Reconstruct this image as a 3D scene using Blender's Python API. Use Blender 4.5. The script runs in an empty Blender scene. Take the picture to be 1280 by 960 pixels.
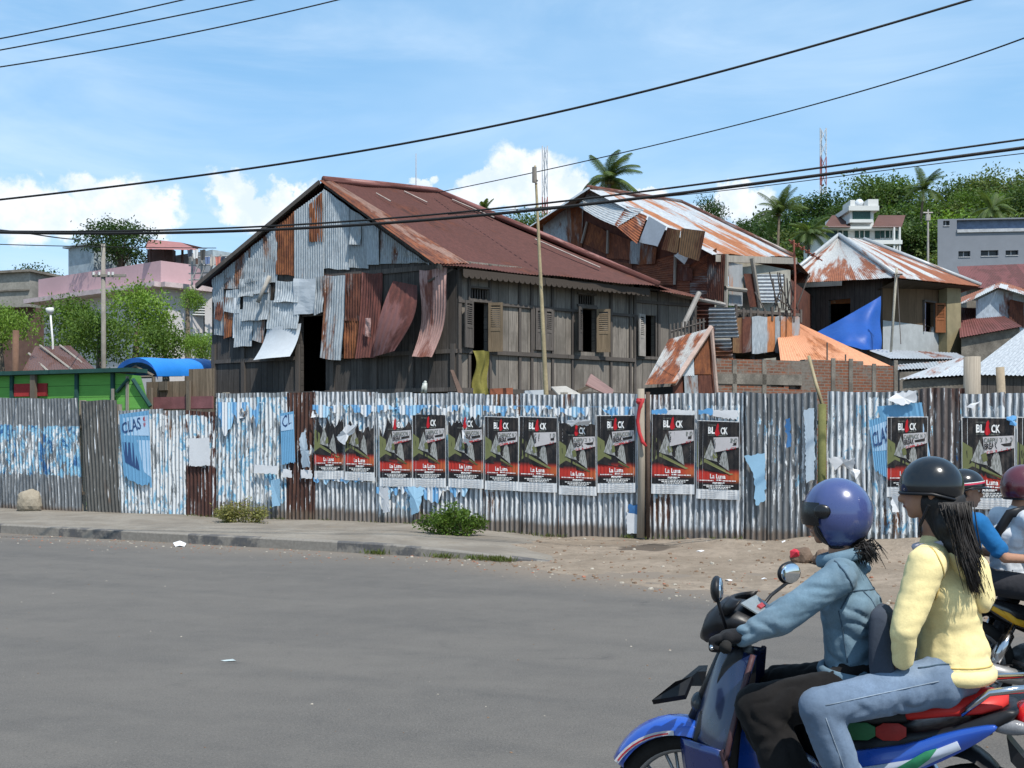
import bpy, bmesh, math, random
from mathutils import Vector, Matrix, noise
R = math.radians
V = Vector
rng = random.Random(7)
F, HZ, HC = 1400.0, 547.0, 1.7          # focal length in photo pixels, horizon row, eye height
scene = bpy.context.scene
COL = scene.collection

def P(x, y, D):                          # a photo direction at a real distance -> a point of the place
    return V(((x - 640) / F * D, D, HC + (HZ - y) / F * D))
def G(x, y, z=0.0):                      # point of the ground seen there
    return P(x, y, (HC - z) * F / (y - HZ))

# ------------------------------------------------------------------ mesh builder
class MB:
    def __init__(s): s.v = []; s.f = []; s.uv = []; s.mi = []; s.m = 0
    def add(s, pts, faces, uvs=None):
        b = len(s.v); s.v += [V(p) for p in pts]
        for f in faces:
            s.f.append([b + i for i in f]); s.mi.append(s.m)
            s.uv.append([uvs[i] for i in f] if uvs else [(pts[i][0] + pts[i][1], pts[i][2]) for i in f])
    def quad(s, a, b, c, d, uv=None):
        a, b, c, d = V(a), V(b), V(c), V(d)
        if uv is None:
            w = (b - a).length; h = (d - a).length
            uv = [(0, 0), (w, 0), (w, h), (0, h)]
        s.add([a, b, c, d], [(0, 1, 2, 3)], uv)
    def box(s, o, ex, ey, ez):           # corner + three edge vectors
        o, ex, ey, ez = V(o), V(ex), V(ey), V(ez)
        p = [o, o + ex, o + ex + ey, o + ey, o + ez, o + ex + ez, o + ex + ey + ez, o + ey + ez]
        for f in ((0, 1, 5, 4), (1, 2, 6, 5), (2, 3, 7, 6), (3, 0, 4, 7), (4, 5, 6, 7), (3, 2, 1, 0)):
            q = [p[i] for i in f]
            w = (q[1] - q[0]).length; h = (q[3] - q[0]).length
            off = q[0].x * .7 + q[0].z * .3 + q[0].y
            s.quad(*q, uv=[(off, 0), (off + w, 0), (off + w, h), (off, h)])
    def cbox(s, c, sx, sy, sz, rot=None):
        M = rot.to_matrix() if hasattr(rot, 'to_matrix') else (rot or Matrix.Identity(3))
        ex, ey, ez = M @ V((sx, 0, 0)), M @ V((0, sy, 0)), M @ V((0, 0, sz))
        s.box(V(c) - (ex + ey + ez) / 2, ex, ey, ez)
    def tube(s, pts, r, n=8, cap=True, flat=None):
        pts = [V(p) for p in pts]; k = len(pts)
        rs = r if isinstance(r, (list, tuple)) else [r] * k
        b = len(s.v); L = 0; up = None; us = []
        for i, p in enumerate(pts):
            t = (pts[min(i + 1, k - 1)] - pts[max(i - 1, 0)])
            t = t.normalized() if t.length > 1e-9 else V((0, 0, 1))
            if up is None:
                up = V((0, 0, 1)) if abs(t.z) < .9 else V((1, 0, 0))
            a = t.cross(up).normalized(); up = a.cross(t).normalized()
            if i: L += (p - pts[i - 1]).length
            us.append(L)
            for j in range(n):
                th = 2 * math.pi * j / n
                fx, fy = (1, 1) if flat is None else flat
                s.v.append(p + a * (math.cos(th) * rs[i] * fx) + up * (math.sin(th) * rs[i] * fy))
        for i in range(k - 1):
            for j in range(n):
                j2 = (j + 1) % n
                s.f.append([b + i * n + j, b + i * n + j2, b + (i + 1) * n + j2, b + (i + 1) * n + j]); s.mi.append(s.m)
                s.uv.append([(j / n, us[i]), ((j + 1) / n, us[i]), ((j + 1) / n, us[i + 1]), (j / n, us[i + 1])])
        if cap:
            for i in (0, k - 1):
                s.f.append([b + i * n + j for j in (range(n) if i else reversed(range(n)))]); s.mi.append(s.m)
                s.uv.append([(0, us[i])] * n)
    def ball(s, c, r, seg=14, rings=9, rot=None):
        rx, ry, rz = r if isinstance(r, (list, tuple)) else (r, r, r)
        M = rot.to_matrix() if hasattr(rot, 'to_matrix') else (rot or Matrix.Identity(3))
        c = V(c); pts = [c + M @ V((0, 0, rz))]; fs = []
        for i in range(1, rings):
            a = math.pi * i / rings
            for j in range(seg):
                b = 2 * math.pi * j / seg
                pts.append(c + M @ V((rx * math.sin(a) * math.cos(b), ry * math.sin(a) * math.sin(b), rz * math.cos(a))))
        pts.append(c + M @ V((0, 0, -rz)))
        for j in range(seg): fs.append((0, 1 + j, 1 + (j + 1) % seg))
        for i in range(rings - 2):
            for j in range(seg):
                o = 1 + i * seg; j2 = (j + 1) % seg
                fs.append((o + j, o + seg + j, o + seg + j2, o + j2))
        l = len(pts) - 1; o = 1 + (rings - 2) * seg
        for j in range(seg): fs.append((o + j, l, o + (j + 1) % seg))
        s.add(pts, fs)
    def loft(s, rings, closed=True, cap=True):      # list of equal-length loops
        n = len(rings[0]); pts = [V(p) for r in rings for p in r]; fs = []; uvs = []
        for i, r in enumerate(rings):
            for j in range(n): uvs.append((j / n, i / max(1, len(rings) - 1)))
        for i in range(len(rings) - 1):
            for j in range(n if closed else n - 1):
                j2 = (j + 1) % n
                fs.append((i * n + j, i * n + j2, (i + 1) * n + j2, (i + 1) * n + j))
        if cap and closed:
            fs.append(tuple(reversed(range(n)))); fs.append(tuple((len(rings) - 1) * n + j for j in range(n)))
        s.add(pts, fs, uvs)
    def prism(s, poly, d):               # polygon extruded by vector d
        poly = [V(p) for p in poly]; d = V(d); n = len(poly)
        s.loft([poly, [p + d for p in poly]])
    # corrugated / plain sheet on four corners; ridges run a->d
    def sheet(s, a, b, c, d, pitch=.076, amp=.009, nv=3, bend=None, uo=0.0, seg=6, ragged=0.0):
        a, b, c, d = V(a), V(b), V(c), V(d)
        w = max((b - a).length, (c - d).length); h = max((d - a).length, (c - b).length)
        nrm = (b - a).cross(d - a)
        if nrm.length < 1e-9: nrm = (c - d).cross(d - a)
        nrm.normalize()
        nu = max(2, int(round(w / pitch * seg))) if pitch else 4
        nu = min(nu, 1400)
        base = len(s.v)
        for j in range(nv + 1):
            v = j / nv
            for i in range(nu + 1):
                u = i / nu
                q = a.lerp(b, u).lerp(d.lerp(c, u), v)
                if ragged and j in (0, nv):
                    q = q + (d - a).normalized() * (noise.noise(V((u * w * 2.3 + uo * 3, j * 5.1, 0))) * ragged)
                if pitch: q = q + nrm * (amp * math.sin(2 * math.pi * (uo + u * w) / pitch))
                if bend: q = q + bend(u, v)
                s.v.append(q)
        for j in range(nv):
            for i in range(nu):
                k = base + j * (nu + 1) + i
                s.f.append([k, k + 1, k + nu + 2, k + nu + 1]); s.mi.append(s.m)
                u0, u1 = uo + i / nu * w, uo + (i + 1) / nu * w; v0, v1 = j / nv * h, (j + 1) / nv * h
                s.uv.append([(u0, v0), (u1, v0), (u1, v1), (u0, v1)])
    def build(s, name, mats, parent=None, smooth=False, local=False):
        if not isinstance(mats, (list, tuple)): mats = [mats]
        off = V((0, 0, 0)); loc = V((0, 0, 0))
        if not local:
            if parent is None and s.v:
                loc = V((sum(p.x for p in s.v) / len(s.v), sum(p.y for p in s.v) / len(s.v), min(p.z for p in s.v)))
                off = loc
            elif parent is not None: off = wloc(parent)
        me = bpy.data.meshes.new(name)
        me.from_pydata([tuple(p - off) for p in s.v], [], s.f)
        uvl = me.uv_layers.new(name='UVMap')
        flat = [c for f in s.uv for q in f for c in (q[0], q[1])]
        if len(flat) == len(uvl.data) * 2: uvl.data.foreach_set('uv', flat)
        for m in mats: me.materials.append(m)
        me.polygons.foreach_set('material_index', s.mi)
        if smooth: me.polygons.foreach_set('use_smooth', [True] * len(me.polygons))
        me.update()
        o = bpy.data.objects.new(name, me); COL.objects.link(o)
        o.location = loc
        if parent is not None: o.parent = parent
        return o
def wloc(o):
    t = V((0, 0, 0))
    while o is not None: t = t + o.location; o = o.parent
    return t
def tag(o, label=None, cat=None, group=None, kind=None):
    if label: o['label'] = label
    if cat: o['category'] = cat
    if group: o['group'] = group
    if kind: o['kind'] = kind
    return o
def thing(name, label, cat, loc, rz=0.0, group=None):
    o = bpy.data.objects.new(name, None); COL.objects.link(o)
    o.empty_display_size = .2
    o.location = loc; o.rotation_euler = (0, 0, rz)
    return tag(o, label, cat, group)

# ------------------------------------------------------------------ materials
class NG:
    def __init__(s, name):
        s.m = bpy.data.materials.new(name); s.m.use_nodes = True
        s.t = s.m.node_tree; s.t.nodes.clear()
        s.out = s.n('ShaderNodeOutputMaterial')
    def n(s, ty, **kw):
        nd = s.t.nodes.new(ty)
        for k, v in kw.items(): setattr(nd, k, v)
        return nd
    def l(s, a, b): s.t.links.new(a, b)
    def put(s, sock, v):
        if hasattr(v, 'is_output'): s.l(v, sock)
        else: sock.default_value = (tuple(v) + (1,) if len(v) == 3 and sock.type == 'RGBA' else v) if isinstance(v, (tuple, list)) else v
    def uv(s): return s.n('ShaderNodeUVMap').outputs[0]
    def obj(s): return s.n('ShaderNodeTexCoord').outputs['Object']
    def geo(s): return s.n('ShaderNodeNewGeometry').outputs['Position']
    def scale(s, vec, sc, loc=(0, 0, 0)):
        nd = s.n('ShaderNodeMapping'); s.l(vec, nd.inputs[0]); nd.inputs['Scale'].default_value = sc; nd.inputs['Location'].default_value = loc
        return nd.outputs[0]
    def noise(s, vec, sc, det=4, rough=.6, dist=0):
        nd = s.n('ShaderNodeTexNoise'); s.l(vec, nd.inputs['Vector'])
        nd.inputs['Scale'].default_value = sc; nd.inputs['Detail'].default_value = det; nd.inputs['Roughness'].default_value = rough; nd.inputs['Distortion'].default_value = dist
        return nd.outputs['Fac']
    def rng(s, f, a, b, c=0., d=1., smooth=True):
        nd = s.n('ShaderNodeMapRange'); nd.interpolation_type = 'SMOOTHSTEP' if smooth else 'LINEAR'
        s.put(nd.inputs['Value'], f)
        for k, v in zip(('From Min', 'From Max', 'To Min', 'To Max'), (a, b, c, d)): s.put(nd.inputs[k], v)
        return nd.outputs[0]
    def mix(s, f, a, b, ty='MIX'):
        nd = s.n('ShaderNodeMix', data_type='RGBA', blend_type=ty)
        s.put(nd.inputs[0], f); s.put(nd.inputs[6], a); s.put(nd.inputs[7], b)
        return nd.outputs[2]
    def math(s, op, a, b=0.0):
        nd = s.n('ShaderNodeMath', operation=op); s.put(nd.inputs[0], a); s.put(nd.inputs[1], b)
        return nd.outputs[0]
    def sep(s, vec):
        nd = s.n('ShaderNodeSeparateXYZ'); s.l(vec, nd.inputs[0]); return nd.outputs
    def wn(s, v, dim='1D'):
        nd = s.n('ShaderNodeTexWhiteNoise', noise_dimensions=dim)
        s.put(nd.inputs['W'] if dim == '1D' else nd.inputs['Vector'], v); return nd.outputs['Value']
    def bump(s, h, st=.3, dist=.02):
        nd = s.n('ShaderNodeBump'); s.l(h, nd.inputs['Height']); nd.inputs['Strength'].default_value = st; nd.inputs['Distance'].default_value = dist
        return nd.outputs[0]
    def finish(s, col, rough=.8, metal=0., nrm=None, spec=.3, coat=0., sheen=0.):
        b = s.n('ShaderNodeBsdfPrincipled')
        s.put(b.inputs['Base Color'], col); s.put(b.inputs['Roughness'], rough); s.put(b.inputs['Metallic'], metal)
        b.inputs['Specular IOR Level'].default_value = spec; b.inputs['Coat Weight'].default_value = coat
        b.inputs['Coat Roughness'].default_value = .08
        b.inputs['Sheen Weight'].default_value = sheen
        if nrm is not None: s.l(nrm, b.inputs['Normal'])
        s.l(b.outputs[0], s.out.inputs[0]); return s.m
def rgbm(c, k): return tuple(max(0, min(1, x * k)) for x in c)
MC = {}
def plain(name, c, rough=.7, var=.25, sc=3., bump=.15, metal=0., spec=.3, coat=0., bsc=None):
    if name in MC: return MC[name]
    g = NG(name); o = g.obj()
    f = g.noise(o, sc, 5, .6); col = g.mix(g.rng(f, .25, .75), rgbm(c, 1 - var), rgbm(c, 1 + var))
    f2 = g.noise(o, (bsc or sc * 12), 3)
    col = g.mix(g.rng(f2, .3, .7, 0, .5), col, rgbm(c, 1 - var * 1.2))
    rgh = g.rng(g.noise(o, sc * 5, 5, .7), .35, .7, max(.03, rough - .06), min(1, rough + .14)) if rough > .06 else rough
    MC[name] = g.finish(col, rgh, metal, g.bump(f2, bump, .01) if bump else None, spec, coat)
    return MC[name]
def tin(name, base=(.36, .39, .42), rust=(.30, .10, .035), amt=.3, dark=(.10, .035, .022), sc=1., sheets=.75, metal=.25,
        rough=.5, paper=0., pv=(.1, 1.9), blue=.5, mud=0., h=2.4, var=.25, streak=.35, seed=0., white=0., ridge=0., rp=.076, vr=0.):
    if name in MC: return MC[name]
    g = NG(name); uv = g.uv(); u, v, _ = g.sep(uv)
    oi = g.n('ShaderNodeObjectInfo').outputs['Random']
    w = g.n('ShaderNodeCombineXYZ'); g.l(g.math('ADD', u, g.math('MULTIPLY', oi, 37.0)), w.inputs[0]); g.l(v, w.inputs[1]); w.inputs[2].default_value = seed
    q = w.outputs[0]
    sh = g.wn(g.math('ADD', g.math('FLOOR', g.math('DIVIDE', u, sheets)), g.math('MULTIPLY', oi, 91.0)))
    big = g.noise(g.scale(q, (1.1 * sc, streak * sc, 1)), 1.3, 6, .65, .4)
    shf = g.rng(sh, 0, 1, -.12, .12, False)
    m = g.math('ADD', big, shf)
    if vr: m = g.math('ADD', m, g.math('MULTIPLY', g.math('SUBTRACT', v, 2.), vr))
    t = .70 - .40 * amt
    mask = g.rng(m, t - .05, t + .07)
    fine = g.noise(g.scale(q, (9, 2.2, 1)), 2.2, 4, .7)
    basec = g.mix(g.rng(fine, .3, .72), rgbm(base, 1 - var), rgbm(base, 1 + var))
    basec = g.mix(g.rng(sh, 0, 1, 0, .55, False), basec, rgbm(base, .72))
    rn = g.noise(g.scale(q, (3, 1.4, 1)), 1.7, 5, .7)
    rustc = g.mix(g.rng(rn, .35, .68), dark, rust)
    col = g.mix(mask, basec, rustc) if amt > 0 else basec
    rr = g.rng(mask, 0, 1, rough, .85)
    mt = g.rng(mask, 0, 1, metal, 0.)
    if white > 0:
        f = g.noise(g.scale(q, (13, .9, 1)), 1.6, 5, .75)
        if ridge: f = g.math('SUBTRACT', f, g.math('MULTIPLY', g.math('SINE', g.math('MULTIPLY', u, 6.28318 / rp)), .07))
        wm = g.rng(f, .66 - .22 * white, .72 - .22 * white)
        col = g.mix(wm, col, (.62, .63, .64)); mt = g.math('MULTIPLY', mt, g.math('SUBTRACT', 1.0, wm))
    if paper > 0:
        a = g.noise(g.scale(q, (3.2, 1.2, 1), (3, seed * 3, 0)), 1.5, 8, .68, .6)
        tear = g.noise(g.scale(q, (13, 1.1, 1)), 2.0, 6, .7)
        a = g.math('ADD', a, g.math('MULTIPLY', g.math('SUBTRACT', tear, .5), .75))
        win = g.math('MULTIPLY', g.rng(v, pv[0], pv[0] + .12), g.rng(v, pv[1], pv[1] - .25))
        a = g.math('ADD', a, g.math('MULTIPLY', g.math('SUBTRACT', win, 1.0), .6))
        tp = .66 - .34 * paper
        pm = g.rng(a, tp - .01, tp + .015)
        c1 = g.noise(g.scale(q, (4.2, 1.3, 1), (9, 2, 0)), 1.2, 7, .72, 1.2)
        pc = g.mix(g.rng(c1, .60 - .2 * blue, .64 - .2 * blue), (.66, .68, .69), (.20, .42, .58))
        pc = g.mix(g.rng(c1, .70 - .2 * blue, .73 - .2 * blue), pc, (.025, .105, .27))
        c2 = g.noise(g.scale(q, (7, 4, 1), (1, 7, 0)), 2.0, 4, .7)
        pc = g.mix(g.rng(c2, .60, .66, 0, .8), pc, (.15, .16, .18)); pc = g.mix(g.rng(c2, .40, .34, 0, .5), pc, (.42, .42, .42))
        col = g.mix(pm, col, pc); rr = g.mix(pm, rr, .8) if False else rr
        mt = g.math('MULTIPLY', mt, g.math('SUBTRACT', 1.0, pm))
    if mud > 0:
        md = g.noise(g.scale(q, (7, .6, 1)), 1.5, 4, .6)
        mm = g.rng(g.math('ADD', v, g.math('MULTIPLY', md, .25)), h - mud, h - mud + .12)
        col = g.mix(g.math('MULTIPLY', mm, .85), col, (.13, .095, .07)); mt = g.math('MULTIPLY', mt, g.math('SUBTRACT', 1.0, mm))
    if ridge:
        vd = g.rng(g.math('ADD', g.math('SINE', g.math('MULTIPLY', u, 6.28318 / rp)), g.math('MULTIPLY', g.math('SUBTRACT', fine, .5), 1.2)), -.2, .9, 0, ridge)  # valley dirt plus painted shade, to strengthen the contrast of the ridges
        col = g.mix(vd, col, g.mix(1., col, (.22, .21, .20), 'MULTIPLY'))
    MC[name] = g.finish(col, rr, mt, g.bump(fine, .12, .01), .35)
    return MC[name]
def wood(name, c=(.17, .15, .13), plank=.16, var=.35, horiz=False, gap=.012, stain=.4):
    if name in MC: return MC[name]
    g = NG(name); uv = g.uv(); u, v, _ = g.sep(uv)
    if horiz: u, v = v, u
    oi = g.n('ShaderNodeObjectInfo').outputs['Random']
    k = g.math('DIVIDE', u, plank); fl = g.math('FLOOR', k); fr = g.math('FRACT', k)
    sh = g.wn(g.math('ADD', fl, g.math('MULTIPLY', oi, 50.)))
    w = g.n('ShaderNodeCombineXYZ'); g.l(u, w.inputs[0]); g.l(v, w.inputs[1]); g.l(g.math('MULTIPLY', sh, 20.), w.inputs[2])
    gr = g.noise(g.scale(w.outputs[0], (28, 1.1, 1)), 1.5, 5, .7)
    big = g.noise(g.scale(w.outputs[0], (1.2, .7, .05)), 1.6, 5, .65)
    col = g.mix(g.rng(gr, .3, .7), rgbm(c, 1 - var), rgbm(c, 1 + var))
    col = g.mix(g.rng(sh, 0, 1, 0, .7, False), col, rgbm(c, .68))
    col = g.mix(g.math('MULTIPLY', g.rng(big, .45, .7), stain), col, rgbm(c, .45))
    e = g.math('LESS_THAN', fr, gap / plank)
    col = g.mix(e, col, rgbm(c, .18))
    h = g.math('SUBTRACT', gr, g.math('MULTIPLY', e, 3.))
    MC[name] = g.finish(col, .9, 0, g.bump(h, .3, .012), .15)
    return MC[name]
def leafmat(name, c, var=.45, tr=.3):
    if name in MC: return MC[name]
    g = NG(name); p = g.obj()
    oi = g.n('ShaderNodeObjectInfo').outputs['Random']
    f = g.noise(p, 1.1, 3); f2 = g.noise(p, 9., 2)
    col = g.mix(g.rng(f, .3, .7), rgbm(c, 1 - var), rgbm(c, 1 + var * .7))
    col = g.mix(g.rng(f2, .4, .8, 0, .6), col, (c[0] * 1.7, c[1] * 1.25, c[2] * .8))
    col = g.mix(g.rng(oi, 0, 1, 0, .35, False), col, rgbm(c, .6))
    b = g.n('ShaderNodeBsdfPrincipled'); g.l(col, b.inputs[0]); b.inputs['Roughness'].default_value = .55; b.inputs['Specular IOR Level'].default_value = .25
    t = g.n('ShaderNodeBsdfTranslucent'); g.l(g.mix(.5, col, (c[0] * 2, c[1] * 1.8, c[2] * .6)), t.inputs[0])
    mx = g.n('ShaderNodeMixShader'); mx.inputs[0].default_value = tr
    g.l(b.outputs[0], mx.inputs[1]); g.l(t.outputs[0], mx.inputs[2]); g.l(mx.outputs[0], g.out.inputs[0])
    MC[name] = g.m; return g.m
def brickmat(name):
    g = NG(name); uv = g.uv()
    b = g.n('ShaderNodeTexBrick'); g.l(uv, b.inputs['Vector'])
    for k, v in (('Color1', (.24, .09, .05, 1)), ('Color2', (.16, .075, .05, 1)), ('Mortar', (.19, .165, .14, 1))): b.inputs[k].default_value = v
    b.inputs['Scale'].default_value = 1.; b.inputs['Brick Width'].default_value = .22; b.inputs['Row Height'].default_value = .075; b.inputs['Mortar Size'].default_value = .011
    f = g.noise(uv, 1.3, 6, .65); f2 = g.noise(uv, 14, 4)
    col = g.mix(g.rng(f, .5, .6, 0, .9), b.outputs['Color'], (.17, .155, .135))
    col = g.mix(g.rng(f2, .4, .75, 0, .5), col, (.07, .055, .045))
    h = g.math('ADD', b.outputs['Fac'], f2)
    MC[name] = g.finish(col, .95, 0, g.bump(h, -.4, .01), .1); return MC[name]

# ------------------------------------------------------------------ a wall line seen at two photo columns
class Wall:
    def __init__(s, p0, p1, inward=None):
        s.a = V((p0[0], p0[1], 0)); s.b = V((p1[0], p1[1], 0)); s.u = (s.b - s.a).normalized(); s.L = (s.b - s.a).length
        n = V((s.u.y, -s.u.x, 0)); s.n = n if n.y < 0 else -n        # faces the street
    def sz(s, x, y=HZ, off=0.0):
        d = V(((x - 640) / F, 1, (HZ - y) / F)); o = V((0, 0, HC))
        t = (s.a + s.n * off - V((0, 0, 0))).dot(s.n) / d.dot(s.n)
        p = o + d * t
        return (p - s.a).dot(s.u), p.z
    def at(s, q, z, off=0.0): return s.a + s.u * q + s.n * off + V((0, 0, z))
    def px(s, x, y, off=0.0):
        q, z = s.sz(x, y, off); return s.at(q, z, off)
    def bx(s, mb, s0, s1, z0, z1, o0, o1):
        mb.box(s.at(s0, z0, o0), s.u * (s1 - s0), s.n * (o1 - o0), V((0, 0, z1 - z0)))
    def cells(s, mb, s0, s1, z0, z1, holes=(), off=0.0, reveal=.12):
        ss = sorted({s0, s1, *[h[0] for h in holes], *[h[1] for h in holes]}); zs = sorted({z0, z1, *[h[2] for h in holes], *[h[3] for h in holes]})
        for i in range(len(ss) - 1):
            for j in range(len(zs) - 1):
                cs, cz = (ss[i] + ss[i + 1]) / 2, (zs[j] + zs[j + 1]) / 2
                if any(h[0] < cs < h[1] and h[2] < cz < h[3] for h in holes): continue
                q = [(ss[i], zs[j]), (ss[i + 1], zs[j]), (ss[i + 1], zs[j + 1]), (ss[i], zs[j + 1])]
                mb.quad(*[s.at(a, b, off) for a, b in q], uv=q)
        for h in holes:
            c = [(h[0], h[2]), (h[1], h[2]), (h[1], h[3]), (h[0], h[3])]
            for k in range(4):
                a, b = c[k], c[(k + 1) % 4]
                mb.quad(s.at(*a, off), s.at(*b, off), s.at(*b, off - reveal), s.at(*a, off - reveal))
# ================================================================== camera, light, sky
cam_d = bpy.data.cameras.new('camera'); cam = bpy.data.objects.new('camera', cam_d); COL.objects.link(cam)
cam.location = (0, 0, HC); cam.rotation_euler = (R(90), 0, 0)
cam_d.sensor_width = 36; cam_d.lens = 36 * F / 1280; cam_d.shift_y = (HZ - 480) / 1280
cam_d.clip_start = .1; cam_d.clip_end = 5000
scene.camera = cam
scene.view_settings.view_transform = 'Standard'; scene.view_settings.look = 'None'
scene.view_settings.exposure = .35; scene.view_settings.gamma = 1
SUN = V((.27, -.44, .86)).normalized()
sd = bpy.data.lights.new('sun', 'SUN'); so = bpy.data.objects.new('sun', sd); COL.objects.link(so)
sd.energy = 4.4; sd.angle = R(.5); sd.color = (1, .955, .88)
so.rotation_euler = SUN.to_track_quat('Z', 'Y').to_euler(); so.location = (0, 0, 60)
el = math.asin(SUN.z); az = math.atan2(SUN.x, SUN.y)
wd = bpy.data.worlds.new('World'); scene.world = wd; wd.use_nodes = True
wt = wd.node_tree; wt.nodes.clear()
class WG(NG):
    def __init__(s, t): s.t = t
g = WG(wt)
sky = g.n('ShaderNodeTexSky', sky_type='NISHITA'); sky.sun_disc = False; sky.sun_elevation = el; sky.sun_rotation = az
sky.air_density = 1.0; sky.dust_density = .35; sky.ozone_density = 1.6; sky.altitude = 0
SKYK = .12
d = g.n('ShaderNodeTexCoord').outputs['Generated']
wv = g.n('ShaderNodeTexNoise'); g.l(d, wv.inputs[0]); wv.inputs['Scale'].default_value = 22; wv.inputs['Detail'].default_value = 7; wv.inputs['Roughness'].default_value = .62
wa = g.n('ShaderNodeVectorMath', operation='SUBTRACT'); g.l(wv.outputs['Color'], wa.inputs[0]); wa.inputs[1].default_value = (.5, .5, .5)
wb = g.n('ShaderNodeVectorMath', operation='SCALE'); g.l(wa.outputs[0], wb.inputs[0]); wb.inputs['Scale'].default_value = .065
wc = g.n('ShaderNodeVectorMath', operation='ADD'); g.l(d, wc.inputs[0]); g.l(wb.outputs[0], wc.inputs[1]); dd = wc.outputs[0]
# cumulus heaps low over the horizon: (column, row, half-width, half-height)
heaps = [(20, 262, 42, 36), (75, 268, 45, 26), (140, 252, 62, 30), (185, 268, 45, 25), (292, 240, 25, 28), (310, 264, 45, 22), (365, 248, 36, 26), (400, 262, 60, 22),
         (532, 234, 16, 9), (600, 232, 34, 22), (655, 222, 52, 38), (700, 238, 42, 26), (640, 252, 90, 22), (808, 236, 24, 9), (915, 240, 30, 22), (940, 262, 40, 30), (890, 262, 32, 16),
         (1290, 300, 90, 30), (1500, 250, 120, 50), (-160, 250, 110, 50), (-400, 240, 150, 60), (1900, 260, 150, 60)]
acc = None
for (x, y, rx, ry) in heaps:
    c = (P(x, y, 1) - V((0, 0, HC))).normalized()
    s1 = g.n('ShaderNodeVectorMath', operation='SUBTRACT'); g.l(dd, s1.inputs[0]); s1.inputs[1].default_value = c
    s2 = g.n('ShaderNodeVectorMath', operation='MULTIPLY'); g.l(s1.outputs[0], s2.inputs[0]); s2.inputs[1].default_value = (F / rx, F / rx, F / ry)
    s3 = g.n('ShaderNodeVectorMath', operation='LENGTH'); g.l(s2.outputs[0], s3.inputs[0])
    v = g.rng(s3.outputs['Value'], 1.08, .72)
    acc = v if acc is None else g.math('MAXIMUM', acc, v)
cn = g.noise(d, 30, 6, .6)
zc = g.sep(d)[2]
cloudc = g.mix(g.rng(cn, .35, .62), (.66, .75, .86), (.86, .88, .90))
cs = g.noise(g.scale(d, (2.2, 3., 9), (.35, .2, .1)), 1.2, 6, .62, .6)
cir = g.math('MULTIPLY', g.rng(cs, .36, .80), .45)
cir2 = g.math('MULTIPLY', g.rng(g.noise(g.scale(d, (1.4, 1.4, 4), (5, 0, 0)), 1.6, 4), .35, .75), .3)
skyc = g.n('ShaderNodeVectorMath', operation='SCALE'); g.l(sky.outputs[0], skyc.inputs[0]); skyc.inputs['Scale'].default_value = SKYK
base = g.mix(1.0, skyc.outputs[0], (1.0, 1.12, 1.12), 'MULTIPLY')
base = g.mix(.5, base, (.25, .53, .86)); base = g.mix(g.rng(zc, .0, .3, .35, .0, False), base, (.58, .76, .93))
base = g.mix(cir, base, (.70, .82, .94)); base = g.mix(cir2, base, (.62, .78, .94))
fin = g.mix(g.math('MULTIPLY', acc, .93), base, cloudc)
bg = g.n('ShaderNodeBackground'); g.l(fin, bg.inputs[0]); bg.inputs[1].default_value = 1.0
wo = g.n('ShaderNodeOutputWorld'); g.l(bg.outputs[0], wo.inputs[0])

# ================================================================== ground, road, pavement
def fenceY(X): return 19.25 - .47 * X
def kerbY(X): return 15.5 - .504 * X
g = NG('ground_soil'); p = g.geo()
f = g.noise(p, .35, 5); f2 = g.noise(p, 9, 4)
col = g.mix(g.rng(f, .4, .6), (.16, .125, .085), (.07, .085, .03)); col = g.mix(g.rng(f2, .35, .7, 0, .6), col, (.20, .165, .12))
M_soil = g.finish(col, .95, 0, g.bump(f2, .5, .03), .1)
mb = MB(); mb.quad((-900, -400, -.02), (900, -400, -.02), (900, 1500, -.02), (-900, 1500, -.02))
tag(mb.build('ground', M_soil), kind='structure')

g = NG('asphalt'); p = g.geo()
a1 = g.noise(p, 90, 3, .7); a2 = g.noise(g.scale(p, (.35, .9, 1)), .9, 6, .65, .3); a3 = g.noise(p, 14, 5, .7); a4 = g.noise(p, 3.2, 6, .72)
rot = g.n('ShaderNodeMapping'); g.l(p, rot.inputs[0]); rot.inputs['Rotation'].default_value = (0, 0, R(26.5))
tr = g.noise(g.scale(rot.outputs[0], (.05, 1.1, 1)), 1.3, 5, .6)
col = g.mix(g.rng(a1, .3, .7), (.076, .070, .064), (.140, .129, .117))
col = g.mix(g.rng(a2, .38, .66, 0, .55), col, (.142, .129, .114))
col = g.mix(g.rng(tr, .45, .62, 0, .25), col, (.072, .069, .066))
col = g.mix(g.rng(a3, .62, .72, 0, .4), col, (.185, .165, .14))
x_, y_, _ = g.sep(p)
vo = g.n('ShaderNodeTexVoronoi', feature='DISTANCE_TO_EDGE'); g.l(g.scale(p, (.5, .5, 1)), vo.inputs['Vector']); vo.inputs['Scale'].default_value = .9
dw = g.n('ShaderNodeVectorMath', operation='ADD')
gate = g.rng(g.noise(p, .22, 3), .52, .6)
e2 = g.math('ADD', g.math('SUBTRACT', y_, 14.4), g.math('MULTIPLY', x_, .9))
col = g.mix(g.rng(a4, .42, .66, 0, .3), col, (.145, .133, .119)); col = g.mix(g.rng(a4, .44, .30, 0, .3), col, (.066, .063, .060)); a5 = g.noise(p, 240, 2, .7); col = g.mix(g.rng(a5, .60, .68, 0, .7), col, (.21, .195, .175)); col = g.mix(g.rng(a5, .40, .33, 0, .7), col, (.035, .033, .032))
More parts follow.
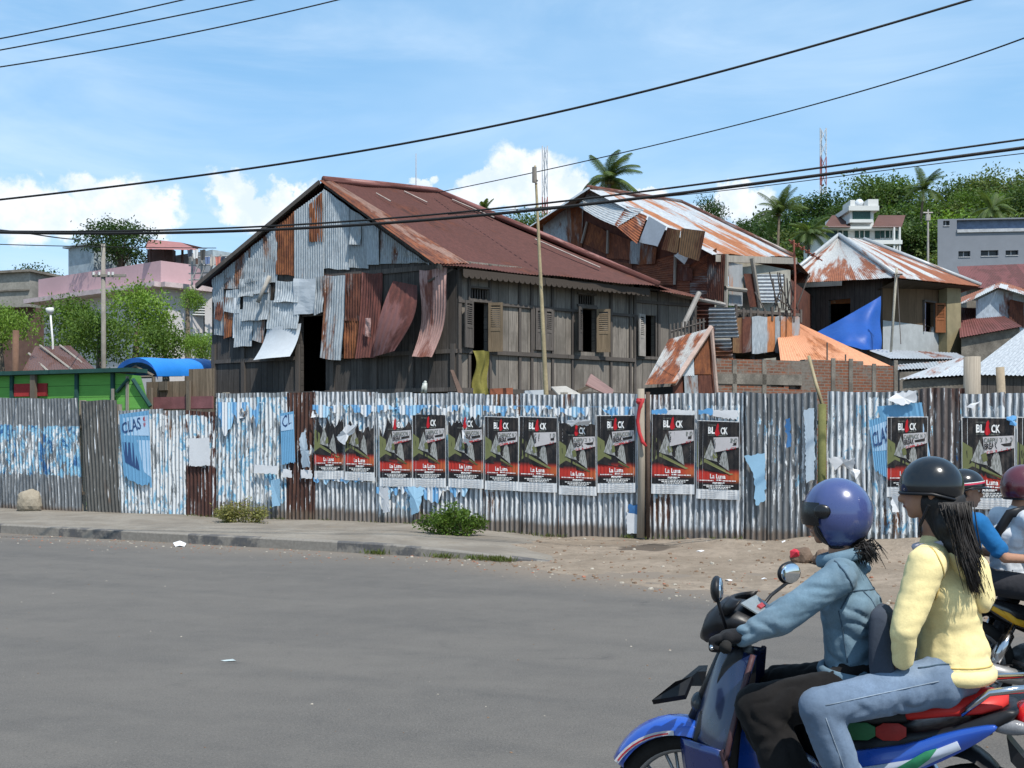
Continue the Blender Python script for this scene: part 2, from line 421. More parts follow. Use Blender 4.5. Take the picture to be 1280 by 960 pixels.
sp_ = g.noise(p, 55, 3, .75); col = g.mix(g.rng(sp_, .58, .66, 0, .55), col, (.185, .17, .15)); col = g.mix(g.rng(sp_, .42, .35, 0, .5), col, (.05, .047, .045)); oil = g.noise(g.scale(p, (.8, 1.3, 1), (4, 2, 0)), 1.1, 5, .6, .8); col = g.mix(g.rng(oil, .64, .74, 0, .55), col, (.05, .048, .047))
# grit gathered along the far gutter
x, y, _ = g.sep(p)
dk = g.math('SUBTRACT', g.math('ADD', y, g.math('MULTIPLY', x, .504)), 15.5)
gm = g.rng(g.math('ADD', dk, g.math('MULTIPLY', g.math('SUBTRACT', a3, .5), 1.6)), -1.9, .2, 0, .75)
col = g.mix(gm, col, (.185, .155, .125))
gm2 = g.math('MULTIPLY', g.rng(g.math('ADD', e2, g.math('MULTIPLY', g.math('SUBTRACT', a3, .5), 2.5)), -1.6, .3, 0, .85), g.rng(x_, -1.5, .5))
col = g.mix(gm2, col, (.19, .155, .122))
M_asph = g.finish(col, .88, 0, g.bump(a1, .5, .012), .25)
mb = MB(); X0, X1 = -150, 150
mb.quad((X0, -60, 0), (X1, -60, 0), (X1, kerbY(X1) + .05 if False else -60 + .01, 0), (X0, kerbY(X0) + .05, 0))
mb = MB()
def kp(X, off=0): return (X, kerbY(X) + off, 0)
mb.add([(-150, -40, 0), (110, -40, 0), kp(110, .1), kp(-150, .1)], [(0, 1, 2, 3)])
tag(mb.build('road', M_asph), kind='structure')

# pavement with kerb, breaking up toward the dirt lot on the right
g = NG('pavement_concrete'); p = g.geo(); f = g.noise(p, 1.1, 6, .65); f2 = g.noise(p, 22, 4); f3 = g.noise(p, 5, 5, .7)
col = g.mix(g.rng(f, .35, .65), (.17, .15, .125), (.25, .225, .19)); col = g.mix(g.rng(f2, .3, .7, 0, .4), col, (.15, .13, .11))
col = g.mix(g.rng(f3, .55, .65, 0, .6), col, (.19, .155, .115))
M_pave = g.finish(col, .92, 0, g.bump(f2, .4, .01), .15)
g = NG('kerb_paint'); p = g.geo(); x, y, z = g.sep(p)
st = g.math('LESS_THAN', g.math('FRACT', g.math('DIVIDE', x, 2.6)), .5)
f = g.noise(p, 3, 6, .7); f2 = g.noise(p, 20, 4)
col = g.mix(g.math('MULTIPLY', st, g.rng(f, .42, .56)), (.23, .21, .185), (.085, .085, .09)); col = g.mix(g.rng(f2, .3, .7, 0, .5), col, (.14, .125, .105))
M_kerb = g.finish(col, .9, 0, g.bump(f2, .5, .01), .15)
mb = MB(); Xs = [-60 + i * .25 for i in range(int((60 + 1.0) / .25) + 1)]
kr = []
for X in Xs:
    t = min(1, max(0, (.75 - X) / 2.6)); h = .13 * (t ** .6) + .02 - .03 * (1 - t); n_ = noise.noise(V((X * 1.3, 0, 0))) * .02
    y = kerbY(X) + n_
    kr.append([(X, y - .16, -.02), (X, y - .15, h - .015), (X, y - .135, h), (X, y + .02, h + .004)])
mb.loft(kr, closed=False)
tag(mb.build('kerb', M_kerb), kind='structure')
mb = MB(); pr = []
for X in Xs:
    t = min(1, max(0, (.75 - X) / 2.6)); h = .13 * (t ** .6) + .02 - .03 * (1 - t); y0 = kerbY(X) + .02; y1 = fenceY(X) + .6
    row = []
    for k in range(15):
        q = k / 14; y = y0 + (y1 - y0) * q
        row.append((X, y, h + .004 + (noise.noise(V((X * .8, y * .8, 3))) * .035 + noise.noise(V((X * 3, y * 3, 1))) * .012) * min(1, q * 4)))
    pr.append(row)
mb.loft(pr, closed=False)
tag(mb.build('pavement', M_pave, smooth=True), kind='structure')

# dirt shoulder: a low uneven sheet of earth spilling over the road edge
EDGE = [(560, 702), (640, 708), (700, 720), (760, 730), (840, 743), (900, 749), (1000, 757), (1140, 770), (1280, 782), (1420, 792)]
EP = [G(x, y) for x, y in EDGE]
def edgeY(X):
    if X <= EP[0].x: return EP[0].y + (EP[0].x - X) * 1.2
    for a, b in zip(EP, EP[1:]):
        if X <= b.x: return a.y + (b.y - a.y) * (X - a.x) / (b.x - a.x)
    return EP[-1].y - .5 * (X - EP[-1].x)
def dirt_h(X, Y):
    e = Y - edgeY(X)
    h = -.05 + .05 * min(1, max(-1, e / .5)) + .035 * min(1, max(0, e / 3))
    h += .045 * noise.noise(V((X * .9, Y * .9, 0))) + .02 * noise.noise(V((X * 3.1, Y * 3.1, 4))) + .008 * noise.noise(V((X * 11, Y * 11, 8)))
    fd = fenceY(X) - Y
    if X > 1.6:
        k = min(1, (X - 1.6) / 2)
        h += k * .22 * math.exp(-((fd - .75) / .65) ** 2) * (.75 + .6 * noise.noise(V((X * .75, 3, 0))))
        h += k * .10 * max(0, noise.noise(V((X * 1.6 + Y, Y * .8, 9)))) * math.exp(-((fd - 1.6) / 1.2) ** 2)
    l = (X + 1.6) / 1.6
    if l < 1: h -= .16 * (1 - max(0, l))
    return h
g = NG('dirt'); p = g.geo(); f = g.noise(p, .7, 6, .65); f2 = g.noise(p, 28, 4, .7); f3 = g.noise(p, 6, 6, .7)
col = g.mix(g.rng(f, .35, .65), (.20, .16, .122), (.28, .228, .178)); col = g.mix(g.rng(f3, .4, .68, 0, .6), col, (.16, .13, .10))
col = g.mix(g.rng(f2, .58, .72, 0, .7), col, (.36, .31, .25)); col = g.mix(g.rng(f2, .42, .28, 0, .6), col, (.11, .085, .065))
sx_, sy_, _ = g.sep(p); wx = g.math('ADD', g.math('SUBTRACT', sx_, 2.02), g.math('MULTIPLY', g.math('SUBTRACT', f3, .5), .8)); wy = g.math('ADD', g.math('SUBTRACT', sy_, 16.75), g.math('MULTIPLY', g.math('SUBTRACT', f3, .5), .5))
shade_ = g.math('ADD', g.math('POWER', g.math('ABSOLUTE', g.math('DIVIDE', wx, .5)), 2.), g.math('POWER', g.math('ABSOLUTE', g.math('DIVIDE', g.math('SUBTRACT', wy, g.math('MULTIPLY', wx, .35)), .42)), 2.))
col = g.mix(g.rng(shade_, 1.1, .6, 0, .75), col, (.055, .045, .038))  # ground shadow painted into the dirt colour as a ragged dark ellipse
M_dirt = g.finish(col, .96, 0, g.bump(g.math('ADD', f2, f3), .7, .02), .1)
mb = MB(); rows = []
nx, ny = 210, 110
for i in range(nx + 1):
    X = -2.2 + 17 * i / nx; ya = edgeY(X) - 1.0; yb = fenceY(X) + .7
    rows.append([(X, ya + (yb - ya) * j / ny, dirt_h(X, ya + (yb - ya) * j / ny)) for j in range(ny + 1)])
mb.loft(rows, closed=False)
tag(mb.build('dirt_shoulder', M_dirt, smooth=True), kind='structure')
# uncounted chips, gravel and paper specks on the dirt and in the gutter
mb = MB(); LM = [plain('chip_pale', (.40, .36, .30), .9, .3, bump=0), plain('chip_brown', (.20, .13, .085), .9, .3, bump=0), plain('chip_red', (.32, .13, .08), .9, .3, bump=0)]
for k in range(1500):
    X = rng.uniform(-1.5, 9.5); e = edgeY(X); Y = e + (fenceY(X) - .2 - e) * (rng.random() ** 1.5) - .5 * rng.random() ** 3
    z = max(dirt_h(X, Y), 0); s_ = rng.choice([.008, .011, .015, .02, .03]) * rng.uniform(.7, 1.2)
    mb.m = rng.choices([0, 1, 2], [3, 11, 1])[0]
    M = Matrix.Rotation(rng.uniform(0, 6.3), 3, 'Z') @ Matrix.Rotation(rng.uniform(-.4, .4), 3, 'X')
    a = [V((rng.uniform(.6, 1.3) * s_ * math.cos(t), rng.uniform(.6, 1.3) * s_ * math.sin(t), 0)) for t in (0, 1.3, 2.5, 3.8, 5.1)]
    lo = [M @ q + V((X, Y, z - .004)) for q in a]; hi = [M @ (q * .75 + V((0, 0, s_ * .5))) + V((X, Y, z)) for q in a]
    mb.loft([lo, hi])
for k in range(420):
    X = rng.uniform(-10, 0.5); Y = kerbY(X) - .17 - abs(rng.gauss(0, .7)); s_ = rng.choice([.008, .012, .018]); mb.m = rng.choice([0, 1, 1, 2])
    a = [V((rng.uniform(.6, 1.3) * s_ * math.cos(t), rng.uniform(.6, 1.3) * s_ * math.sin(t), 0)) for t in (0, 1.3, 2.5, 3.8, 5.1)]
    mb.loft([[q + V((X, Y, .001)) for q in a], [q * .7 + V((X, Y, s_ * .5)) for q in a]])
for k in range(240):
    X = rng.uniform(-9, 4); Y = rng.uniform(4.5, kerbY(X) - .4); Y = min(Y, edgeY(X) - .1); s_ = rng.choice([.004, .006, .009]); mb.m = rng.choice([0, 1, 1])
    a = [V((rng.uniform(.6, 1.3) * s_ * math.cos(t), rng.uniform(.6, 1.3) * s_ * math.sin(t), 0)) for t in (0, 1.3, 2.5, 3.8, 5.1)]
    mb.loft([[q + V((X, Y, .001)) for q in a], [q * .7 + V((X, Y, s_ * .6)) for q in a]])
tag(mb.build('gravel_and_chips', LM), 'loose pale and brown chips scattered over the dirt beside the road', 'gravel', kind='stuff')

# far hillside on the right
def hillz(X, Y):
    a = min(1, max(0, (X - 12 - (Y - 150) * .05) / 38)); a = a * a * (3 - 2 * a)
    b = min(1, max(0, (Y - 85) / 95)); b = b * b * (3 - 2 * b)
    return (37 + 4 * noise.noise(V((X * .02, Y * .02, 0)))) * a * b + 1.5 * noise.noise(V((X * .06, Y * .06, 5))) * a - .3
mb = MB(); rows = []
for i in range(61):
    X = 0 + 260 * i / 60
    rows.append([(X, 80 + 200 * j / 40, hillz(X, 80 + 200 * j / 40)) for j in range(41)])
mb.loft(rows, closed=False)
g = NG('hill_green'); p = g.geo(); f = g.noise(p, .25, 6, .7)
M_hill = g.finish(g.mix(g.rng(f, .35, .65), (.02, .035, .012), (.045, .075, .02)), .95, 0, g.bump(f, 1., .6), .05)
tag(mb.build('hill', M_hill, smooth=True), kind='structure')
# ================================================================== the corrugated iron fence
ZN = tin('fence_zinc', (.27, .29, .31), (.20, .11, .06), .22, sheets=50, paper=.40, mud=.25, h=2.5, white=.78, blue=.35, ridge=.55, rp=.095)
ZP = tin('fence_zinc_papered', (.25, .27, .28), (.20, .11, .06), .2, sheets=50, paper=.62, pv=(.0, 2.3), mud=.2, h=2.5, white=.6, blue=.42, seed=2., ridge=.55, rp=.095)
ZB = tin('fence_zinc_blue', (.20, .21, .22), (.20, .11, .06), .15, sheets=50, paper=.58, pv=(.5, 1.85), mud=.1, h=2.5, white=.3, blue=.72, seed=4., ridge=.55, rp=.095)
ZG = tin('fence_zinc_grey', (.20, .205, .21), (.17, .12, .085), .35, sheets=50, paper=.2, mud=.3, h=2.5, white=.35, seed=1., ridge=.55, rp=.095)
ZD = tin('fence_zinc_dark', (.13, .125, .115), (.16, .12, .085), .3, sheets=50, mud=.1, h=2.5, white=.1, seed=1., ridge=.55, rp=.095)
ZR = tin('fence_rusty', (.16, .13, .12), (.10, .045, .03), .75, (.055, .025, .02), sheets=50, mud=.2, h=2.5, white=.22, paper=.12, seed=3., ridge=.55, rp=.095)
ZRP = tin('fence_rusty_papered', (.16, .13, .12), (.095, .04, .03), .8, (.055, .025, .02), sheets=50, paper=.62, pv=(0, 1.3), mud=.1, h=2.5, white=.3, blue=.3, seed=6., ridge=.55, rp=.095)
FA, FB = V((-25, fenceY(-25), 0)), V((25, fenceY(25), 0))
FW = Wall(FA, FB)
W_POST = wood('post_wood', (.36, .31, .25), 5., .3)
W_OLD = wood('old_plank', (.19, .155, .12), .2, .35)
def fpt(x, y, off=0.0): return FW.px(x, y, off)
def fence(name, label, panels, posts=()):
    c = sum((fpt(p[0], 660) for p in panels), V()) / len(panels); c.z = 0
    t = thing(name, label, 'fence', c, group='corrugated iron fences along the pavement')
    for i, (x0, x1, ya, yb, za, zb, mat, lean) in enumerate(panels):
        off = .012 * (i % 3) - .03
        # upper ends may lean sideways by some photo columns
        mb = MB()
        def bend(u, v, i=i): return FW.n * (.010 * math.sin(3 * v + i) + .006 * math.sin(5 * u + i * 2) + .016 * noise.noise(V((u * 2.5 + i * 7, v * 3, 0)))) + FW.u * (.014 * noise.noise(V((u * 3, v * 4, i * 3.3))))
        def foot(x):
            q = fpt(x, 650, off); q.z = .10 if q.x < -1.4 else max(.0, dirt_h(q.x, q.y)) - .03
            return q
        mb.sheet(fpt(x0 + lean, ya, off), fpt(x1 + lean, yb, off), foot(x1), foot(x0), .095, .016, 12, bend, uo=i * 1.71, ragged=.02)
        mb.build('metal_sheet', mat, t, smooth=True)
    for z in (.5, 1.9):
        mb = MB(); xs = [p[0] for p in panels] + [panels[-1][1]]
        s0 = FW.sz(min(xs), 600)[0]; s1 = FW.sz(max(xs), 600)[0]
        FW.bx(mb, s0, s1, z, z + .06, -.13, -.07); mb.build('rail', W_OLD, t)
    for (x, ytop) in posts:
        s_, z = FW.sz(x, ytop); mb = MB(); FW.bx(mb, s_ - .05, s_ + .05, -.1, z, -.23, -.135); mb.build('post', W_POST, t)
    return t
def yt(x): return 490.5 if 270 < x < 1300 else 498
f1 = fence('corrugated_fence', 'grey corrugated iron fence section with shredded blue poster remains, left of the leaning dark sheet',
      [(-260, -205, 501, 501, 627, 629, ZG, -2), (-208, -150, 500, 500, 628, 630, ZN, -3), (-152, -98, 500, 500, 630, 631, ZG, -3), (-100, -45, 500, 500, 631, 633, ZB, -4),
       (-48, 4, 499, 499, 632, 634, ZB, -4), (2, 54, 497, 498, 634, 636, ZB, -5), (52, 104, 498, 498, 636, 639, ZB, -6)], [(-150, 500), (0, 500), (95, 500)])
f1b = fence('corrugated_fence', 'narrow dark grey leaning corrugated panel between the blue postered section and CLAS poster',
      [(109, 153, 501, 500, 640, 643, ZD, -8)], [(140, 505)])
f2 = fence('corrugated_fence', 'long papered corrugated iron fence carrying the row of black event posters',
      [(150, 206, 513, 511, 645, 647, ZP, -2), (204, 232, 513, 513, 647, 647, ZP, 0), (230, 271, 513, 515, 645, 650, ZRP, 0),
       (270, 320, 492, 491, 650, 652, ZP, 0), (318, 360, 491, 490, 652, 654, ZP, 0), (358, 394, 491, 490, 654, 656, ZR, 0), (391, 431, 489, 490, 655, 657, ZN, 0),
       (429, 472, 490, 490, 657, 659, ZN, 0), (470, 516, 491, 491, 659, 661, ZP, 0), (514, 562, 492, 492, 661, 663, ZN, 0), (560, 606, 491, 492, 663, 664, ZN, 0),
       (604, 652, 493, 493, 664, 666, ZN, 0), (650, 700, 492, 494, 666, 668, ZN, 0), (698, 746, 493, 492, 668, 669, ZN, 0), (744, 799, 492, 492, 669, 671, ZN, 0)],
      [(275, 490), (420, 490), (560, 490), (700, 490)])
f3 = fence('corrugated_fence', 'corrugated iron fence with bare grey and rust brown sheets behind the motorbike riders',
      [(806, 852, 493, 492, 672, 673, ZN, 0), (850, 896, 491, 492, 673, 676, ZN, 0), (894, 930, 491, 491, 675, 677, ZN, 0), (928, 962, 490, 492, 677, 678, ZG, 0),
       (960, 1021, 492, 490, 678, 681, ZG, 0), (1034, 1082, 489, 490, 682, 685, ZN, 0), (1080, 1150, 490, 488, 685, 688, ZP, 0), (1148, 1206, 486, 485, 688, 691, ZR, 0),
       (1201, 1256, 492, 491, 691, 694, ZN, 0), (1254, 1320, 492, 491, 694, 697, ZN, 0), (1318, 1390, 491, 490, 698, 702, ZG, 0), (1388, 1470, 490, 489, 702, 706, ZN, 0),
       (1468, 1560, 489, 488, 706, 712, ZR, 0)], [(905, 490), (1150, 490), (1330, 490)])
# --- posters
def prn(name, c, r=.75): return plain(name, c, r, .08, 3, 0)
g = NG('poster_ink_black'); oi = g.n('ShaderNodeObjectInfo').outputs['Random']; f = g.noise(g.uv(), 6, 6, .7); PM_B = g.finish(g.mix(g.math('MULTIPLY', g.rng(f, .38, .70), g.rng(oi, 0, 1, .25, 1., False)), (.011, .010, .011), (.075, .062, .055)), g.rng(f, .3, .7, .45, .8), 0, g.bump(f, .4, .02), .3)
PM_W = prn('poster_white_paper', (.62, .62, .62))
g = NG('poster_red_print'); v = g.sep(g.uv())[1]; u = g.sep(g.uv())[0]
c = g.mix(g.rng(v, .60, .685), (.012, .011, .012), (.42, .03, .02)); c = g.mix(g.rng(u, .45, 1.05, 0, .6), c, (.50, .11, .03)) if False else c
c = g.mix(g.math('MULTIPLY', g.rng(u, .55, 1.0), g.rng(v, .62, .70)), c, (.42, .10, .03))
c = g.mix(g.rng(v, .735, .81), c, (.012, .011, .012)); PM_R = g.finish(c, .6, 0, None, .3)
PM_T, PM_Y, PM_L, PM_TX, PM_RD = None, prn('poster_olive', (.16, .17, .07)), prn('poster_label_grey', (.50, .47, .47)), prn('poster_text', (.75, .74, .72)), prn('poster_letter_red', (.45, .012, .02))
PM_DG, PM_GR = prn('poster_dim_text', (.16, .17, .15)), prn('poster_line_grey', (.40, .40, .41))
g = NG('poster_tent_print'); uv = g.uv(); f = g.noise(g.scale(uv, (26, 9, 1)), 1.5, 5, .7); PM_T = g.finish(g.mix(g.rng(f, .35, .65), (.13, .13, .115), (.42, .42, .40)), .6, 0, None, .3)
PMS = [PM_B, PM_W, PM_R, PM_T, PM_Y, PM_L, PM_TX, PM_RD, PM_DG, PM_GR]
_txt = {}
def text_geo(s, bold=.012):
    if s in _txt: return _txt[s]
    cu = bpy.data.curves.new('t', 'FONT'); cu.body = s; cu.size = 1; cu.offset = bold; cu.resolution_u = 2; cu.align_x = 'CENTER'
    o = bpy.data.objects.new('t', cu); COL.objects.link(o)
    me = bpy.data.meshes.new_from_object(o.evaluated_get(bpy.context.evaluated_depsgraph_get()))
    vs = [v.co.copy() for v in me.vertices]; fs = [tuple(p.vertices) for p in me.polygons]
    bpy.data.objects.remove(o); bpy.data.curves.remove(cu); bpy.data.meshes.remove(me)
    w = max(v.x for v in vs) - min(v.x for v in vs)
    _txt[s] = (vs, fs, w, max(v.y for v in vs)); return _txt[s]
def put_text(mb, s, mapf, cx, cy, w, h, lay, rot=0, bold=.012):
    vs, fs, tw, th = text_geo(s, bold)
    ca, sa = math.cos(rot), math.sin(rot); pts = []
    for q in vs:
        x, y = q.x / tw * w, q.y / th * h
        pts.append(mapf(cx + x * ca - y * sa, cy - (x * sa + y * ca), lay))
    mb.add(pts, fs, [(0, 0)] * len(pts))
PAPER_EDGE = rng
def poster(x0, y0, x1, y1, label, tear=None, skew=(0, 0), name='poster'):
    A, B, C, D_ = fpt(x0, y0, .045), fpt(x1, y0 + skew[0], .045), fpt(x1 + skew[1], y1 + skew[0], .045), fpt(x0 + skew[1], y1, .045)
    ph = rng.uniform(0, 6)
    def mp(u, v, lay=0):
        q = A.lerp(B, u).lerp(D_.lerp(C, u), v)
        rip = .004 * math.sin(u * 66 + ph) + .006 * math.sin(u * 9 + v * 4 + ph)
        return q + FW.n * (lay * .0022 + rip)
    mb = MB()
    def grid(u0, v0, u1, v1, m, lay, nu=20, nv=6, top=None):
        mb.m = m; pts = []; uvs = []
        for j in range(nv + 1):
            for i in range(nu + 1):
                u = u0 + (u1 - u0) * i / nu; v = v0 + (v1 - v0) * j / nv
                if top: v = max(v, top(u))
                pts.append(mp(u, v, lay)); uvs.append((u, v))
        mb.add(pts, [(j * (nu + 1) + i, j * (nu + 1) + i + 1, (j + 1) * (nu + 1) + i + 1, (j + 1) * (nu + 1) + i) for j in range(nv) for i in range(nu)], uvs)
    tf = (lambda u: tear[0] + tear[1] * (noise.noise(V((u * 5 + x0, 0, 0))) + .5 * noise.noise(V((u * 14 + x0, 2, 0)))) ) if tear else None
    grid(0, 0, 1, 1, 1, 0, 20, 20, tf)                       # the sheet of paper
    grid(.012, .01, .99, .60, 0, 1, 20, 14, tf)
    grid(.012, .60, .99, .875, 2, 1, 20, 6)
    def poly(pts, m, lay): mb.m = m; mb.add([mp(u, v, lay) for u, v in pts], [tuple(range(len(pts)))], pts)
    if not tear or tear[0] < .35:
        poly([(.012, .27), (.20, .335), (.21, .49), (.012, .575)], 4, 2)
        poly([(.09, .37), (.12, .35), (.14, .40), (.12, .46), (.10, .44)], 0, 3)
        poly([(.20, .49), (.012, .57), (.012, .60), (.20, .535), (.80, .685), (.86, .675)], 4, 3)
        poly([(.20, .535), (.012, .60), (.012, .63), (.5, .66), (.76, .685)], 0, 3)
        poly([(.34, .245), (.18, .475), (.21, .485), (.30, .50), (.49, .525), (.44, .40)], 3, 4)
        poly([(.65, .34), (.50, .535), (.60, .575), (.77, .64), (.71, .42)], 3, 4)
        poly([(.36, .41), (.46, .38), (.49, .47), (.41, .49)], 4, 5); poly([(.36, .36), (.40, .43), (.33, .46)], 9, 5)
        poly([(.50, .50), (.55, .45), (.56, .53), (.52, .545)], 0, 5)
    if not tear or tear[0] < .18:
        poly([(.40, .215), (.97, .195), (.98, .33), (.43, .405)], 5, 6)
        poly([(.68, .295), (.93, .270), (.93, .305), (.69, .325)], 0, 7)
        mb.m = 8; put_text(mb, 'CAPPUCCINO', mp, .685, .275, .54, .055, 7, .03, .03)
        mb.m = 0; put_text(mb, 'BREAK', mp, .545, .345, .24, .062, 7, .06, .03)
        mb.m = 7; put_text(mb, 'COMMUNITY', mp, .70, .375, .46, .028, 7, .10)
        mb.m = 6
        if not tear: put_text(mb, 'BL', mp, .345, .165, .155, .085, 4, 0, .04)
        put_text(mb, 'CK', mp, .635, .165, .165, .085, 4, 0, .04)
        poly([(.425, .165), (.455, .105), (.47, .055), (.505, .03), (.525, .065), (.51, .10), (.545, .165), (.50, .195), (.46, .195)], 7, 5)
        mb.m = 8; put_text(mb, 'INDONESIA', mp, .36, .065, .18, .016, 4); put_text(mb, 'ENTERTAINMENT', mp, .49, .195, .44, .016, 4)
    mb.m = 6
    put_text(mb, 'La Luna', mp, .50, .735, .36, .055, 4, 0, .03)
    put_text(mb, 'Manado', mp, .50, .868 - .06, .24, .024, 4, 0, .02)
    for (u0, u1, v, h) in ((.08, .40, .765, .012), (.47, .60, .757, .016), (.62, .92, .762, .012), (.38, .66, .79, .012), (.17, .86, .826, .010), (.24, .80, .846, .012), (.29, .74, .868 - .004, .010)):
        u = u0; rr = random.Random(int(u0 * 100))
        while u < u1:
            w = rr.uniform(.03, .07); poly([(u, v - h * .5), (min(u1, u + w), v - h * .5), (min(u1, u + w), v + h * .5), (u, v + h * .5)], 6, 4); u += w + .013
    for v in (.905, .93, .955, .975): poly([(.1, v), (.9, v), (.9, v + .006), (.1, v + .006)], 9, 2)
    o = mb.build(name, PMS)
    return tag(o, label, 'poster', 'black event posters pasted on the fence')
PL = [(393, 513, 430, 599, 'black and red poster with white torn scraps across its top, leftmost on the fence', (.20, .22)),
      (430.5, 513, 468, 600, 'torn black and red poster under a crumpled white paper scrap, joined to the leftmost poster', (.24, .2)),
      (474, 520, 515, 608, 'poster with most of its top stripped away, above a dangling white paper strip', (.15, .2)),
      (515.5, 517, 557, 609, 'poster with blue torn edge at its top left, above left side of green bush', (.015, .02)),
      (560, 517, 604, 609, 'poster ripped down its upper middle, above the right end of green bush', (.12, .16)),
      (606, 520, 648, 612, 'poster with damaged first letters, left half of flush pair right of green bush', None),
      (648.5, 520, 697, 614, 'whole black poster, right half of the flush pair right of the green bush', None),
      (698, 526, 745, 618, 'black poster with a white curled flap at its top, hung lower than its neighbours', (.03, .03)),
      (746, 519, 794, 616, 'black poster with its top left corner stripped, just left of the ribboned post', None),
      (815, 517, 869, 617, 'clean black poster with a blue strip above it, just right of the ribboned post', None),
      (871, 525, 925, 623, 'clean black poster hung slightly lower, right of the one beside the ribboned post', None),
      (1109, 521, 1160, 621, 'black poster pasted over a blue CLAS poster behind the black half helmet', None),
      (1202, 521, 1269, 636, 'large black poster behind the rider in blue, with a blue corner at top right', None),
      (1271, 521, 1338, 636, 'black poster cut by the right photo edge above the dark red helmet', None)]
for (x0, y0, x1, y1, lb, tear) in PL: poster(x0, y0, x1, y1, lb, tear, (rng.uniform(-.5, 2), rng.uniform(-1, 1)))
# --- older blue posters
PB, PLB, PDB = prn('old_poster_blue', (.14, .33, .52)), prn('old_poster_pale', (.42, .58, .74)), prn('old_poster_navy', (.03, .07, .18))
def blue_poster(corners, label, text, tpos, extra=()):
    A, B, C, D_ = [fpt(x, y, .036) for x, y in corners]; ph = rng.uniform(0, 6)
    def mp(u, v, lay=0): return A.lerp(B, u).lerp(D_.lerp(C, u), v) + FW.n * (lay * .0022 + .004 * math.sin(u * 50 + ph))
    mb = MB(); n = 20
    bot = lambda u: 1 - .12 * abs(noise.noise(V((u * 9 + ph, 0, 0)))) - .1 * abs(noise.noise(V((u * 21 + ph, 3, 0))))
    pts = [mp(i / n, j / 8 * (bot(i / n))) for j in range(9) for i in range(n + 1)]; mb.m = 0
    mb.add(pts, [(j * (n + 1) + i, j * (n + 1) + i + 1, (j + 1) * (n + 1) + i + 1, (j + 1) * (n + 1) + i) for j in range(8) for i in range(n)])
    for (m, ps) in extra: mb.m = m; mb.add([mp(u, v, 1) for u, v in ps], [tuple(range(len(ps)))])
    mb.m = 2; put_text(mb, text, mp, tpos[0], tpos[1], tpos[2], tpos[3], 3, tpos[4], .015)
    if len(tpos) > 5: mb.m = 3; put_text(mb, 'MILD', mp, .86, .13, .16, .06, 3, 0); put_text(mb, 'NEW', mp, .86, .2, .14, .05, 3, 0)
    return tag(mb.build('torn_poster', [PB, PLB, PDB, PM_RD]), label, 'poster', 'older blue posters torn on the fence')
blue_poster([(149, 518), (186, 513), (190, 612), (155, 600)], 'faded blue CLAS poster on low papered sheet beside leaning dark panel', 'CLAS', (.40, .26, .66, .16, .1, 1),
            [(1, [(.02, .06), (.98, .06), (.98, .32), (.02, .32)]), (1, [(.55, .38), (1, .38), (1, .85), (.75, .8)]), (2, [(.05, .42), (.4, .42), (.62, .8), (.1, .72)])])
blue_poster([(1086, 526), (1112, 518), (1114, 600), (1094, 592)], 'blue CLAS poster half covered by black poster behind the black half helmet', 'CLAS', (.52, .45, .86, .26, .12),
            [(1, [(.05, .12), (.98, .08), (.98, .54), (.05, .58)])])
blue_poster([(1096, 508), (1152, 503), (1166, 590), (1112, 560)], 'crumpled blue poster remnant round the edges of black poster beside rust brown sheet', 'C', (.9, .9, .03, .03, 0), [(1, [(.7, .2), (.95, .2), (1, .8), (.9, .8)])])
blue_poster([(350, 517), (367, 514), (369, 580), (352, 582)], 'narrow blue poster strip with letters CL on rusty sheet', 'CL', (.5, .26, .7, .22, .08), [(1, [(.05, .05), (.95, .05), (.95, .34), (.05, .34)])])
# --- loose flaps of paper still stuck to the sheets: parts of the fence
PW2 = prn('paper_scrap_white', (.66, .66, .67))
def scrap(par, pts, mat, off=.06, curl=.06):
    mb = MB(); q = [fpt(x, y, off) for x, y in pts]; c = sum(q, V()) / len(q)
    q = [p + FW.n * (curl * rng.uniform(-.4, 1)) for p in q]; dq = []
    for i_ in range(len(q)):
        a_, b_ = q[i_], q[(i_ + 1) % len(q)]; ns_ = max(2, int((b_ - a_).length / .035)); d_e = (b_ - a_).normalized()
        for k_ in range(ns_): dq.append(a_.lerp(b_, k_ / ns_) + (FW.n.cross(d_e)) * (rng.gauss(0, .010) if k_ else 0) + FW.n * rng.gauss(0, .02 * curl))
    q = dq
    mb.add(q + [c + FW.n * curl * .4], [(i, (i + 1) % len(q), len(q)) for i in range(len(q))]); mb.build('paper_scrap', mat, par)
scrap(f2, [(420, 546), (430, 538), (436, 531), (450, 531), (444, 541), (437, 545), (434, 556), (426, 553)], PW2, .09, .1)
scrap(f2, [(474, 608), (487, 609), (488, 640), (478, 641)], PW2); scrap(f2, [(708, 526), (722, 524), (740, 525), (735, 532), (712, 531)], PW2, .09)
scrap(f2, [(578, 533), (583, 545), (590, 556), (585, 559), (579, 548)], PW2, .09); scrap(f2, [(301, 515), (306, 522), (300, 522)], PW2)
scrap(f2, [(392, 513), (396, 521), (390, 522)], PW2); scrap(f2, [(376, 548), (383, 535), (390, 583), (377, 585)], prn('paper_pale', (.45, .53, .6)))
scrap(f2, [(510, 608), (530, 609), (524, 640), (514, 644)], prn('paper_lightblue', (.3, .5, .66))); scrap(f2, [(340, 600), (352, 598), (350, 632), (341, 634)], prn('paper_lightblue', (.3, .5, .66)))
scrap(f2, [(318, 580), (347, 583), (347, 593), (317, 591)], PW2, .05, .01); scrap(f2, [(354, 586), (365, 588), (365, 597), (353, 596)], PW2, .05, .01); scrap(f2, [(376, 587), (390, 588), (390, 598), (377, 598)], PW2, .05, .01)
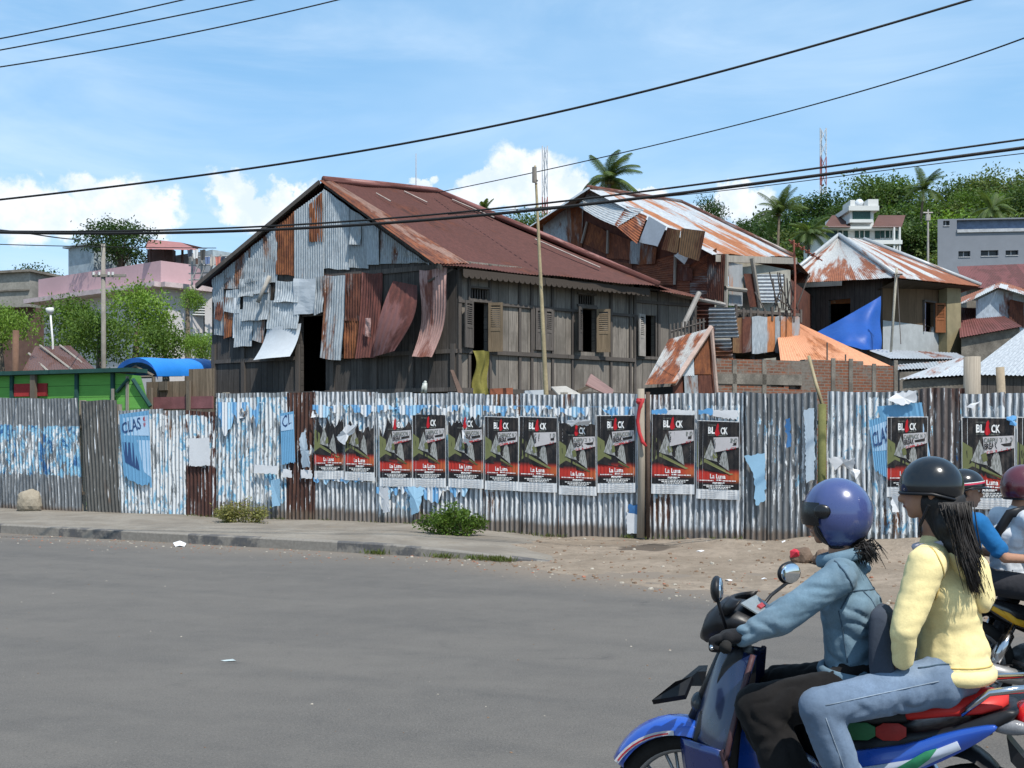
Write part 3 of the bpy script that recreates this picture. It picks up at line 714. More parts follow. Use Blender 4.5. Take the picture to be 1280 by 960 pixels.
scrap(f2, [(783, 640), (799, 641), (799, 668), (784, 667)], PW2, .05, .01); scrap(f2, [(786, 630), (799, 632), (799, 642), (785, 641)], prn('paper_deepblue', (.05, .16, .36)), .055, .01)
scrap(f2, [(236, 548), (262, 547), (263, 582), (236, 583)], PW2, .04, .01)
scrap(f3, [(1005, 512), (1018, 510), (1018, 600), (1008, 604)], prn('paper_pale', (.45, .53, .6)), .05, .02)
scrap(f3, [(982, 524), (988, 522), (989, 558), (984, 560)], prn('paper_deepblue', (.05, .16, .36)), .05, .02)
scrap(f3, [(930, 570), (956, 566), (957, 625), (945, 632), (941, 590)], prn('paper_lightblue', (.3, .5, .66)), .05, .01)
scrap(f3, [(1036, 572), (1050, 571), (1062, 576), (1070, 572), (1066, 588), (1052, 582), (1044, 588)], PW2, .07); scrap(f3, [(1064, 584), (1075, 588), (1070, 600), (1064, 592)], PW2, .07)
scrap(f3, [(1110, 500), (1120, 491), (1146, 488), (1146, 502), (1130, 507)], PW2, .05); scrap(f3, [(1206, 508), (1226, 501), (1216, 511)], PW2, .07); scrap(f3, [(1114, 620), (1124, 620), (1124, 640), (1116, 640)], PW2)
scrap(f3, [(1258, 521), (1270, 520), (1270, 533), (1262, 531)], prn('paper_deepblue2', (.12, .33, .6)), .07)
g = NG('old_poster_band'); uv = g.uv(); u, v, _ = g.sep(uv); k = g.math('FLOOR', g.math('MULTIPLY', u, 8.5)); w1 = g.wn(k)
c = g.mix(g.math('GREATER_THAN', w1, .52), (.62, .64, .66), (.14, .33, .55)); c = g.mix(g.math('GREATER_THAN', w1, .80), c, (.35, .55, .70))
f = g.noise(g.scale(uv, (9, 3, 1)), 2., 6, .7); c = g.mix(g.rng(f, .55, .62, 0, .8), c, (.60, .61, .62)); c = g.mix(g.rng(f, .40, .34, 0, .7), c, (.16, .18, .21)); BANDM = g.finish(c, .8, 0, None, .2)
def band(par, xa, xb, y0, y1, seed):
    A, B = FW.px(xa, y0, .034), FW.px(xb, y0, .034); C, D_ = FW.px(xb, y1, .034), FW.px(xa, y1, .034); L = (B - A).length; n = int(L / .0127); mb = MB(); pts = []; uvs = []
    for i in range(n + 1):
        u = i / n; lo = .45 + 1.0 * noise.noise(V((u * L * 2.2, seed, 0))) + .6 * noise.noise(V((u * L * 9, seed, 2))); up = .06 + .35 * max(0, noise.noise(V((u * L * 4, seed, 7))))
        lo = max(up + .02, min(1, lo))
        for v in (up, lo): pts.append(A.lerp(B, u).lerp(D_.lerp(C, u), v) + FW.n * (.010 * math.sin(2 * math.pi * u * L / .076 + seed))); uvs.append((u * L, v * .3))
    mb.add(pts, [(2 * i, 2 * i + 2, 2 * i + 3, 2 * i + 1) for i in range(n)], uvs); mb.build('old_poster_strip', BANDM, par)
band(f2, 391, 470, 505, 522, 1.); band(f2, 472, 603, 505, 526, 2.); band(f2, 604, 700, 506, 524, 3.); band(f2, 698, 799, 507, 530, 4.)
band(f2, 272, 330, 500, 545, 5.); band(f2, 470, 600, 606, 632, 6.); band(f2, 392, 470, 596, 608, 7.)
for (x0, x1, w_, txt) in ((815, 868, 1, 0), (873, 922, 1, 0)):
    scrap(f3, [(x0, 512), (x0 + 18, 511), (x0 + 18, 518), (x0, 518)], prn('paper_deepblue2', (.12, .33, .6)), .04, .005); scrap(f3, [(x0 + 18, 512), (x1, 513), (x1, 525), (x0 + 18, 520)], PW2, .038, .005)

# --- post with a red ribbon, bamboo, loose posts behind
def pole(name, label, cat, pts, r, mat, n=9, group=None):
    mb = MB(); mb.tube(pts, r, n); return tag(mb.build(name, mat, smooth=True), label, cat, group)
base = fpt(801, 668, .06); base.z = -.05
t = thing('fence_post', 'weathered timber post wrapped with a red ribbon at the gap in the fence', 'post', base)
mb = MB(); a, b = fpt(801, 672, .06), fpt(801, 486, .06); mb.tube([a, a.lerp(b, .5) + V((.015, 0, 0)), b], [.065, .06, .055], 8); mb.build('timber', W_POST, t, smooth=True)
mb = MB()
rp = [(796, 500), (803, 499), (799, 512), (797, 526), (799, 540), (803, 552), (808, 558)]
mb.tube([fpt(x, y, .15) for x, y in rp], [.03, .045, .03, .028, .03, .032, .02], 8); mb.ball(fpt(800, 502, .15), (.07, .05, .05), 10, 6); mb.build('ribbon', plain('ribbon_red', (.42, .03, .035), .6), t, smooth=True)
BAMB = plain('bamboo', (.36, .29, .17), .5, .3, 2.)
pole('fence_stake', 'thin dark stake standing in the fence gap right of the ribboned post', 'stake', [fpt(810, 672, .03), fpt(810, 490, .03)], .035, plain('stake_brown', (.09, .06, .045), .9))
pole('fence_stake', 'greenish stake filling the gap beside the bare grey sheets', 'stake', [fpt(1027, 682, -.02), fpt(1028, 505, -.02)], [.07, .06], plain('stake_green', (.14, .14, .05), .9))
pole('bamboo_stick', 'short bamboo stick leaning over the fence near the brick wall', 'stick', [fpt(1031, 516, -.1), fpt(1020, 480, -.2), fpt(1011, 445, -.3)], [.03, .028, .024], BAMB)
p0 = P(683, 500, 24); p0.z = 0
t_b = pole('bamboo_pole', 'tall slender bamboo mast rising in front of the wooden house', 'pole', [p0] + [P(683 - 14 * k / 10, 500 - 293 * k / 10, 24) for k in range(0, 11)], [.058] + [.055 - .003 * k for k in range(11)], BAMB, 10)
mb = MB(); mb.tube([P(668, y, 24 - .06) for y in (209, 216, 223, 228)], .05, 7); mb.tube([P(672, 226, 23.9), P(667, 224, 23.95), P(671, 230, 23.9)], .02, 6)
mb.build('rag_wrapping', plain('rag_grey', (.2, .18, .16), .95), t_b)
pole('timber_post', 'thick grey post end standing behind the fence by white roofs', 'post', [FW.px(1215, 600, -.5), FW.px(1215, 446, -.5)], [.13, .12], W_POST)
pole('timber_post', 'slim pale post tilted behind the fence at right', 'post', [FW.px(1256, 600, -.5), FW.px(1250, 459, -.5)], [.07, .06], plain('pale_post', (.30, .24, .17), .9))
pole('timber_post', 'brown post standing behind green boards at left', 'post', [P(18, 520, 29.5), P(20, 413, 29.5)], [.09, .08], plain('brown_post', (.16, .09, .06), .9))
# ================================================================== the wooden house with the patched gable
T_ZB = tin('patch_zinc_blue', (.37, .405, .43), (.22, .10, .05), .14, sheets=50, white=.3, metal=.2)
T_ZG = tin('patch_zinc_grey', (.32, .345, .36), (.22, .10, .05), .22, sheets=50, white=.25)
T_RO = tin('patch_rust_orange', (.26, .25, .24), (.25, .09, .035), .78, (.12, .042, .022), sheets=50, streak=.25)
T_RD = tin('patch_rust_dark', (.22, .2, .19), (.14, .05, .03), .9, (.07, .025, .018), sheets=50)
T_MR = tin('patch_maroon', (.27, .115, .10), (.15, .05, .04), .42, (.08, .03, .025), sheets=50, metal=0, var=.2)
T_PK = tin('patch_pink_rust', (.44, .27, .24), (.22, .09, .065), .35, (.14, .05, .04), sheets=50, metal=0)
T_WH = plain('patch_white_sheet', (.50, .53, .56), .55, .12, 1.2, .1)
T_RFM = tin('roof_maroon_rust', (.085, .029, .023), (.125, .040, .024), .4, (.048, .02, .017), sheets=.78, metal=0, var=.25, rough=.75, sc=.6)
W_FR = wood('house_boards', (.215, .190, .165), .30, .4, stain=.6)
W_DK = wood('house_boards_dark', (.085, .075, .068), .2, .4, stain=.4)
W_TR = wood('house_trim', (.115, .10, .09), 3., .35)
W_SH = wood('shutter_wood', (.20, .15, .10), 3., .35)
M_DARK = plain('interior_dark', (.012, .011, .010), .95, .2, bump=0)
L0, C0, R0 = P(265, HZ, 31), P(572, HZ, 27), P(792, HZ, 30.3)
E0r = P(868, HZ, 31.4)
house = thing('wooden_house', 'big weathered wooden house with maroon rust roof and patched corrugated gable', 'house', ((L0 + R0) / 2 * V((1, 1, 0))) if False else V((0, 31, 0)))
GW, RW, SW = Wall(L0, C0), Wall(C0, R0), Wall(R0, E0r)
APEX = P(404, 227, 29.2); E_L = P(250, 356, 31.0); E_C = P(549, 331, 26.5); RID = P(546, 241, 31.6); E_R = P(824, 358, 29.9)
ZB0 = RW.sz(580, 489)[1]
# gable backing wall
mb = MB()
z_e = RW.sz(572, 338)[1]
hole = (GW.sz(376, 0)[0], GW.sz(407, 0)[0], GW.sz(390, 489)[1], GW.sz(390, 395)[1])
GW.cells(mb, 0, GW.L, 0, z_e - .35, [hole])
sa = GW.sz(404, 240)
zl = GW.sz(265, 362)[1]
mb.add([GW.at(0, z_e - .35), GW.at(GW.L, z_e - .35), GW.at(GW.L, z_e), GW.at(sa[0], sa[1] - .1), GW.at(0, max(zl, z_e - .3))], [(0, 1, 2, 3, 4)], [(0, 4), (GW.L, 4), (GW.L, 5), (sa[0], 7), (0, 5)])
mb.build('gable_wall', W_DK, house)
mb = MB()
for x in (268, 305, 373, 416, 470, 515, 567):
    q = GW.sz(x)[0]; GW.bx(mb, q - .06, q + .06, ZB0 - .1, GW.sz(x, 440)[1] + .2, .0, .06)
for y, o in ((488, .10), (441, .05), (336, .04)):
    z = GW.sz(520, y)[1]
    if y > 400: GW.bx(mb, 0, hole[0] - .05, z - .05, z + .05, .0, o); GW.bx(mb, hole[1] + .05, GW.L, z - .05, z + .05, .0, o)
    else: GW.bx(mb, sa[0], GW.L, z - .06, z + .06, 0, o)
mb.build('gable_framing', W_TR, house)
def roof_y(x):     # lower edge of the roof outline over the gable, photo rows
    return 227 + (404 - x) * (356 - 227) / (404 - 250) + 7 if x < 404 else 227 + (x - 404) * (331 - 227) / (549 - 404) + 9
def patch(x0, x1, yb, mat, yt=None, off=.03, name='metal_sheet', pitch=.085, dx=0, yb2=None, bend=None, amp=.014, rag=.02):
    mb = MB(); ya, yc = (roof_y(x0), roof_y(x1)) if yt is None else (yt if isinstance(yt, tuple) else (yt, yt))
    y2 = yb if yb2 is None else yb2
    j = lambda a=.9: rng.uniform(-a, a); b0 = bend or (lambda u, v: V()); jt = j() if yt is not None else 0
    bd = lambda u, v: b0(u, v) + GW.n * (.035 * noise.noise(V((u * 2 + x0, v * 2.5, yb * .1))) + .02 * abs(noise.noise(V((u * 4, v * 3 + x0, 2)))))
    mb.sheet(GW.px(x0 + j(.5), ya + jt, off), GW.px(x1 + j(.5), yc + jt * .3, off), GW.px(x1 + dx + j(), y2 + j(2.2), off), GW.px(x0 + dx + j(), yb + j(2.2), off), pitch, amp, 10, bd, uo=x0 * .3, ragged=rag * 1.8)
    return mb.build(name, mat, house, smooth=bool(pitch))
for a in [(266, 281, 376, T_ZB), (279, 306, 359, T_ZG), (304, 347, 355, T_ZB), (345, 370, 345, T_RO), (404.5, 437, 336, T_ZB), (436, 460, 334, T_ZG)]: patch(*a, off=.035)
mb = MB(); mb.sheet(GW.px(368, roof_y(368), .06), GW.px(404, 238, .06), GW.px(404.5, 349, .06), GW.px(368, 350, .06), .085, .014, 6, uo=40); mb.build('metal_sheet', T_ZB, house, smooth=True)
for a in [(458, 474, 332, T_ZB, None, .06), (476, 512, 331, T_ZG, None, .03), (510, 536, 328, T_ZB, None, .05), (386, 404, 303, T_RO, (256, 240), .075)]: patch(*a)
def flap(k, ax=.5):      # lower end swung outward
    return lambda u, v: GW.n * (k * v * v) + V((0, 0, .0))
for a in [(267, 282, 421, T_ZG, 375, .05), (280, 292, 422, T_RO, 371, .075), (291, 296, 423, T_WH, 372, .09), (305, 339, 400, T_ZG, 356, .075), (294, 317, 432, T_ZB, 387, .10), (317, 332, 428, T_ZG, 398, .09),
          (345, 374, 377, T_ZB, 351, .075), (335, 375, 412, T_ZB, 376, .09), (394, 406, 393, T_ZG, 346, .08), (405, 417, 421, T_RD, 344, .07), (432, 466, 400, T_RD, 342, .06), (430, 453, 449, T_RO, 398, .075)]: patch(*a, bend=flap(rng.uniform(.0, .12)))
patch(367, 395, 392, T_WH, 348, .12, pitch=0)
for a in [(300, 318, 372, T_ZG, 348, .085), (283, 301, 392, T_ZB, 362, .055), (318, 338, 366, T_ZB, 340, .065), (352, 366, 420, T_ZG, 398, .10), (306, 330, 352, T_ZG, 322, .05), (437, 452, 306, T_ZG, 278, .08), (270, 279, 400, T_RD, 378, .07)]: patch(*a, bend=flap(rng.uniform(.02, .10)))
patch(405, 432, 449, T_ZB, (345, 344), .10, bend=flap(.15), dx=-1)
patch(453, 478, 447, T_MR, 341, .08, bend=flap(.2), dx=-3); patch(456, 464, 421, T_PK, 398, .30, pitch=0)
# buckled flat white sheet, curled maroon sheet, hanging pink sheet
mb = MB(); mb.sheet(GW.px(334, 411, .12), GW.px(375, 404, .12), GW.px(371, 451, .12), GW.px(327, 451, .12), 0, 0, 10, lambda u, v: GW.n * (.32 * v * v + .06 * math.sin(u * 4)) + V((0, 0, .10 * u * v)))
mb.build('metal_sheet', T_WH, house, smooth=True)
mb = MB(); mb.sheet(GW.px(494, 352, .15), GW.px(524, 358, .15), GW.px(503, 440, .15), GW.px(468, 447, .15), .15, .008, 14, lambda u, v: GW.n * (.15 + .5 * v * (1 - v) * 1.2 + .25 * u * v) + GW.u * (.34 * math.sin(v * 3.14) * u + .05), seg=6)
mb.build('metal_sheet', T_MR, house, smooth=True)
mb = MB(); mb.sheet(GW.px(527, 338, .25), GW.px(562, 336, .25), GW.px(548, 447, .25), GW.px(523, 446, .25), .085, .014, 10, lambda u, v: GW.n * (.12 * math.sin(v * 5 + 1) + .2 * v) + GW.u * (.10 * math.sin(v * 4)), ragged=.05)
mb.build('metal_sheet', T_PK, house, smooth=True)
mb = MB(); mb.tube([GW.px(337, 345, .18), GW.px(322, 378, .40)], .055, 8); mb.build('loose_batten', plain('batten_grey', (.33, .31, .28), .9), house, smooth=True)
mb = MB(); mb.tube([GW.px(566, 336, .2), GW.px(535, 352, .45)], .03, 6); mb.build('loose_batten', W_TR, house)
# front wall
s = lambda x, y=HZ: RW.sz(x, y)
zs0, zs1, ztr = s(600, 437)[1], s(598, 377)[1], s(598, 361)[1]
def hole_px(x0, x1, y0, y1): return (s(x0)[0], s(x1)[0], s((x0 + x1) / 2, y1)[1], s((x0 + x1) / 2, y0)[1])
H1, H3 = hole_px(589, 609, 378, 488), hole_px(725, 744, 386, 440)
T1, T3 = hole_px(587, 610, 361, 374), hole_px(723, 743, 369, 381)
ZT = z_e + .25
mb = MB(); RW.cells(mb, 0, RW.L, 0, ZT, [H1, H3, T1, T3], 0, .15); mb.build('front_wall', W_FR, house)
mb = MB()
for x in (574, 586, 612, 649, 664, 690, 715, 763, 787):
    q = s(x)[0]; w = .07 if x != 574 else .10
    RW.bx(mb, q - w / 2, q + w / 2, ZB0, ZT - .03, .0, .05)
for (y, x, h, o) in ((377, 580, .07, .062), (437.5, 600, .10, .075), (488, 580, .12, .09)):
    z = s(x, y)[1]
    brk = [0, H1[0], H1[1], RW.L] if y != 377 else [0, H1[0], H1[1], H3[0], H3[1], RW.L]
    if y == 437.5: z -= .05
    for i in range(0, len(brk), 2): RW.bx(mb, brk[i], brk[i + 1], z - h / 2, z + h / 2, .0, o)
mb.build('wall_framing', W_TR, house)
def bars(H, mat, nb):
    mb = MB()
    for k in range(nb):
        q = H[0] + (H[1] - H[0]) * (k + .5) / nb; RW.bx(mb, q - .012, q + .012, H[2], H[3], -.08, -.05)
    RW.bx(mb, H[0] - .05, H[1] + .05, H[3], H[3] + .05, 0.002, .055); RW.bx(mb, H[0] - .05, H[1] + .05, H[2] - .05, H[2], 0.002, .055)
    mb.build('vent_grille', mat, house)
bars(T1, W_TR, 7); bars(T3, W_TR, 7)
def shutter(hx, z0, z1, w, ang, par, mat=W_SH, hand=1, wall=RW):
    """louvred leaf hinged at wall coordinate hx; hand=-1 opens to the left"""
    mb = MB(); d = (wall.u * math.cos(ang) * hand + wall.n * math.sin(ang)).normalized(); nn = d.cross(V((0, 0, 1)))
    if nn.dot(wall.n) < 0: nn = -nn
    o = wall.at(hx, z0, .06); H = z1 - z0; th = .035
    for a, b, c, e in ((0, .06, 0, H), (w - .06, w, 0, H), (.06, w - .06, 0, .08), (.06, w - .06, H - .07, H), (.06, w - .06, H * .42, H * .42 + .07)):
        mb.box(o + d * a + V((0, 0, c)), d * (b - a), nn * th, V((0, 0, e - c)))
    mb.box(o + d * .06 + V((0, 0, .08)) + nn * .008, d * (w - .12), nn * .018, V((0, 0, H * .42 - .08)))
    z = H * .42 + .09
    while z < H - .1:
        q = o + d * .06 + V((0, 0, z)); mb.box(q + nn * .002, d * (w - .12), nn * .03 + V((0, 0, -.028)), V((0, 0, .012))); z += .05
    return mb.build('shutter', mat, par)
def window(H, name='window'):
    mb = MB()
    for a, b, c, e in ((H[0] - .06, H[0], H[2], H[3]), (H[1], H[1] + .06, H[2], H[3]), (H[0] - .06, H[1] + .06, H[3], H[3] + .06)): RW.bx(mb, a, b, c, e, -.02, .058)
    RW.bx(mb, H[0] - .02, H[1] + .02, H[2], H[3], -.9, -.88) if False else None
    return mb.build(name, W_TR, house)
zsill = s(600, 437)[1]
w1 = window((H1[0], H1[1], zsill, H1[3])); W_ = .36
shutter(H1[0], zsill + .02, H1[3], W_, R(25), w1, W_TR, -1); shutter(H1[1], zsill - .05, H1[3], W_, R(48), w1, W_SH, 1)
w3 = window(H3); shutter(H3[0], H3[2], H3[3], W_, R(40), w3, W_TR, -1); shutter(H3[1], H3[2], H3[3], W_, R(40), w3, W_SH, 1)
H2 = hole_px(667, 689, 386, 438); w2 = window(H2); hw = (H2[1] - H2[0]) / 2
shutter(H2[0] + .005, H2[2], H2[3], hw - .01, R(2), w2, W_TR, 1); shutter(H2[1] - .005, H2[2], H2[3], hw - .01, R(2), w2, W_TR, -1)
# side bay set back at right
ss_ = lambda x, y=HZ: SW.sz(x, y)
H4 = (ss_(804)[0], ss_(818)[0], ss_(811, 446)[1], ss_(811, 394)[1])
mb = MB(); SW.cells(mb, 0, SW.L, 0, ss_(830, 366)[1], [H4], 0, .15); mb.build('side_wall', W_FR, house)
mb = MB()
for x in (793, 823, 864): q = ss_(x)[0]; SW.bx(mb, q - .04, q + .04, ZB0, ss_(830, 366)[1], 0, .05)
for y in (377, 447): z = ss_(800, y)[1]; SW.bx(mb, .05, SW.L, z - .04, z + .04, .0, .06)
w4f = mb.build('side_framing', W_TR, house)
mb = MB(); SW.bx(mb, H4[0] - .05, H4[0], H4[2], H4[3], -.02, .058); SW.bx(mb, H4[1], H4[1] + .05, H4[2], H4[3], -.02, .058); w4 = mb.build('window', W_TR, house)
shutter(H4[0], H4[2], H4[3], .3, R(20), w4, plain('shutter_whitewash', (.33, .30, .27), .9), -1, SW)
# back walls keep the inside dark
BK = [V((L0.x + 2.2, L0.y + 6.5, 0)), V((E0r.x + 1.0, E0r.y + 4.0, 0))]
mb = MB()
for a, b in ((V((L0.x, L0.y, 0)), BK[0]), (BK[0], BK[1]), (BK[1], V((E0r.x, E0r.y, 0)))): mb.quad(a, b, b + V((0, 0, 5.5)), a + V((0, 0, 5.5)))
mb.add([V((q.x, q.y, 5.45)) for q in (L0 + (C0 - L0) * .0, C0, R0, E0r, BK[1], BK[0])], [(0, 1, 2, 3, 4, 5)])
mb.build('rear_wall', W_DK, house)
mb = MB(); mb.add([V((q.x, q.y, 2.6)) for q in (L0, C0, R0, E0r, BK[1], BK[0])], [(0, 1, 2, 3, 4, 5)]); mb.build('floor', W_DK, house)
# roof: front slope, hip end, rear slopes
E_BL = E_L + V((2.3, 7, 0)); E_BR = E_R + V((2.6, 5.5, .0))
mb = MB()
mb.sheet(APEX, RID, E_R, E_C, .09, .010, 3, lambda u, v: V((0, 0, .02 * math.sin(u * 14) - .10 * math.sin(v * 3.14))), ragged=.03)
mb.sheet(RID, RID + V((.02, .02, 0)), E_BR, E_R, .09, .010, 2, uo=30)
mb.sheet(RID, APEX, E_BL, E_BR, .09, .010, 2, uo=50); mb.sheet(APEX + V((0, .02, 0)), APEX, E_L, E_BL, .09, .01, 2, uo=70)
# the front-left slope runs down to the left eave
roof = mb.build('roof', T_RFM, house, smooth=True)
mb = MB()
def cap(a, b, r, mat_i=0): mb.tube([a, a.lerp(b, .5) + V((0, 0, .015)), b], r, 8)
up = V((0, 0, .05))
cap(APEX + up, RID + up, .10); cap(RID + up, E_R + up, .085)
mb.build('ridge_cap', T_MR, roof, smooth=True)
# pale joint strips on the slope
for (ta, tb, vv0, vv1) in ((.30, .31, .12, .22), (.62, .62, .05, .18), (.86, .87, .55, .85), (.95, .95, .1, .3)):
    a = APEX.lerp(RID, ta).lerp(E_C.lerp(E_R, tb), vv0); b = APEX.lerp(RID, ta).lerp(E_C.lerp(E_R, tb), vv1); mb = MB(); mb.tube([a + V((0, -.03, .04)), b + V((0, -.03, .04))], .02, 5); mb.build('joint_strip', plain('strip_pale', (.34, .28, .25), .7), roof)
# rusted streaky verge along the gable's right edge, dark verge at left
nrmf = (RID - APEX).cross(E_C - APEX).normalized(); nrmf = nrmf if nrmf.z > 0 else -nrmf
mb = MB(); d_ = (RID - APEX).normalized()
mb.sheet(APEX + nrmf * .02 - d_ * .12, APEX + nrmf * .02 + d_ * .22, E_C + nrmf * .03 + d_ * .9, E_C + nrmf * .03 - d_ * .15, .10, .012, 4, lambda u, v: nrmf * (.04 * u), uo=11, ragged=.04)
mb.build('roof_verge', tin('verge_rust', (.22, .13, .10), (.22, .075, .035), .72, (.08, .03, .022), sheets=.2, metal=0, sc=1.4), roof, smooth=True)
mb = MB(); mb.box(APEX + V((-.1, -.12, -.10)), E_L - APEX, V((0, .25, 0)), V((0, 0, .12))); mb.build('barge_board', W_TR, roof)
mb = MB(); mb.box(APEX + V((.05, -.10, -.16)), (E_C - APEX) * .99, V((.05, .12, 0)), V((0, 0, .13))); mb.build('barge_board', W_DK, roof)
# scalloped eave board
mb = MB(); A_, B_ = E_C + V((.55, .25, -.06)), E_R + V((-.25, .05, -.06)); dd_ = (B_ - A_); Ls = dd_.length; dd_.normalize(); nn_ = V((dd_.y, -dd_.x, 0)).normalized()
nsc = int(Ls / .16)
for k in range(nsc):
    q = A_ + dd_ * (Ls * k / nsc); w = Ls / nsc
    pl = [q, q + dd_ * w, q + dd_ * w + V((0, 0, -.13))] + [q + dd_ * (w * (.5 + .5 * math.cos(t))) + V((0, 0, -.13 - .08 * math.sin(t))) for t in (.5, 1., 1.57, 2.1, 2.6)] + [q + V((0, 0, -.13))]
    mb.prism(pl, nn_ * .02)
mb.build('eave_trim', wood('trim_dark', (.075, .06, .05), 3., .4), roof)
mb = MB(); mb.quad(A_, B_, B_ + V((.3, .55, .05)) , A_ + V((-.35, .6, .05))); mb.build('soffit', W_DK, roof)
# small lean-to roof over the side bay
mb = MB(); mb.sheet(P(800, 352, 31.0), P(858, 366, 31.6), P(882, 374, 30.9), P(818, 362, 30.0), .09, .01, 2); mb.build('side_roof', T_RD, house, smooth=True)
# cloth in the doorway
mb = MB(); q0, q1 = RW.px(591, 438, .10), RW.px(611, 439, .12)
mb.sheet(q0, q1, RW.px(609, 500, .16), RW.px(594, 500, .16), .30, .05, 14, lambda u, v: RW.n * (.06 * math.sin(v * 6 + u * 3)) + RW.u * (.05 * math.sin(v * 7)), seg=16)
tag(mb.build('cloth', plain('cloth_olive', (.20, .18, .045), .9, .3), smooth=True), 'olive green cloth hanging out of the left open window of the wooden house', 'cloth')
# debris behind the fence
def board(label, pts, th, mat, name='board'):
    mb = MB(); mb.prism(pts, V((.02, -th, .01))); return tag(mb.build(name, mat), label, 'board', 'loose boards and sheets behind the fence')
board('rusty pink sheet tilted up behind the fence, left of the small rusty shed', [P(738, 468, 25), P(766, 488, 24.6), P(763, 496, 24.6), P(731, 482, 25)], .03, T_PK)
board('pale grey board leaning behind the fence near the bamboo mast', [P(688, 484, 25), P(706, 483, 25.1), P(728, 495, 24.7), P(700, 497, 24.6)], .03, plain('board_pale', (.36, .34, .31), .9))
board('thin dark plank propped against the wooden wall below first open window', [P(562, 463, 26.4), P(566, 463, 26.4), P(580, 496, 25.6), P(573, 496, 25.6)], .04, plain('plank_brown', (.10, .065, .05), .9))
board('low rust red box edge behind the fence beside the hanging cloth', [P(612, 487, 25.5), P(640, 486, 25.6), P(640, 497, 25.6), P(612, 497, 25.5)], .3, plain('box_rust', (.26, .09, .05), .9))
board('white sheet edge lying behind the fence below the closed shutters', [P(655, 489, 25), P(681, 488, 25), P(682, 497, 25), P(655, 497, 25)], .1, T_WH)
board('grey brown slat sticking up behind the fence under the third window', [P(720, 488, 25.2), P(735, 482, 25.2), P(737, 485, 25.2), P(722, 492, 25.2)], .03, W_OLD)
mb = MB(); a = P(531, 491, 23.2)
mb.tube([a, P(531, 479, 23.2)], .05, 7); mb.tube([P(531, 480, 23.2), P(532, 476, 23.2)], [.05, .02], 7); mb.tube([P(527, 491, 23.15), P(529, 482, 23.1)], .025, 6)
tag(mb.build('plastic_bottle', plain('bottle_clear', (.45, .47, .43), .3), smooth=True), 'pale plastic bottle perched on the fence top before the gable', 'bottle')
# ================================================================== patchwork tin house
T_RFO = tin('roof_orange_zinc', (.40, .42, .44), (.36, .15, .07), .38, (.24, .09, .04), sheets=.8, metal=.1, rough=.55, sc=.55, vr=.022)
T_RM = tin('patch_rust_mid', (.25, .22, .2), (.25, .09, .045), .95, (.13, .05, .03), sheets=50)
T_OR = tin('roof_orange_old', (.62, .30, .17), (.48, .20, .09), .3, (.25, .09, .04), sheets=.8, metal=0, rough=.8, var=.15)
T_OP = tin('sheet_orange_paint', (.42, .17, .07), (.26, .27, .28), .4, (.30, .31, .32), sheets=50, metal=0, rough=.8, var=.2)
T_BR = tin('sheet_brown', (.20, .11, .05), (.12, .06, .03), .6, sheets=50, metal=0)
T_STR = tin('sheet_zinc_bright', (.42, .44, .45), (.30, .14, .06), .2, sheets=50)
BRK = brickmat('brick_wall_old')
W_PALE = wood('pale_timber', (.34, .31, .27), 3., .25)
CONC = plain('concrete_grey', (.185, .165, .14), .95, .45, 2.5, .3)
TL, TC, TR_ = P(676, HZ, 38.5), P(893, HZ, 33), P(988, HZ, 36)
tin_house = thing('tin_house', 'two storey shack patched all over with rusty corrugated sheets, orange streaked roof', 'house', V((3.5, 36, 0)))
TW, TF = Wall(TL, TC), Wall(TC, TR_)
A2 = P(735, 236, 36.0); RG2 = P(852, 254, 41); EC2 = P(890, 318, 32.6); EL2 = P(655, 289, 39.0); ER2 = P(992, 322, 36.2)
mb = MB()
apz = TW.sz(735, 246)
zc2 = TW.sz(889, 318)[1]; zl2 = TW.sz(678, 285)[1]
mb.add([TW.at(0, 0), TW.at(TW.L, 0), TW.at(TW.L, zc2), TW.at(apz[0], apz[1]), TW.at(0, zl2)], [(0, 1, 2, 3, 4)], [(0, 6), (TW.L, 6), (TW.L, 2), (apz[0], 0), (0, 2)])
mb.build('gable_wall', T_RD, tin_house)
mb = MB(); TF.cells(mb, 0, TF.L, 0, TF.sz(950, 330)[1], [(TF.sz(906)[0], TF.sz(925)[0], TF.sz(915, 385)[1], TF.sz(915, 345)[1])]); mb.build('front_wall', plain('wall_cream', (.33, .31, .26), .9), tin_house)
mb = MB(); bk = V((3, 7, 0)); hh = V((0, 0, 6.8))
for a, b in ((V((TL.x, TL.y, 0)), V((TL.x, TL.y, 0)) + bk), (V((TL.x, TL.y, 0)) + bk, V((TR_.x, TR_.y, 0)) + bk), (V((TR_.x, TR_.y, 0)) + bk, V((TR_.x, TR_.y, 0)))): mb.quad(a, b, b + hh, a + hh)
mb.build('rear_wall', T_RD, tin_house)
mb = MB()
ER2b = ER2 + V((2.0, 5, 0)); EL2b = EL2 + V((3, 8, .3))
mb.sheet(A2, RG2, ER2, EC2, .09, .011, 3, lambda u, v: V((0, 0, .03 * math.sin(u * 9))), ragged=.05)
mb.sheet(RG2, RG2 + V((.02, 0, 0)), ER2b, ER2, .09, .01, 2, uo=20); mb.sheet(RG2, A2, EL2b, ER2b, .09, .01, 2, uo=40); mb.sheet(A2 + V((0, .02, 0)), A2, EL2, EL2b, .09, .01, 2, uo=60)
r2 = mb.build('roof', T_RFO, tin_house, smooth=True)
mb = MB(); mb.tube([A2 + V((0, 0, .04)), RG2 + V((0, 0, .04))], .09, 8); mb.tube([RG2 + V((0, 0, .04)), ER2 + V((0, 0, .06))], .08, 8); mb.build('ridge_cap', T_RD, r2, smooth=True)
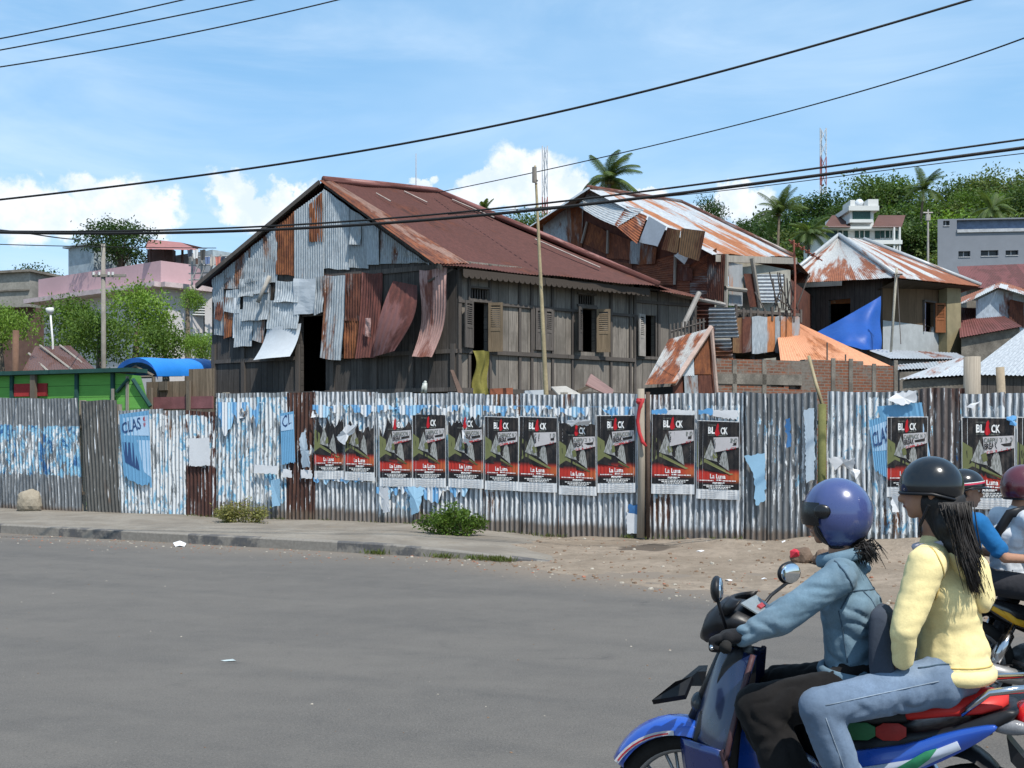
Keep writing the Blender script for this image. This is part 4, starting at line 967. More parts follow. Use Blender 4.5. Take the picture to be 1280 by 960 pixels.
mb = MB(); mb.sheet(A2 + V((0, -.05, .05)), A2 + V((.05, -.55, -.1)), EL2 + V((.0, -.5, -.08)), EL2 + V((0, 0, .05)), .3, .01, 2); mb.build('roof_verge', T_STR, r2, smooth=True)
mb = MB(); mb.box(EC2 + V((.1, -.06, -.22)), ER2 - EC2, V((0, .06, 0)), V((0, 0, .20))); mb.build('fascia', W_PALE, r2)
def tpatch(W, par, pts, mat, off, pitch=.076, bend=None, amp=.01):
    mb = MB(); q = [W.px(x, y, off) for x, y in pts]
    mb.sheet(*q, pitch, amp, 6, bend, uo=pts[0][0] * .37, ragged=.03)
    return mb.build('metal_sheet', mat, par, smooth=True)
for pts, mat, off in [
    ([(679, 282), (709, 260), (712, 309), (680, 300)], T_ZG, .04), ([(708, 260), (729, 258), (727, 314), (712, 314)], T_RO, .06),
    ([(735, 277), (760, 290), (758, 318), (728, 304)], T_RO, .08), ([(760, 290), (788, 300), (788, 325), (758, 322)], T_RM, .05),
    ([(788, 301), (801, 303), (799, 331), (786, 330)], T_ZG, .10), ([(801, 302), (821, 310), (819, 330), (799, 331)], T_RO, .12),
    ([(884, 322), (907, 318), (904, 378), (884, 372)], T_RD, .06), ([(706, 314), (790, 330), (790, 345), (706, 330)], T_RM, .03), ([(845, 330), (866, 336), (866, 352), (846, 350)], T_RD, .1)]: tpatch(TW, tin_house, pts, mat, off)
# horizontally ridged siding
for pts, mat, off in [([(796, 357), (796, 332), (843, 318), (842, 357)], T_RM, .05), ([(862, 350), (862, 332), (896, 310), (897, 372)], T_RM, .04), ([(846, 381), (846, 330), (862, 330), (862, 381)], T_RM, .07), ([(862, 381), (862, 345), (892, 345), (894, 381)], T_RD, .05)]:
    tpatch(TW, tin_house, pts, mat, off)
# the awning of long sheets sagging off the roof edge, and its hanging tail pieces
def tq(x, y, o): return TW.px(x, y, o)
mb = MB(); mb.sheet(tq(737, 240, .25), tq(722, 257, .75), tq(772, 283, 1.0), tq(806, 262, .35), .10, .013, 5, lambda u, v: V((0, 0, -.06 * math.sin(v * 3.1))), uo=3); mb.build('metal_sheet', T_STR, tin_house, smooth=True)
mb = MB(); mb.sheet(tq(783, 258, .35), tq(768, 281, 1.0), tq(796, 305, 1.1), tq(809, 270, .5), .10, .013, 4, uo=9); mb.build('metal_sheet', tin('sheet_half_rust', (.42, .42, .41), (.28, .09, .035), .55, sheets=50), tin_house, smooth=True)
for pts, mat, off, pt in [([(811, 270), (833, 283), (822, 308), (799, 302)], T_WH, .9, 0), ([(834, 284), (851, 288), (847, 316), (826, 312)], T_BR, .7, .08), ([(852, 285), (882, 289), (874, 326), (848, 318)], T_BR, 1.0, .09), ([(843, 320), (848, 315), (860, 322), (855, 330)], T_ZB, .8, 0)]:
    tpatch(TW, tin_house, pts, mat, off, pt)
for a, b in (((734, 277), (727, 304)), ((760, 288), (759, 317)), ((844, 318), (843, 356))): mb = MB(); mb.tube([tq(*a, .16), tq(*b, .16)], .045, 6); mb.build('batten', W_PALE, tin_house)
# right side: posts, rust panels, zinc sheet of horizontal ridges
mb = MB()
for a, b, o in (((908, 318), (907, 385), .35), ((940, 323), (950, 385), .35)): mb.tube([TF.px(*a, o), TF.px(*b, o)], .07, 7)
mb.tube([TF.px(906, 360, .36), TF.px(932, 363, .36)], .07, 7); mb.build('porch_post', W_PALE, tin_house)
for pts, mat, off in [([(911, 328), (928, 330), (928, 382), (911, 382)], T_OP, .2), ([(929, 342), (943, 342), (951, 384), (937, 384)], T_RD, .28)]: tpatch(TF, tin_house, pts, mat, off)
mb = MB(); mb.sheet(TF.px(946, 378, .3), TF.px(946, 343, .3), TF.px(981, 343, .3), TF.px(975, 378, .3), .12, .02, 2); mb.build('metal_sheet', T_STR, tin_house, smooth=True)
# lower corner sheets stacked under the gable corner
for pts, mat, off, dd in [([(886, 423), (886, 384), (918, 384), (924, 422)], T_STR, 1.0, 0), ([(890, 456), (890, 424), (914, 424), (917, 455)], T_STR, 1.1, 0), ([(868, 420), (868, 384), (888, 384), (888, 420)], T_RD, .95, 0)]:
    mb = MB(); mb.sheet(*[TW.px(x, y, off) for x, y in pts], .11, .018, 2, uo=pts[0][1]); mb.build('metal_sheet', tin('sheet_third_rust', (.40, .41, .42), (.30, .11, .045), .40, sheets=50) if mat is T_STR else mat, tin_house, smooth=True)
mb = MB(); mb.tube([P(874, 366, 30.5), P(853, 410, 30.0)], .07, 7); mb.tube([P(800, 358, 30.8), P(906, 381, 31.4)], .06, 7)
tag(mb.build('leaning_beam', plain('beam_grey', (.28, .26, .24), .9)), 'grey beam leaning between the side bay of wooden house and tin house', 'beam')
# balcony box hung on the front, boards of orange and grey
BA, BB = P(916, HZ, 31.5), P(1000, HZ, 32.6); BW = Wall(BA, BB)
bal = thing('balcony_shack', 'boxy balcony of orange and grey upright sheets on stilts above brick wall', 'shack', V((7.3, 32, 0)))
zt, zb = BW.sz(950, 387)[1], BW.sz(950, 442)[1]
mb = MB(); BW.cells(mb, 0, BW.L, zb + .05, zt - .1, [], -.1); BW.bx(mb, 0, BW.L, zb, zb + .12, -2.4, -.05); mb.build('box_frame', W_DK, bal)
for i, (x0, x1, mat) in enumerate([(916, 928, T_BR), (928, 940, T_RD), (940, 959, T_ZB), (959, 970, T_OP), (969, 978, T_ZG), (976, 990, T_OP), (988, 1000, T_OP)]):
    q = [BW.px(x, y, .03 + .02 * (i % 3)) for x, y in ((x0, 396), (x1, 396), (x1, 441 - (i % 2) * 2), (x0, 440 + (i % 3)))]
    mb = MB(); mb.sheet(*q, .15, .006, 3, uo=i * 3., ragged=.05); mb.build('metal_sheet', mat, bal, smooth=True)
mb = MB()
for x in range(918, 1000, 9):
    q = BW.sz(x)[0]; BW.bx(mb, q, q + .07, zt - .30, zt + rng.uniform(-.02, .1), .0, .05)
BW.bx(mb, 0, BW.L, zt - .12, zt - .04, .0, .04)
for x in (920, 945, 978, 995): q = BW.sz(x)[0]; BW.bx(mb, q - .05, q + .05, 0, zb, -.2, -.1); BW.bx(mb, q - .05, q + .05, 0, zb, -2.2, -2.1)
mb.build('post', W_TR, bal)
mb = MB()
for k in range(16):
    a = P(rng.uniform(955, 998), 388, 32.2); mb.tube([a, a + V((rng.uniform(-.5, .5), rng.uniform(-.3, .3), rng.uniform(.3, 1.1)))], .02, 5)
tag(mb.build('stick_pile', W_TR), 'tangle of thin sticks standing on the orange balcony shack', 'sticks')
mb = MB(); mb.tube([P(993, 395, 32), P(994, 345, 32), P(992, 300, 32)], .03, 6)
for k in range(6): c = P(990 + k * 6.5, 303 + k * 4, 32); mb.box(c - V((.02, .2, 0)), V((.04, 0, 0)), V((0, .4, 0)), V((0, 0, .04))); mb.ball(c, .05, 6, 4)
mb.tube([P(986, 300, 32), P(1028, 326, 32)], .02, 5)
tag(mb.build('tv_antenna', plain('antenna_rust', (.25, .09, .06), .8)), 'slanting reddish television aerial on thin pole above the balcony shack', 'antenna')
# ---------------- lean-to shed
shed = thing('lean_to_shed', 'little patchwork shed with sloping half rusted roof behind the ribboned post', 'shed', V((4.4, 25, 0)))
SA, SB = P(824, HZ, 24.2), P(893, HZ, 25.5); SH = Wall(SA, SB)
mb = MB(); mb.sheet(P(836, 424, 25.6), P(888, 410, 26.4), P(845, 479, 24.2), P(806, 481, 24.6), .08, .011, 3, uo=2)
mb.build('roof', tin('sheet_half_rust', (1, 1, 1)), shed, smooth=True)
def shq(x, y, o=0): return SH.px(x, y, o)
mb = MB(); mb.add([shq(840, 600), shq(893, 600), shq(893, 408), shq(886, 412), shq(838, 482)], [(0, 1, 2, 3, 4)], [(0, 3), (1, 3), (1, 0), (.9, 0), (0, 2)]); mb.build('end_wall', T_RD, shed)
for pts, mat in [([(850, 456), (867, 440), (868, 470), (850, 470)], T_WH), ([(855, 469), (872, 469), (873, 494), (856, 494)], T_ZB), ([(868, 440), (889, 412), (890, 468), (868, 468)], T_RO), ([(873, 469), (890, 469), (892, 494), (873, 494)], T_RD)]:
    mb = MB(); mb.sheet(*[shq(x, y, .05) for x, y in pts], .08, .01, 2); mb.build('metal_sheet', mat, shed, smooth=True)
mb = MB(); mb.tube([shq(842, 480, .12), shq(889, 409, .12)], .06, 7); mb.tube([shq(889, 409, .12), shq(896, 494, .12)], .05, 7); mb.build('edge_batten', plain('batten_pink', (.45, .33, .28), .9), shed)
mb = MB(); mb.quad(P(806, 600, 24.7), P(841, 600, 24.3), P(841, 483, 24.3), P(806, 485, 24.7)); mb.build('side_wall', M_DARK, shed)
mb = MB()
for pts in ([(816, 415), (876, 405)],):
    pass
for k in range(10): x = 838 + k * 4.6; mb.tube([P(x, 430 - k * 1.5, 28.5), P(x, 405 - k * .8, 28.5)], .03, 5)
mb.tube([P(838, 415, 28.5), P(882, 402, 28.5)], .03, 5)
tag(mb.build('picket_screen', W_TR), 'dark picket screen behind the little shed, at the foot of leaning beam', 'screen')
# ---------------- brick wall with posts and hole, orange roof behind
KA, KB = P(893, HZ, 27.5), P(1118, HZ, 29.5); KW = Wall(KA, KB)
bw = thing('brick_wall', 'crumbling brick wall with concrete bands and small openings behind the fence', 'wall', V((9, 28.5, 0)))
h1 = (KW.sz(961)[0], KW.sz(977)[0], KW.sz(970, 484)[1], KW.sz(970, 474)[1]); h2 = (KW.sz(983)[0], KW.sz(998)[0], KW.sz(990, 487)[1], KW.sz(990, 474)[1])
mb = MB(); zt1 = KW.sz(950, 450)[1]; zt2 = KW.sz(1050, 451)[1]; q1, q2 = KW.sz(1003)[0], KW.sz(1076)[0]
KW.cells(mb, 0, q1, 0, zt1, [h1, h2]); KW.cells(mb, q1, q2, 0, zt2, []); KW.cells(mb, q2, KW.L, 0, KW.sz(1090, 457)[1], [])
KW.bx(mb, 0, KW.L, 0, .2, -.25, -.004)
o = mb.build('brickwork', BRK, bw); md = o.modifiers.new('thick', 'SOLIDIFY'); md.thickness = .2; md.offset = 0
mb = MB()
for x, y in ((915, 450), (952, 450), (1038, 430), (1060, 447), (1089, 455), (1116, 450)): q, z = KW.sz(x, y); KW.bx(mb, q - .06, q + .06, 0, min(z, zt2 + .05), .1, .125)
KW.bx(mb, 0, q1 - .1, zt1 - .62, zt1 - .36, .1, .125)
mb.build('concrete_band', CONC, bw)
mb = MB()
for x, y in ((1034, 428), (1057, 443)): q = KW.px(x, 452, 0); mb.tube([q, KW.px(x, y, 0)], .02, 5)
mb.build('rebar', W_TR, bw)
mb = MB(); mb.sheet(P(968, 391, 34.4), P(1004, 407, 33.6), P(1114, 458, 30.6), P(976, 453, 30.2), .085, .012, 3)
orf = thing('orange_roof_shed', 'shed with bright faded orange corrugated roof behind brick wall', 'shed', V((9, 31.5, 0)))
mb.build('roof', T_OR, orf, smooth=True)
mb = MB(); mb.quad(P(978, 600, 30.6), P(1110, 600, 31), P(1110, 460, 31), P(978, 457, 30.6)); mb.add([P(1110, 600, 31), P(1000, 600, 34), P(970, 600, 34.4), P(970, 396, 34.4), P(1002, 411, 33.7), P(1110, 460, 31)], [(0, 1, 4, 5), (1, 2, 3, 4)]); mb.build('side_wall', CONC, orf)
# ---------------- timber house with the tarp
HL, HCn, HR = P(985, HZ, 41), P(1103, HZ, 38), P(1188, HZ, 41)
th = thing('timber_house', 'brown boarded house under a rust streaked pyramid roof, blue tarp on its side', 'house', V((14, 41, 0)))
LW_, FW_ = Wall(HL, HCn), Wall(HCn, HR)
zt = LW_.sz(1103, 343)[1]
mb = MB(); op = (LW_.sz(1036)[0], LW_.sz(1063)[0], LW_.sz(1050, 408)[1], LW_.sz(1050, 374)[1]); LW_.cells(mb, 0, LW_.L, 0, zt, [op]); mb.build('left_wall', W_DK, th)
W_BRN = wood('brown_boards', (.15, .10, .062), .55, .25, stain=.3)
zg = FW_.sz(1140, 405)[1]
mb = MB(); wn_ = (FW_.sz(1154)[0], FW_.sz(1167)[0], FW_.sz(1160, 415)[1], FW_.sz(1160, 378)[1]); FW_.cells(mb, 0, FW_.L, zg, zt, [(wn_[0], wn_[1], zg, wn_[3])]); mb.build('front_wall', W_BRN, th)
mb = MB(); FW_.cells(mb, 0, FW_.L, 0, zg, [(wn_[0], wn_[1], wn_[2], zg)], .02); mb.build('plaster_base', plain('plaster_grey', (.36, .38, .39), .9, .15), th)
mb = MB(); FW_.bx(mb, FW_.L - .9, FW_.L + .1, 0, zt, .03, .35); mb.build('corner_pier', plain('pier_khaki', (.26, .22, .13), .9, .2), th)
mb = MB()
for a, b, c, e in ((wn_[0] - .05, wn_[0], wn_[2], wn_[3]), (wn_[1], wn_[1] + .05, wn_[2], wn_[3]), (wn_[0] - .05, wn_[1] + .05, wn_[3], wn_[3] + .06)): FW_.bx(mb, a, b, c, e, .0, .08)
wf = mb.build('window', W_TR, th); shutter(wn_[1], wn_[2], wn_[3], .38, R(35), wf, wood('shutter_orange', (.28, .11, .05), 3.), 1, FW_)
mb = MB(); mb.sheet(FW_.at(wn_[0] + .05, wn_[3], -.05), FW_.at(wn_[0] + .25, wn_[3], -.05), FW_.at(wn_[0] + .22, wn_[2], -.05), FW_.at(wn_[0] + .05, wn_[2], -.05), .1, .03, 3); mb.build('curtain', plain('curtain_lilac', (.35, .33, .45), .9), wf, smooth=True)
hb = [V((HL.x + 1.5, HL.y + 6, 0)), V((HR.x + 1.5, HR.y + 4.0, 0))]
mb = MB()
for a, b in ((V((HL.x, HL.y, 0)), hb[0]), (hb[0], hb[1]), (hb[1], V((HR.x, HR.y, 0)))): mb.quad(a, b, b + V((0, 0, zt)), a + V((0, 0, zt)))
mb.build('rear_wall', W_DK, th)
T_HP = tin('roof_rust_streaked', (.43, .44, .44), (.27, .10, .05), .42, (.19, .07, .04), sheets=.85, metal=.05, rough=.6, sc=.7, vr=.035)
PK = P(1049, 295, 42.5); RC = P(1122, 347, 36.9); LC = P(974, 355, 41); RR = P(1226, 358, 41.2); BL_, BR_ = LC + V((2, 8.5, 0)), RR + V((0, 5, 0)); PK2 = PK + V((1.2, .9, 0))
mb = MB(); mb.sheet(PK, PK + V((.02, 0, 0)), RC, LC, .09, .011, 3, ragged=.04); mb.sheet(PK + V((.01, .01, 0)), PK2, RR, RC, .09, .011, 3, uo=20, ragged=.04)
mb.sheet(PK2, PK2 + V((.02, 0, 0)), BR_, RR, .09, .01, 2, uo=40); mb.sheet(PK2, PK, BL_, BR_, .09, .01, 2, uo=60); mb.sheet(PK, PK, LC, BL_, .09, .01, 2, uo=80)
rf = mb.build('roof', T_HP, th, smooth=True)
mb = MB()
for a, b in ((PK, RC), (PK, LC), (PK2, RR)): mb.tube([a + V((0, 0, .05)), b + V((0, 0, .05))], .085, 7)
mb.build('ridge_cap', T_STR, rf, smooth=True)
mb = MB(); mb.box(LC + V((0, -.08, -.18)), (RC - LC) * .55, V((0, .06, 0)), V((0, 0, .16))); mb.build('gutter', W_PALE, rf)
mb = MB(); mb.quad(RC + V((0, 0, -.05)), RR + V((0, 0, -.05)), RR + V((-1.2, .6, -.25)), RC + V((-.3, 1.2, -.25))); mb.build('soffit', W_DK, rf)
mb = MB(); TP = [P(1101, 370, 37.2), P(1101, 437, 36.2), P(1076, 437, 34.6), P(1016, 418, 36.4)]
mb.sheet(TP[0], TP[1], TP[2], TP[3], 0, 0, 8, None); mb = MB(); n = 22; pts = []
for j in range(n + 1):
    for i in range(n + 1):
        u, v = i / n, j / n; q = TP[0].lerp(TP[3], u).lerp(TP[1].lerp(TP[2], u), v)
        pts.append(q + V((0, -.06 * math.sin(v * 9 + u * 5) - .05 * math.sin(u * 13 - v * 6) - .25 * math.sin(u * 3.14) * math.sin(v * 3.14), -.02 * math.sin(u * 3.14) * (1 - v))))
mb.add(pts, [(j * (n + 1) + i, j * (n + 1) + i + 1, (j + 1) * (n + 1) + i + 1, (j + 1) * (n + 1) + i) for j in range(n) for i in range(n)])
tag(mb.build('blue_tarp', plain('tarp_blue', (.012, .07, .30), .45, .12, 1.2, .1), smooth=True), 'taut blue tarpaulin stretched from the timber house corner down to the orange roof', 'tarp')
pole('thin_mast', 'thin pale pole with guy wire in front of the timber house', 'pole', [P(1113, 450, 35), P(1117, 390, 35), P(1121, 335, 35)], .04, plain('mast_pale', (.35, .32, .26), .8))
mb = MB(); mb.tube([P(1121, 338, 35), P(1126, 430, 34)], .014, 5); mb.tube([P(1117, 343, 35), P(1128, 343, 35)], .03, 5); tag(mb.build('guy_wire', W_TR), 'guy wire beside the thin pale pole at the timber house', 'wire')
# ---------------- low white zinc roofs on the right
T_W = tin('roof_white_zinc', (.42, .44, .46), (.28, .11, .06), .10, sheets=.85, metal=.1, rough=.5, sc=.5)
def shedbox(name, label, roofpts, mat, wallmat=CONC, wall_h=None, pitch=.10, amp=.012, group=None):
    q = [P(*a) for a in roofpts]; c = sum(q, V()) / 4; c.z = 0
    t = thing(name, label, 'shed', c, group=group)
    mb = MB(); mb.sheet(*q, pitch, amp, 3); mb.build('roof', mat, t, smooth=True)
    mb = MB(); inn = [p.lerp(sum(q, V()) / 4, .06) + V((0, 0, -.06)) for p in q]
    for i in range(4):
        a, b = inn[i], inn[(i + 1) % 4]; mb.quad(V((a.x, a.y, 0)), V((b.x, b.y, 0)), b, a)
    mb.build('wall', wallmat, t); return t
shedbox('zinc_roof_shed', 'low shed with thin white zinc roof just below the blue tarp', [(1080, 436, 36), (1195, 441, 36), (1212, 449, 32.5), (1113, 448, 32.5)], T_W)
shedbox('zinc_roof_shed', 'narrow grey roofed shed between brick wall and white roofs', [(1118, 456, 31), (1205, 449, 31.4), (1210, 458, 30), (1122, 462, 29.6)], T_STR)
shedbox('zinc_roof_shed', 'long low white corrugated roof with one rusty sheet behind the dark fence panel', [(1195, 448, 31), (1222, 446, 31), (1216, 468, 27), (1124, 474, 27)], tin('roof_white_one_rust', (.42, .44, .46), (.28, .11, .06), .25, sheets=.85, metal=.1, sc=.5))
shedbox('zinc_roof_shed', 'bright white corrugated roof sloping up to the right photo edge', [(1284, 408, 30), (1420, 400, 30), (1400, 472, 26), (1206, 468, 26)], tin('roof_white_edge', (.36, .38, .40), (.26, .10, .06), .18, sheets=.85, metal=.1, sc=.4), W_DK)
mb = MB(); KBx = P(1180, 482, 26.5)
mb.quad(P(1122, 600, 27.2), P(1216, 600, 27.2), P(1216, 472, 27.2), P(1122, 476, 27.2))
# ---------------- dark red roofed houses further right
T_DR = tin('roof_dark_red', (.16, .055, .05), (.12, .04, .035), .5, (.09, .035, .03), sheets=.8, metal=0, rough=.8, var=.15)
shedbox('red_roof_house', 'house with broad dull maroon roof below the grey concrete building', [(1196, 333, 58), (1300, 329, 60), (1330, 360, 50), (1205, 360, 50)], T_DR, group='maroon roofed houses at right')
shedbox('red_roof_house', 'small house with sloping dark red roof between timber house and white roofs', [(1198, 384, 45), (1240, 386, 45), (1278, 408, 39), (1200, 422, 39)], T_DR, group='maroon roofed houses at right')
sg = thing('gable_shack', 'little shack with rust edged roof and pale blue tin gable near right edge', 'shack', V((18.5, 43, 0)))
mb = MB(); q = [P(1196, 380, 42), P(1248, 360, 46), P(1249, 358, 46), P(1300, 372, 42)]
mb.sheet(P(1196, 384, 41.5), P(1248, 359, 42), P(1252, 352, 49), P(1200, 372, 49), .09, .01, 2); mb.sheet(P(1248, 359, 42), P(1320, 380, 41.5), P(1320, 374, 49), P(1252, 352, 49), .09, .01, 2, uo=9); mb.build('roof', T_HP, sg, smooth=True)
mb = MB(); a = [P(1220, 410, 42.3), P(1300, 410, 42.3), P(1300, 376, 42.3), P(1248, 362, 42.3), P(1220, 376, 42.3)]; mb.add(a, [(0, 1, 2, 3, 4)], [(p.x, p.z) for p in a]); mb.add([V((p.x, p.y, 0 if i < 2 else a[i].z)) for i, p in enumerate(a)], [(0, 1, 2, 3, 4)]) if False else None
mb.quad(P(1220, 410, 42.3) * V((1, 1, 0)), P(1300, 410, 42.3) * V((1, 1, 0)), a[1], a[0]); mb.build('gable_wall', tin('gable_paleblue', (.40, .46, .52), (.25, .09, .05), .2, sheets=.8), sg)
mb = MB(); mb.sheet(P(1262, 374, 42.2), P(1280, 378, 42.2), P(1280, 408, 42.2), P(1262, 406, 42.2), .09, .01, 2); mb.build('metal_sheet', T_RD, sg, smooth=True)
# ---------------- grey concrete building
def block(name, label, x0, x1, yt, D, depth, mat, side=0.0, cat='building', x0b=None):
    a, b = P(x0, HZ, D), P(x1, HZ, D + side); W = Wall(a, b); z = W.sz(x0, yt)[1]
    t = thing(name, label, cat, V(((a.x + b.x) / 2, (a.y + b.y) / 2, 0)))
    return t, W, z
PG_ = plain('render_grey', (.20, .215, .245), .9, .1, .15, .1)
gb, W, z = block('concrete_building', 'plain grey rendered building with three small windows at right edge', 1172, 1330, 274, 88, 8, PG_, -1)
sx = lambda x, y=HZ: W.sz(x, y)
wins = [(sx(a)[0], sx(b)[0], sx(a, y1)[1], sx(a, y0)[1]) for a, b, y0, y1 in ((1198, 1213, 314, 321), (1226, 1248, 313, 320), (1257, 1273, 313, 319), (1179, 1187, 276, 282))]
dv_ = V((4.2, 9, 0)); rec = (sx(1196)[0], W.L, sx(1250, 286)[1], sx(1250, 274)[1])
mb = MB(); W.cells(mb, 0, W.L, 0, z, wins + [rec], 0, .4)
for k in (0, 1):
    p = W.at(0 if k == 0 else W.L, 0); mb.quad(p, p + dv_, p + dv_ + V((0, 0, z)), p + V((0, 0, z)))
mb.quad(W.at(0, 0) + dv_, W.at(W.L, 0) + dv_, W.at(W.L, z) + dv_, W.at(0, z) + dv_); mb.quad(W.at(0, z), W.at(W.L, z), W.at(W.L, z) + dv_, W.at(0, z) + dv_)
mb.build('wall', PG_, gb)
mb = MB(); W.bx(mb, rec[0], rec[1], rec[2], rec[3], -.5, -.45); mb.build('recess', plain('recess_blue', (.15, .2, .30), .8), gb)
mb = MB(); W.bx(mb, rec[0], rec[1], rec[2] - .25, rec[2], -.1, .12); mb.build('ledge', plain('ledge_pale', (.4, .41, .43), .8), gb)
for i, h in enumerate(wins):
    mb = MB(); W.bx(mb, h[0], h[1], h[2], h[3], -.35, -.3)
    f_ = mb.build('window', plain('glass_dark', (.03, .035, .04), .2, bump=0), gb); mb = MB(); m_ = (h[0] + h[1]) / 2; W.bx(mb, m_ - .04, m_ + .04, h[2], h[3], -.29, -.25); mb.build('mullion', plain('ledge_pale', (0, 0, 0)), f_); mb = MB(); W.bx(mb, h[0], h[1], h[2] - .06, h[2] - .003, -.2, .05); mb.build('sill', plain('ledge_pale', (0, 0, 0)), f_)
# ---------------- white house on the hill
WH = plain('white_paint', (.62, .62, .60), .7, .08, .4, .05)
hv = thing('hillside_house', 'white terraced villa with brown tiled roofs among trees on the hill', 'house', P(1080, 330, 120)); hv.location.z = 8
DH = 120
def hq(x, y, d=0): return P(x, y, DH + d)
def hbox(mb, x0, x1, y0, y1, d0, d1): a = hq(x0, y1, d0); mb.box(a, V((hq(x1, y1, d0).x - a.x, 0, 0)), V((0, d1 - d0, 0)), V((0, 0, hq(x0, y0, d0).z - a.z)))
mb = MB(); hbox(mb, 1032, 1126, 284, 345, 0, 9); hbox(mb, 1063, 1092, 262, 284, -.5, 7); hbox(mb, 1061, 1099, 257, 263, -1, 8); hbox(mb, 1063, 1069, 250, 257, -.8, 2); hbox(mb, 1085, 1098, 249, 257, -.8, 2); hbox(mb, 1030, 1126, 283, 286, -1.2, 9.1); hbox(mb, 1061, 1128, 300, 305, -1.6, 0); hbox(mb, 1062, 1091, 274, 278, -1.2, 0)
mb.build('wall', WH, hv)
mb = MB(); mb.ball(hq(1074, 255, 1), (.5, .5, .55), 10, 6); mb.build('water_tank', plain('tank_white', (.6, .62, .64), .5), hv, smooth=True)
TB = plain('tile_brown', (.11, .055, .045), .9, .2, .5, .3)
for x0, x1, xa, xb in ((1032, 1063, 1040, 1064), (1092, 1127, 1098, 1132)):
    mb = MB(); mb.quad(hq(x0 - 2, 284, -1.5), hq(x1, 284, -1.5), hq(xb, 269, 4), hq(xa, 269, 4)); mb.quad(hq(xa, 269, 4), hq(xb, 269, 4), hq(x1, 284, 10), hq(x0 - 2, 284, 10)); mb.add([hq(x0 - 2, 284, -1.5), hq(xa, 269, 4), hq(x0 - 2, 284, 10)], [(0, 1, 2)]); mb.add([hq(x1, 284, -1.5), hq(xb, 269, 4), hq(x1, 284, 10)], [(0, 1, 2)]); mb.build('roof', TB, hv)
GD = plain('glass_green', (.02, .06, .05), .25, bump=0)
for x0, x1, y0, y1 in ((1066, 1088, 264, 274), (1033, 1042, 289, 296), (1042, 1060, 287, 297), (1069, 1087, 286, 297), (1094, 1100, 285, 298), (1101, 1115, 285, 297), (1118, 1123, 285, 298), (1100, 1118, 307, 318)):
    mb = MB(); hbox(mb, x0, x1, y0, y1, -.12 if y0 > 270 else -.62, .1); wq = mb.build('window', GD, hv)
    if x1 - x0 > 12 and y0 > 280: mb = MB(); [hbox(mb, x, x + 1, y0, y1, -.22, -.1) for x in (x0 + 5, x0 + 11)]; mb.build('mullion', WH, wq)
mb = MB()
for x in (1117, 1124): hbox(mb, x, x + 2, 284, 345, -1.5, -1.1)
mb.build('pillar', WH, hv)
# ---------------- masts
def mast(label, x, y0, y1, D, w, zb):
    t = thing('radio_mast', label, 'mast', V((P(x, y0, D).x, D, zb)), group='lattice masts on the skyline'); a = P(x, y1, D); zt = P(x, y0, D).z; hw = w / 2
    nb = 12; X = a.x; Ms = [MB() for _ in range(6)]
    for k in range(nb):
        mb = Ms[k // 2]; za, zc = zb + (zt - zb) * k / nb, zb + (zt - zb) * (k + 1) / nb
        for sx_, sy in ((-1, -1), (1, -1), (0, 1)): mb.tube([V((X + sx_ * hw, D + sy * hw, za)), V((X + sx_ * hw, D + sy * hw, zc))], .10, 4)
        mb.tube([V((X - hw, D - hw, za)), V((X + hw, D - hw, zc))], .06, 4); mb.tube([V((X + hw, D - hw, za)), V((X, D + hw, zc))], .06, 4); mb.tube([V((X, D + hw, za)), V((X - hw, D - hw, zc))], .06, 4)
    for i, m in enumerate(Ms): m.build('white_section' if i % 2 else 'red_section', plain('mast_white', (.6, .6, .62), .8) if i % 2 else plain('mast_red', (.40, .16, .15), .8), t)
mast('red and white lattice radio mast standing on the wooded hill', 1028, 161, 250, 190, 1.0, 25)
mast('faint lattice mast seen between the two rusty roofs behind bamboo pole', 681, 183, 275, 200, .9, -1)
pole('aerial_rod', 'single thin aerial rod behind the maroon roof ridge', 'aerial', [P(520, 300, 60), P(520, 192, 60)], [.045, .025], plain('rod_grey', (.3, .3, .32), .6), 6)
# ---------------- left side: pink terrace house and neighbours
PK_ = plain('pink_paint', (.50, .33, .35), .85, .08, .5, .05); OFFW = plain('offwhite_wall', (.50, .47, .46), .85, .1, .5, .05)
ph_ = thing('pink_house', 'two storey house with pale pink roof terrace wall behind the left trees', 'house', V((-19, 54, 0)))
a0, a1, a2 = P(48, HZ, 56), P(201, HZ, 50), P(240, HZ, 51.2); W1, W2 = Wall(a0, a1), Wall(a1, a2)
def zz(W, x, y): return W.sz(x, y)[1]
mb = MB(); z0, z1 = zz(W1, 180, 356), zz(W1, 180, 329)
W1.bx(mb, 0, W1.L, z0, z1, -.15, 0); W2.bx(mb, 0, W2.L, z0, z1, -.15, 0); q = W2.at(W2.L, 0); mb.box(q + V((-.15, 0, z0)), V((.15, 0, 0)), V((0, 5, 0)), V((0, 0, z1 - z0))); mb.build('terrace_wall', PK_, ph_)
mb = MB(); W1.bx(mb, -.6, W1.L + .15, z0 - .22, z0 - .004, -6, .45); W2.bx(mb, -.1, W2.L + 1.4, z0 - .225, z0 - .008, -5, .5); mb.build('floor_slab', plain('slab_pale', (.52, .42, .42), .85), ph_)
mb = MB(); W1.bx(mb, 0, W1.L, 0, z0 - .22, -7, -.3); mb.build('wall', OFFW, ph_)
WB_ = Wall(P(200, HZ, 51), P(268, HZ, 51.6)); mb = MB(); w_ = (WB_.sz(215)[0], WB_.sz(256)[0], zz(WB_, 230, 417), zz(WB_, 230, 379)); WB_.cells(mb, 0, WB_.L, 0, z0 - .22, [w_], 0, .3); mb.build('wall', OFFW, ph_)
mb = MB(); WB_.bx(mb, w_[0], w_[1], w_[2], w_[3], -.5, -.4); wd_ = mb.build('window', M_DARK, ph_)
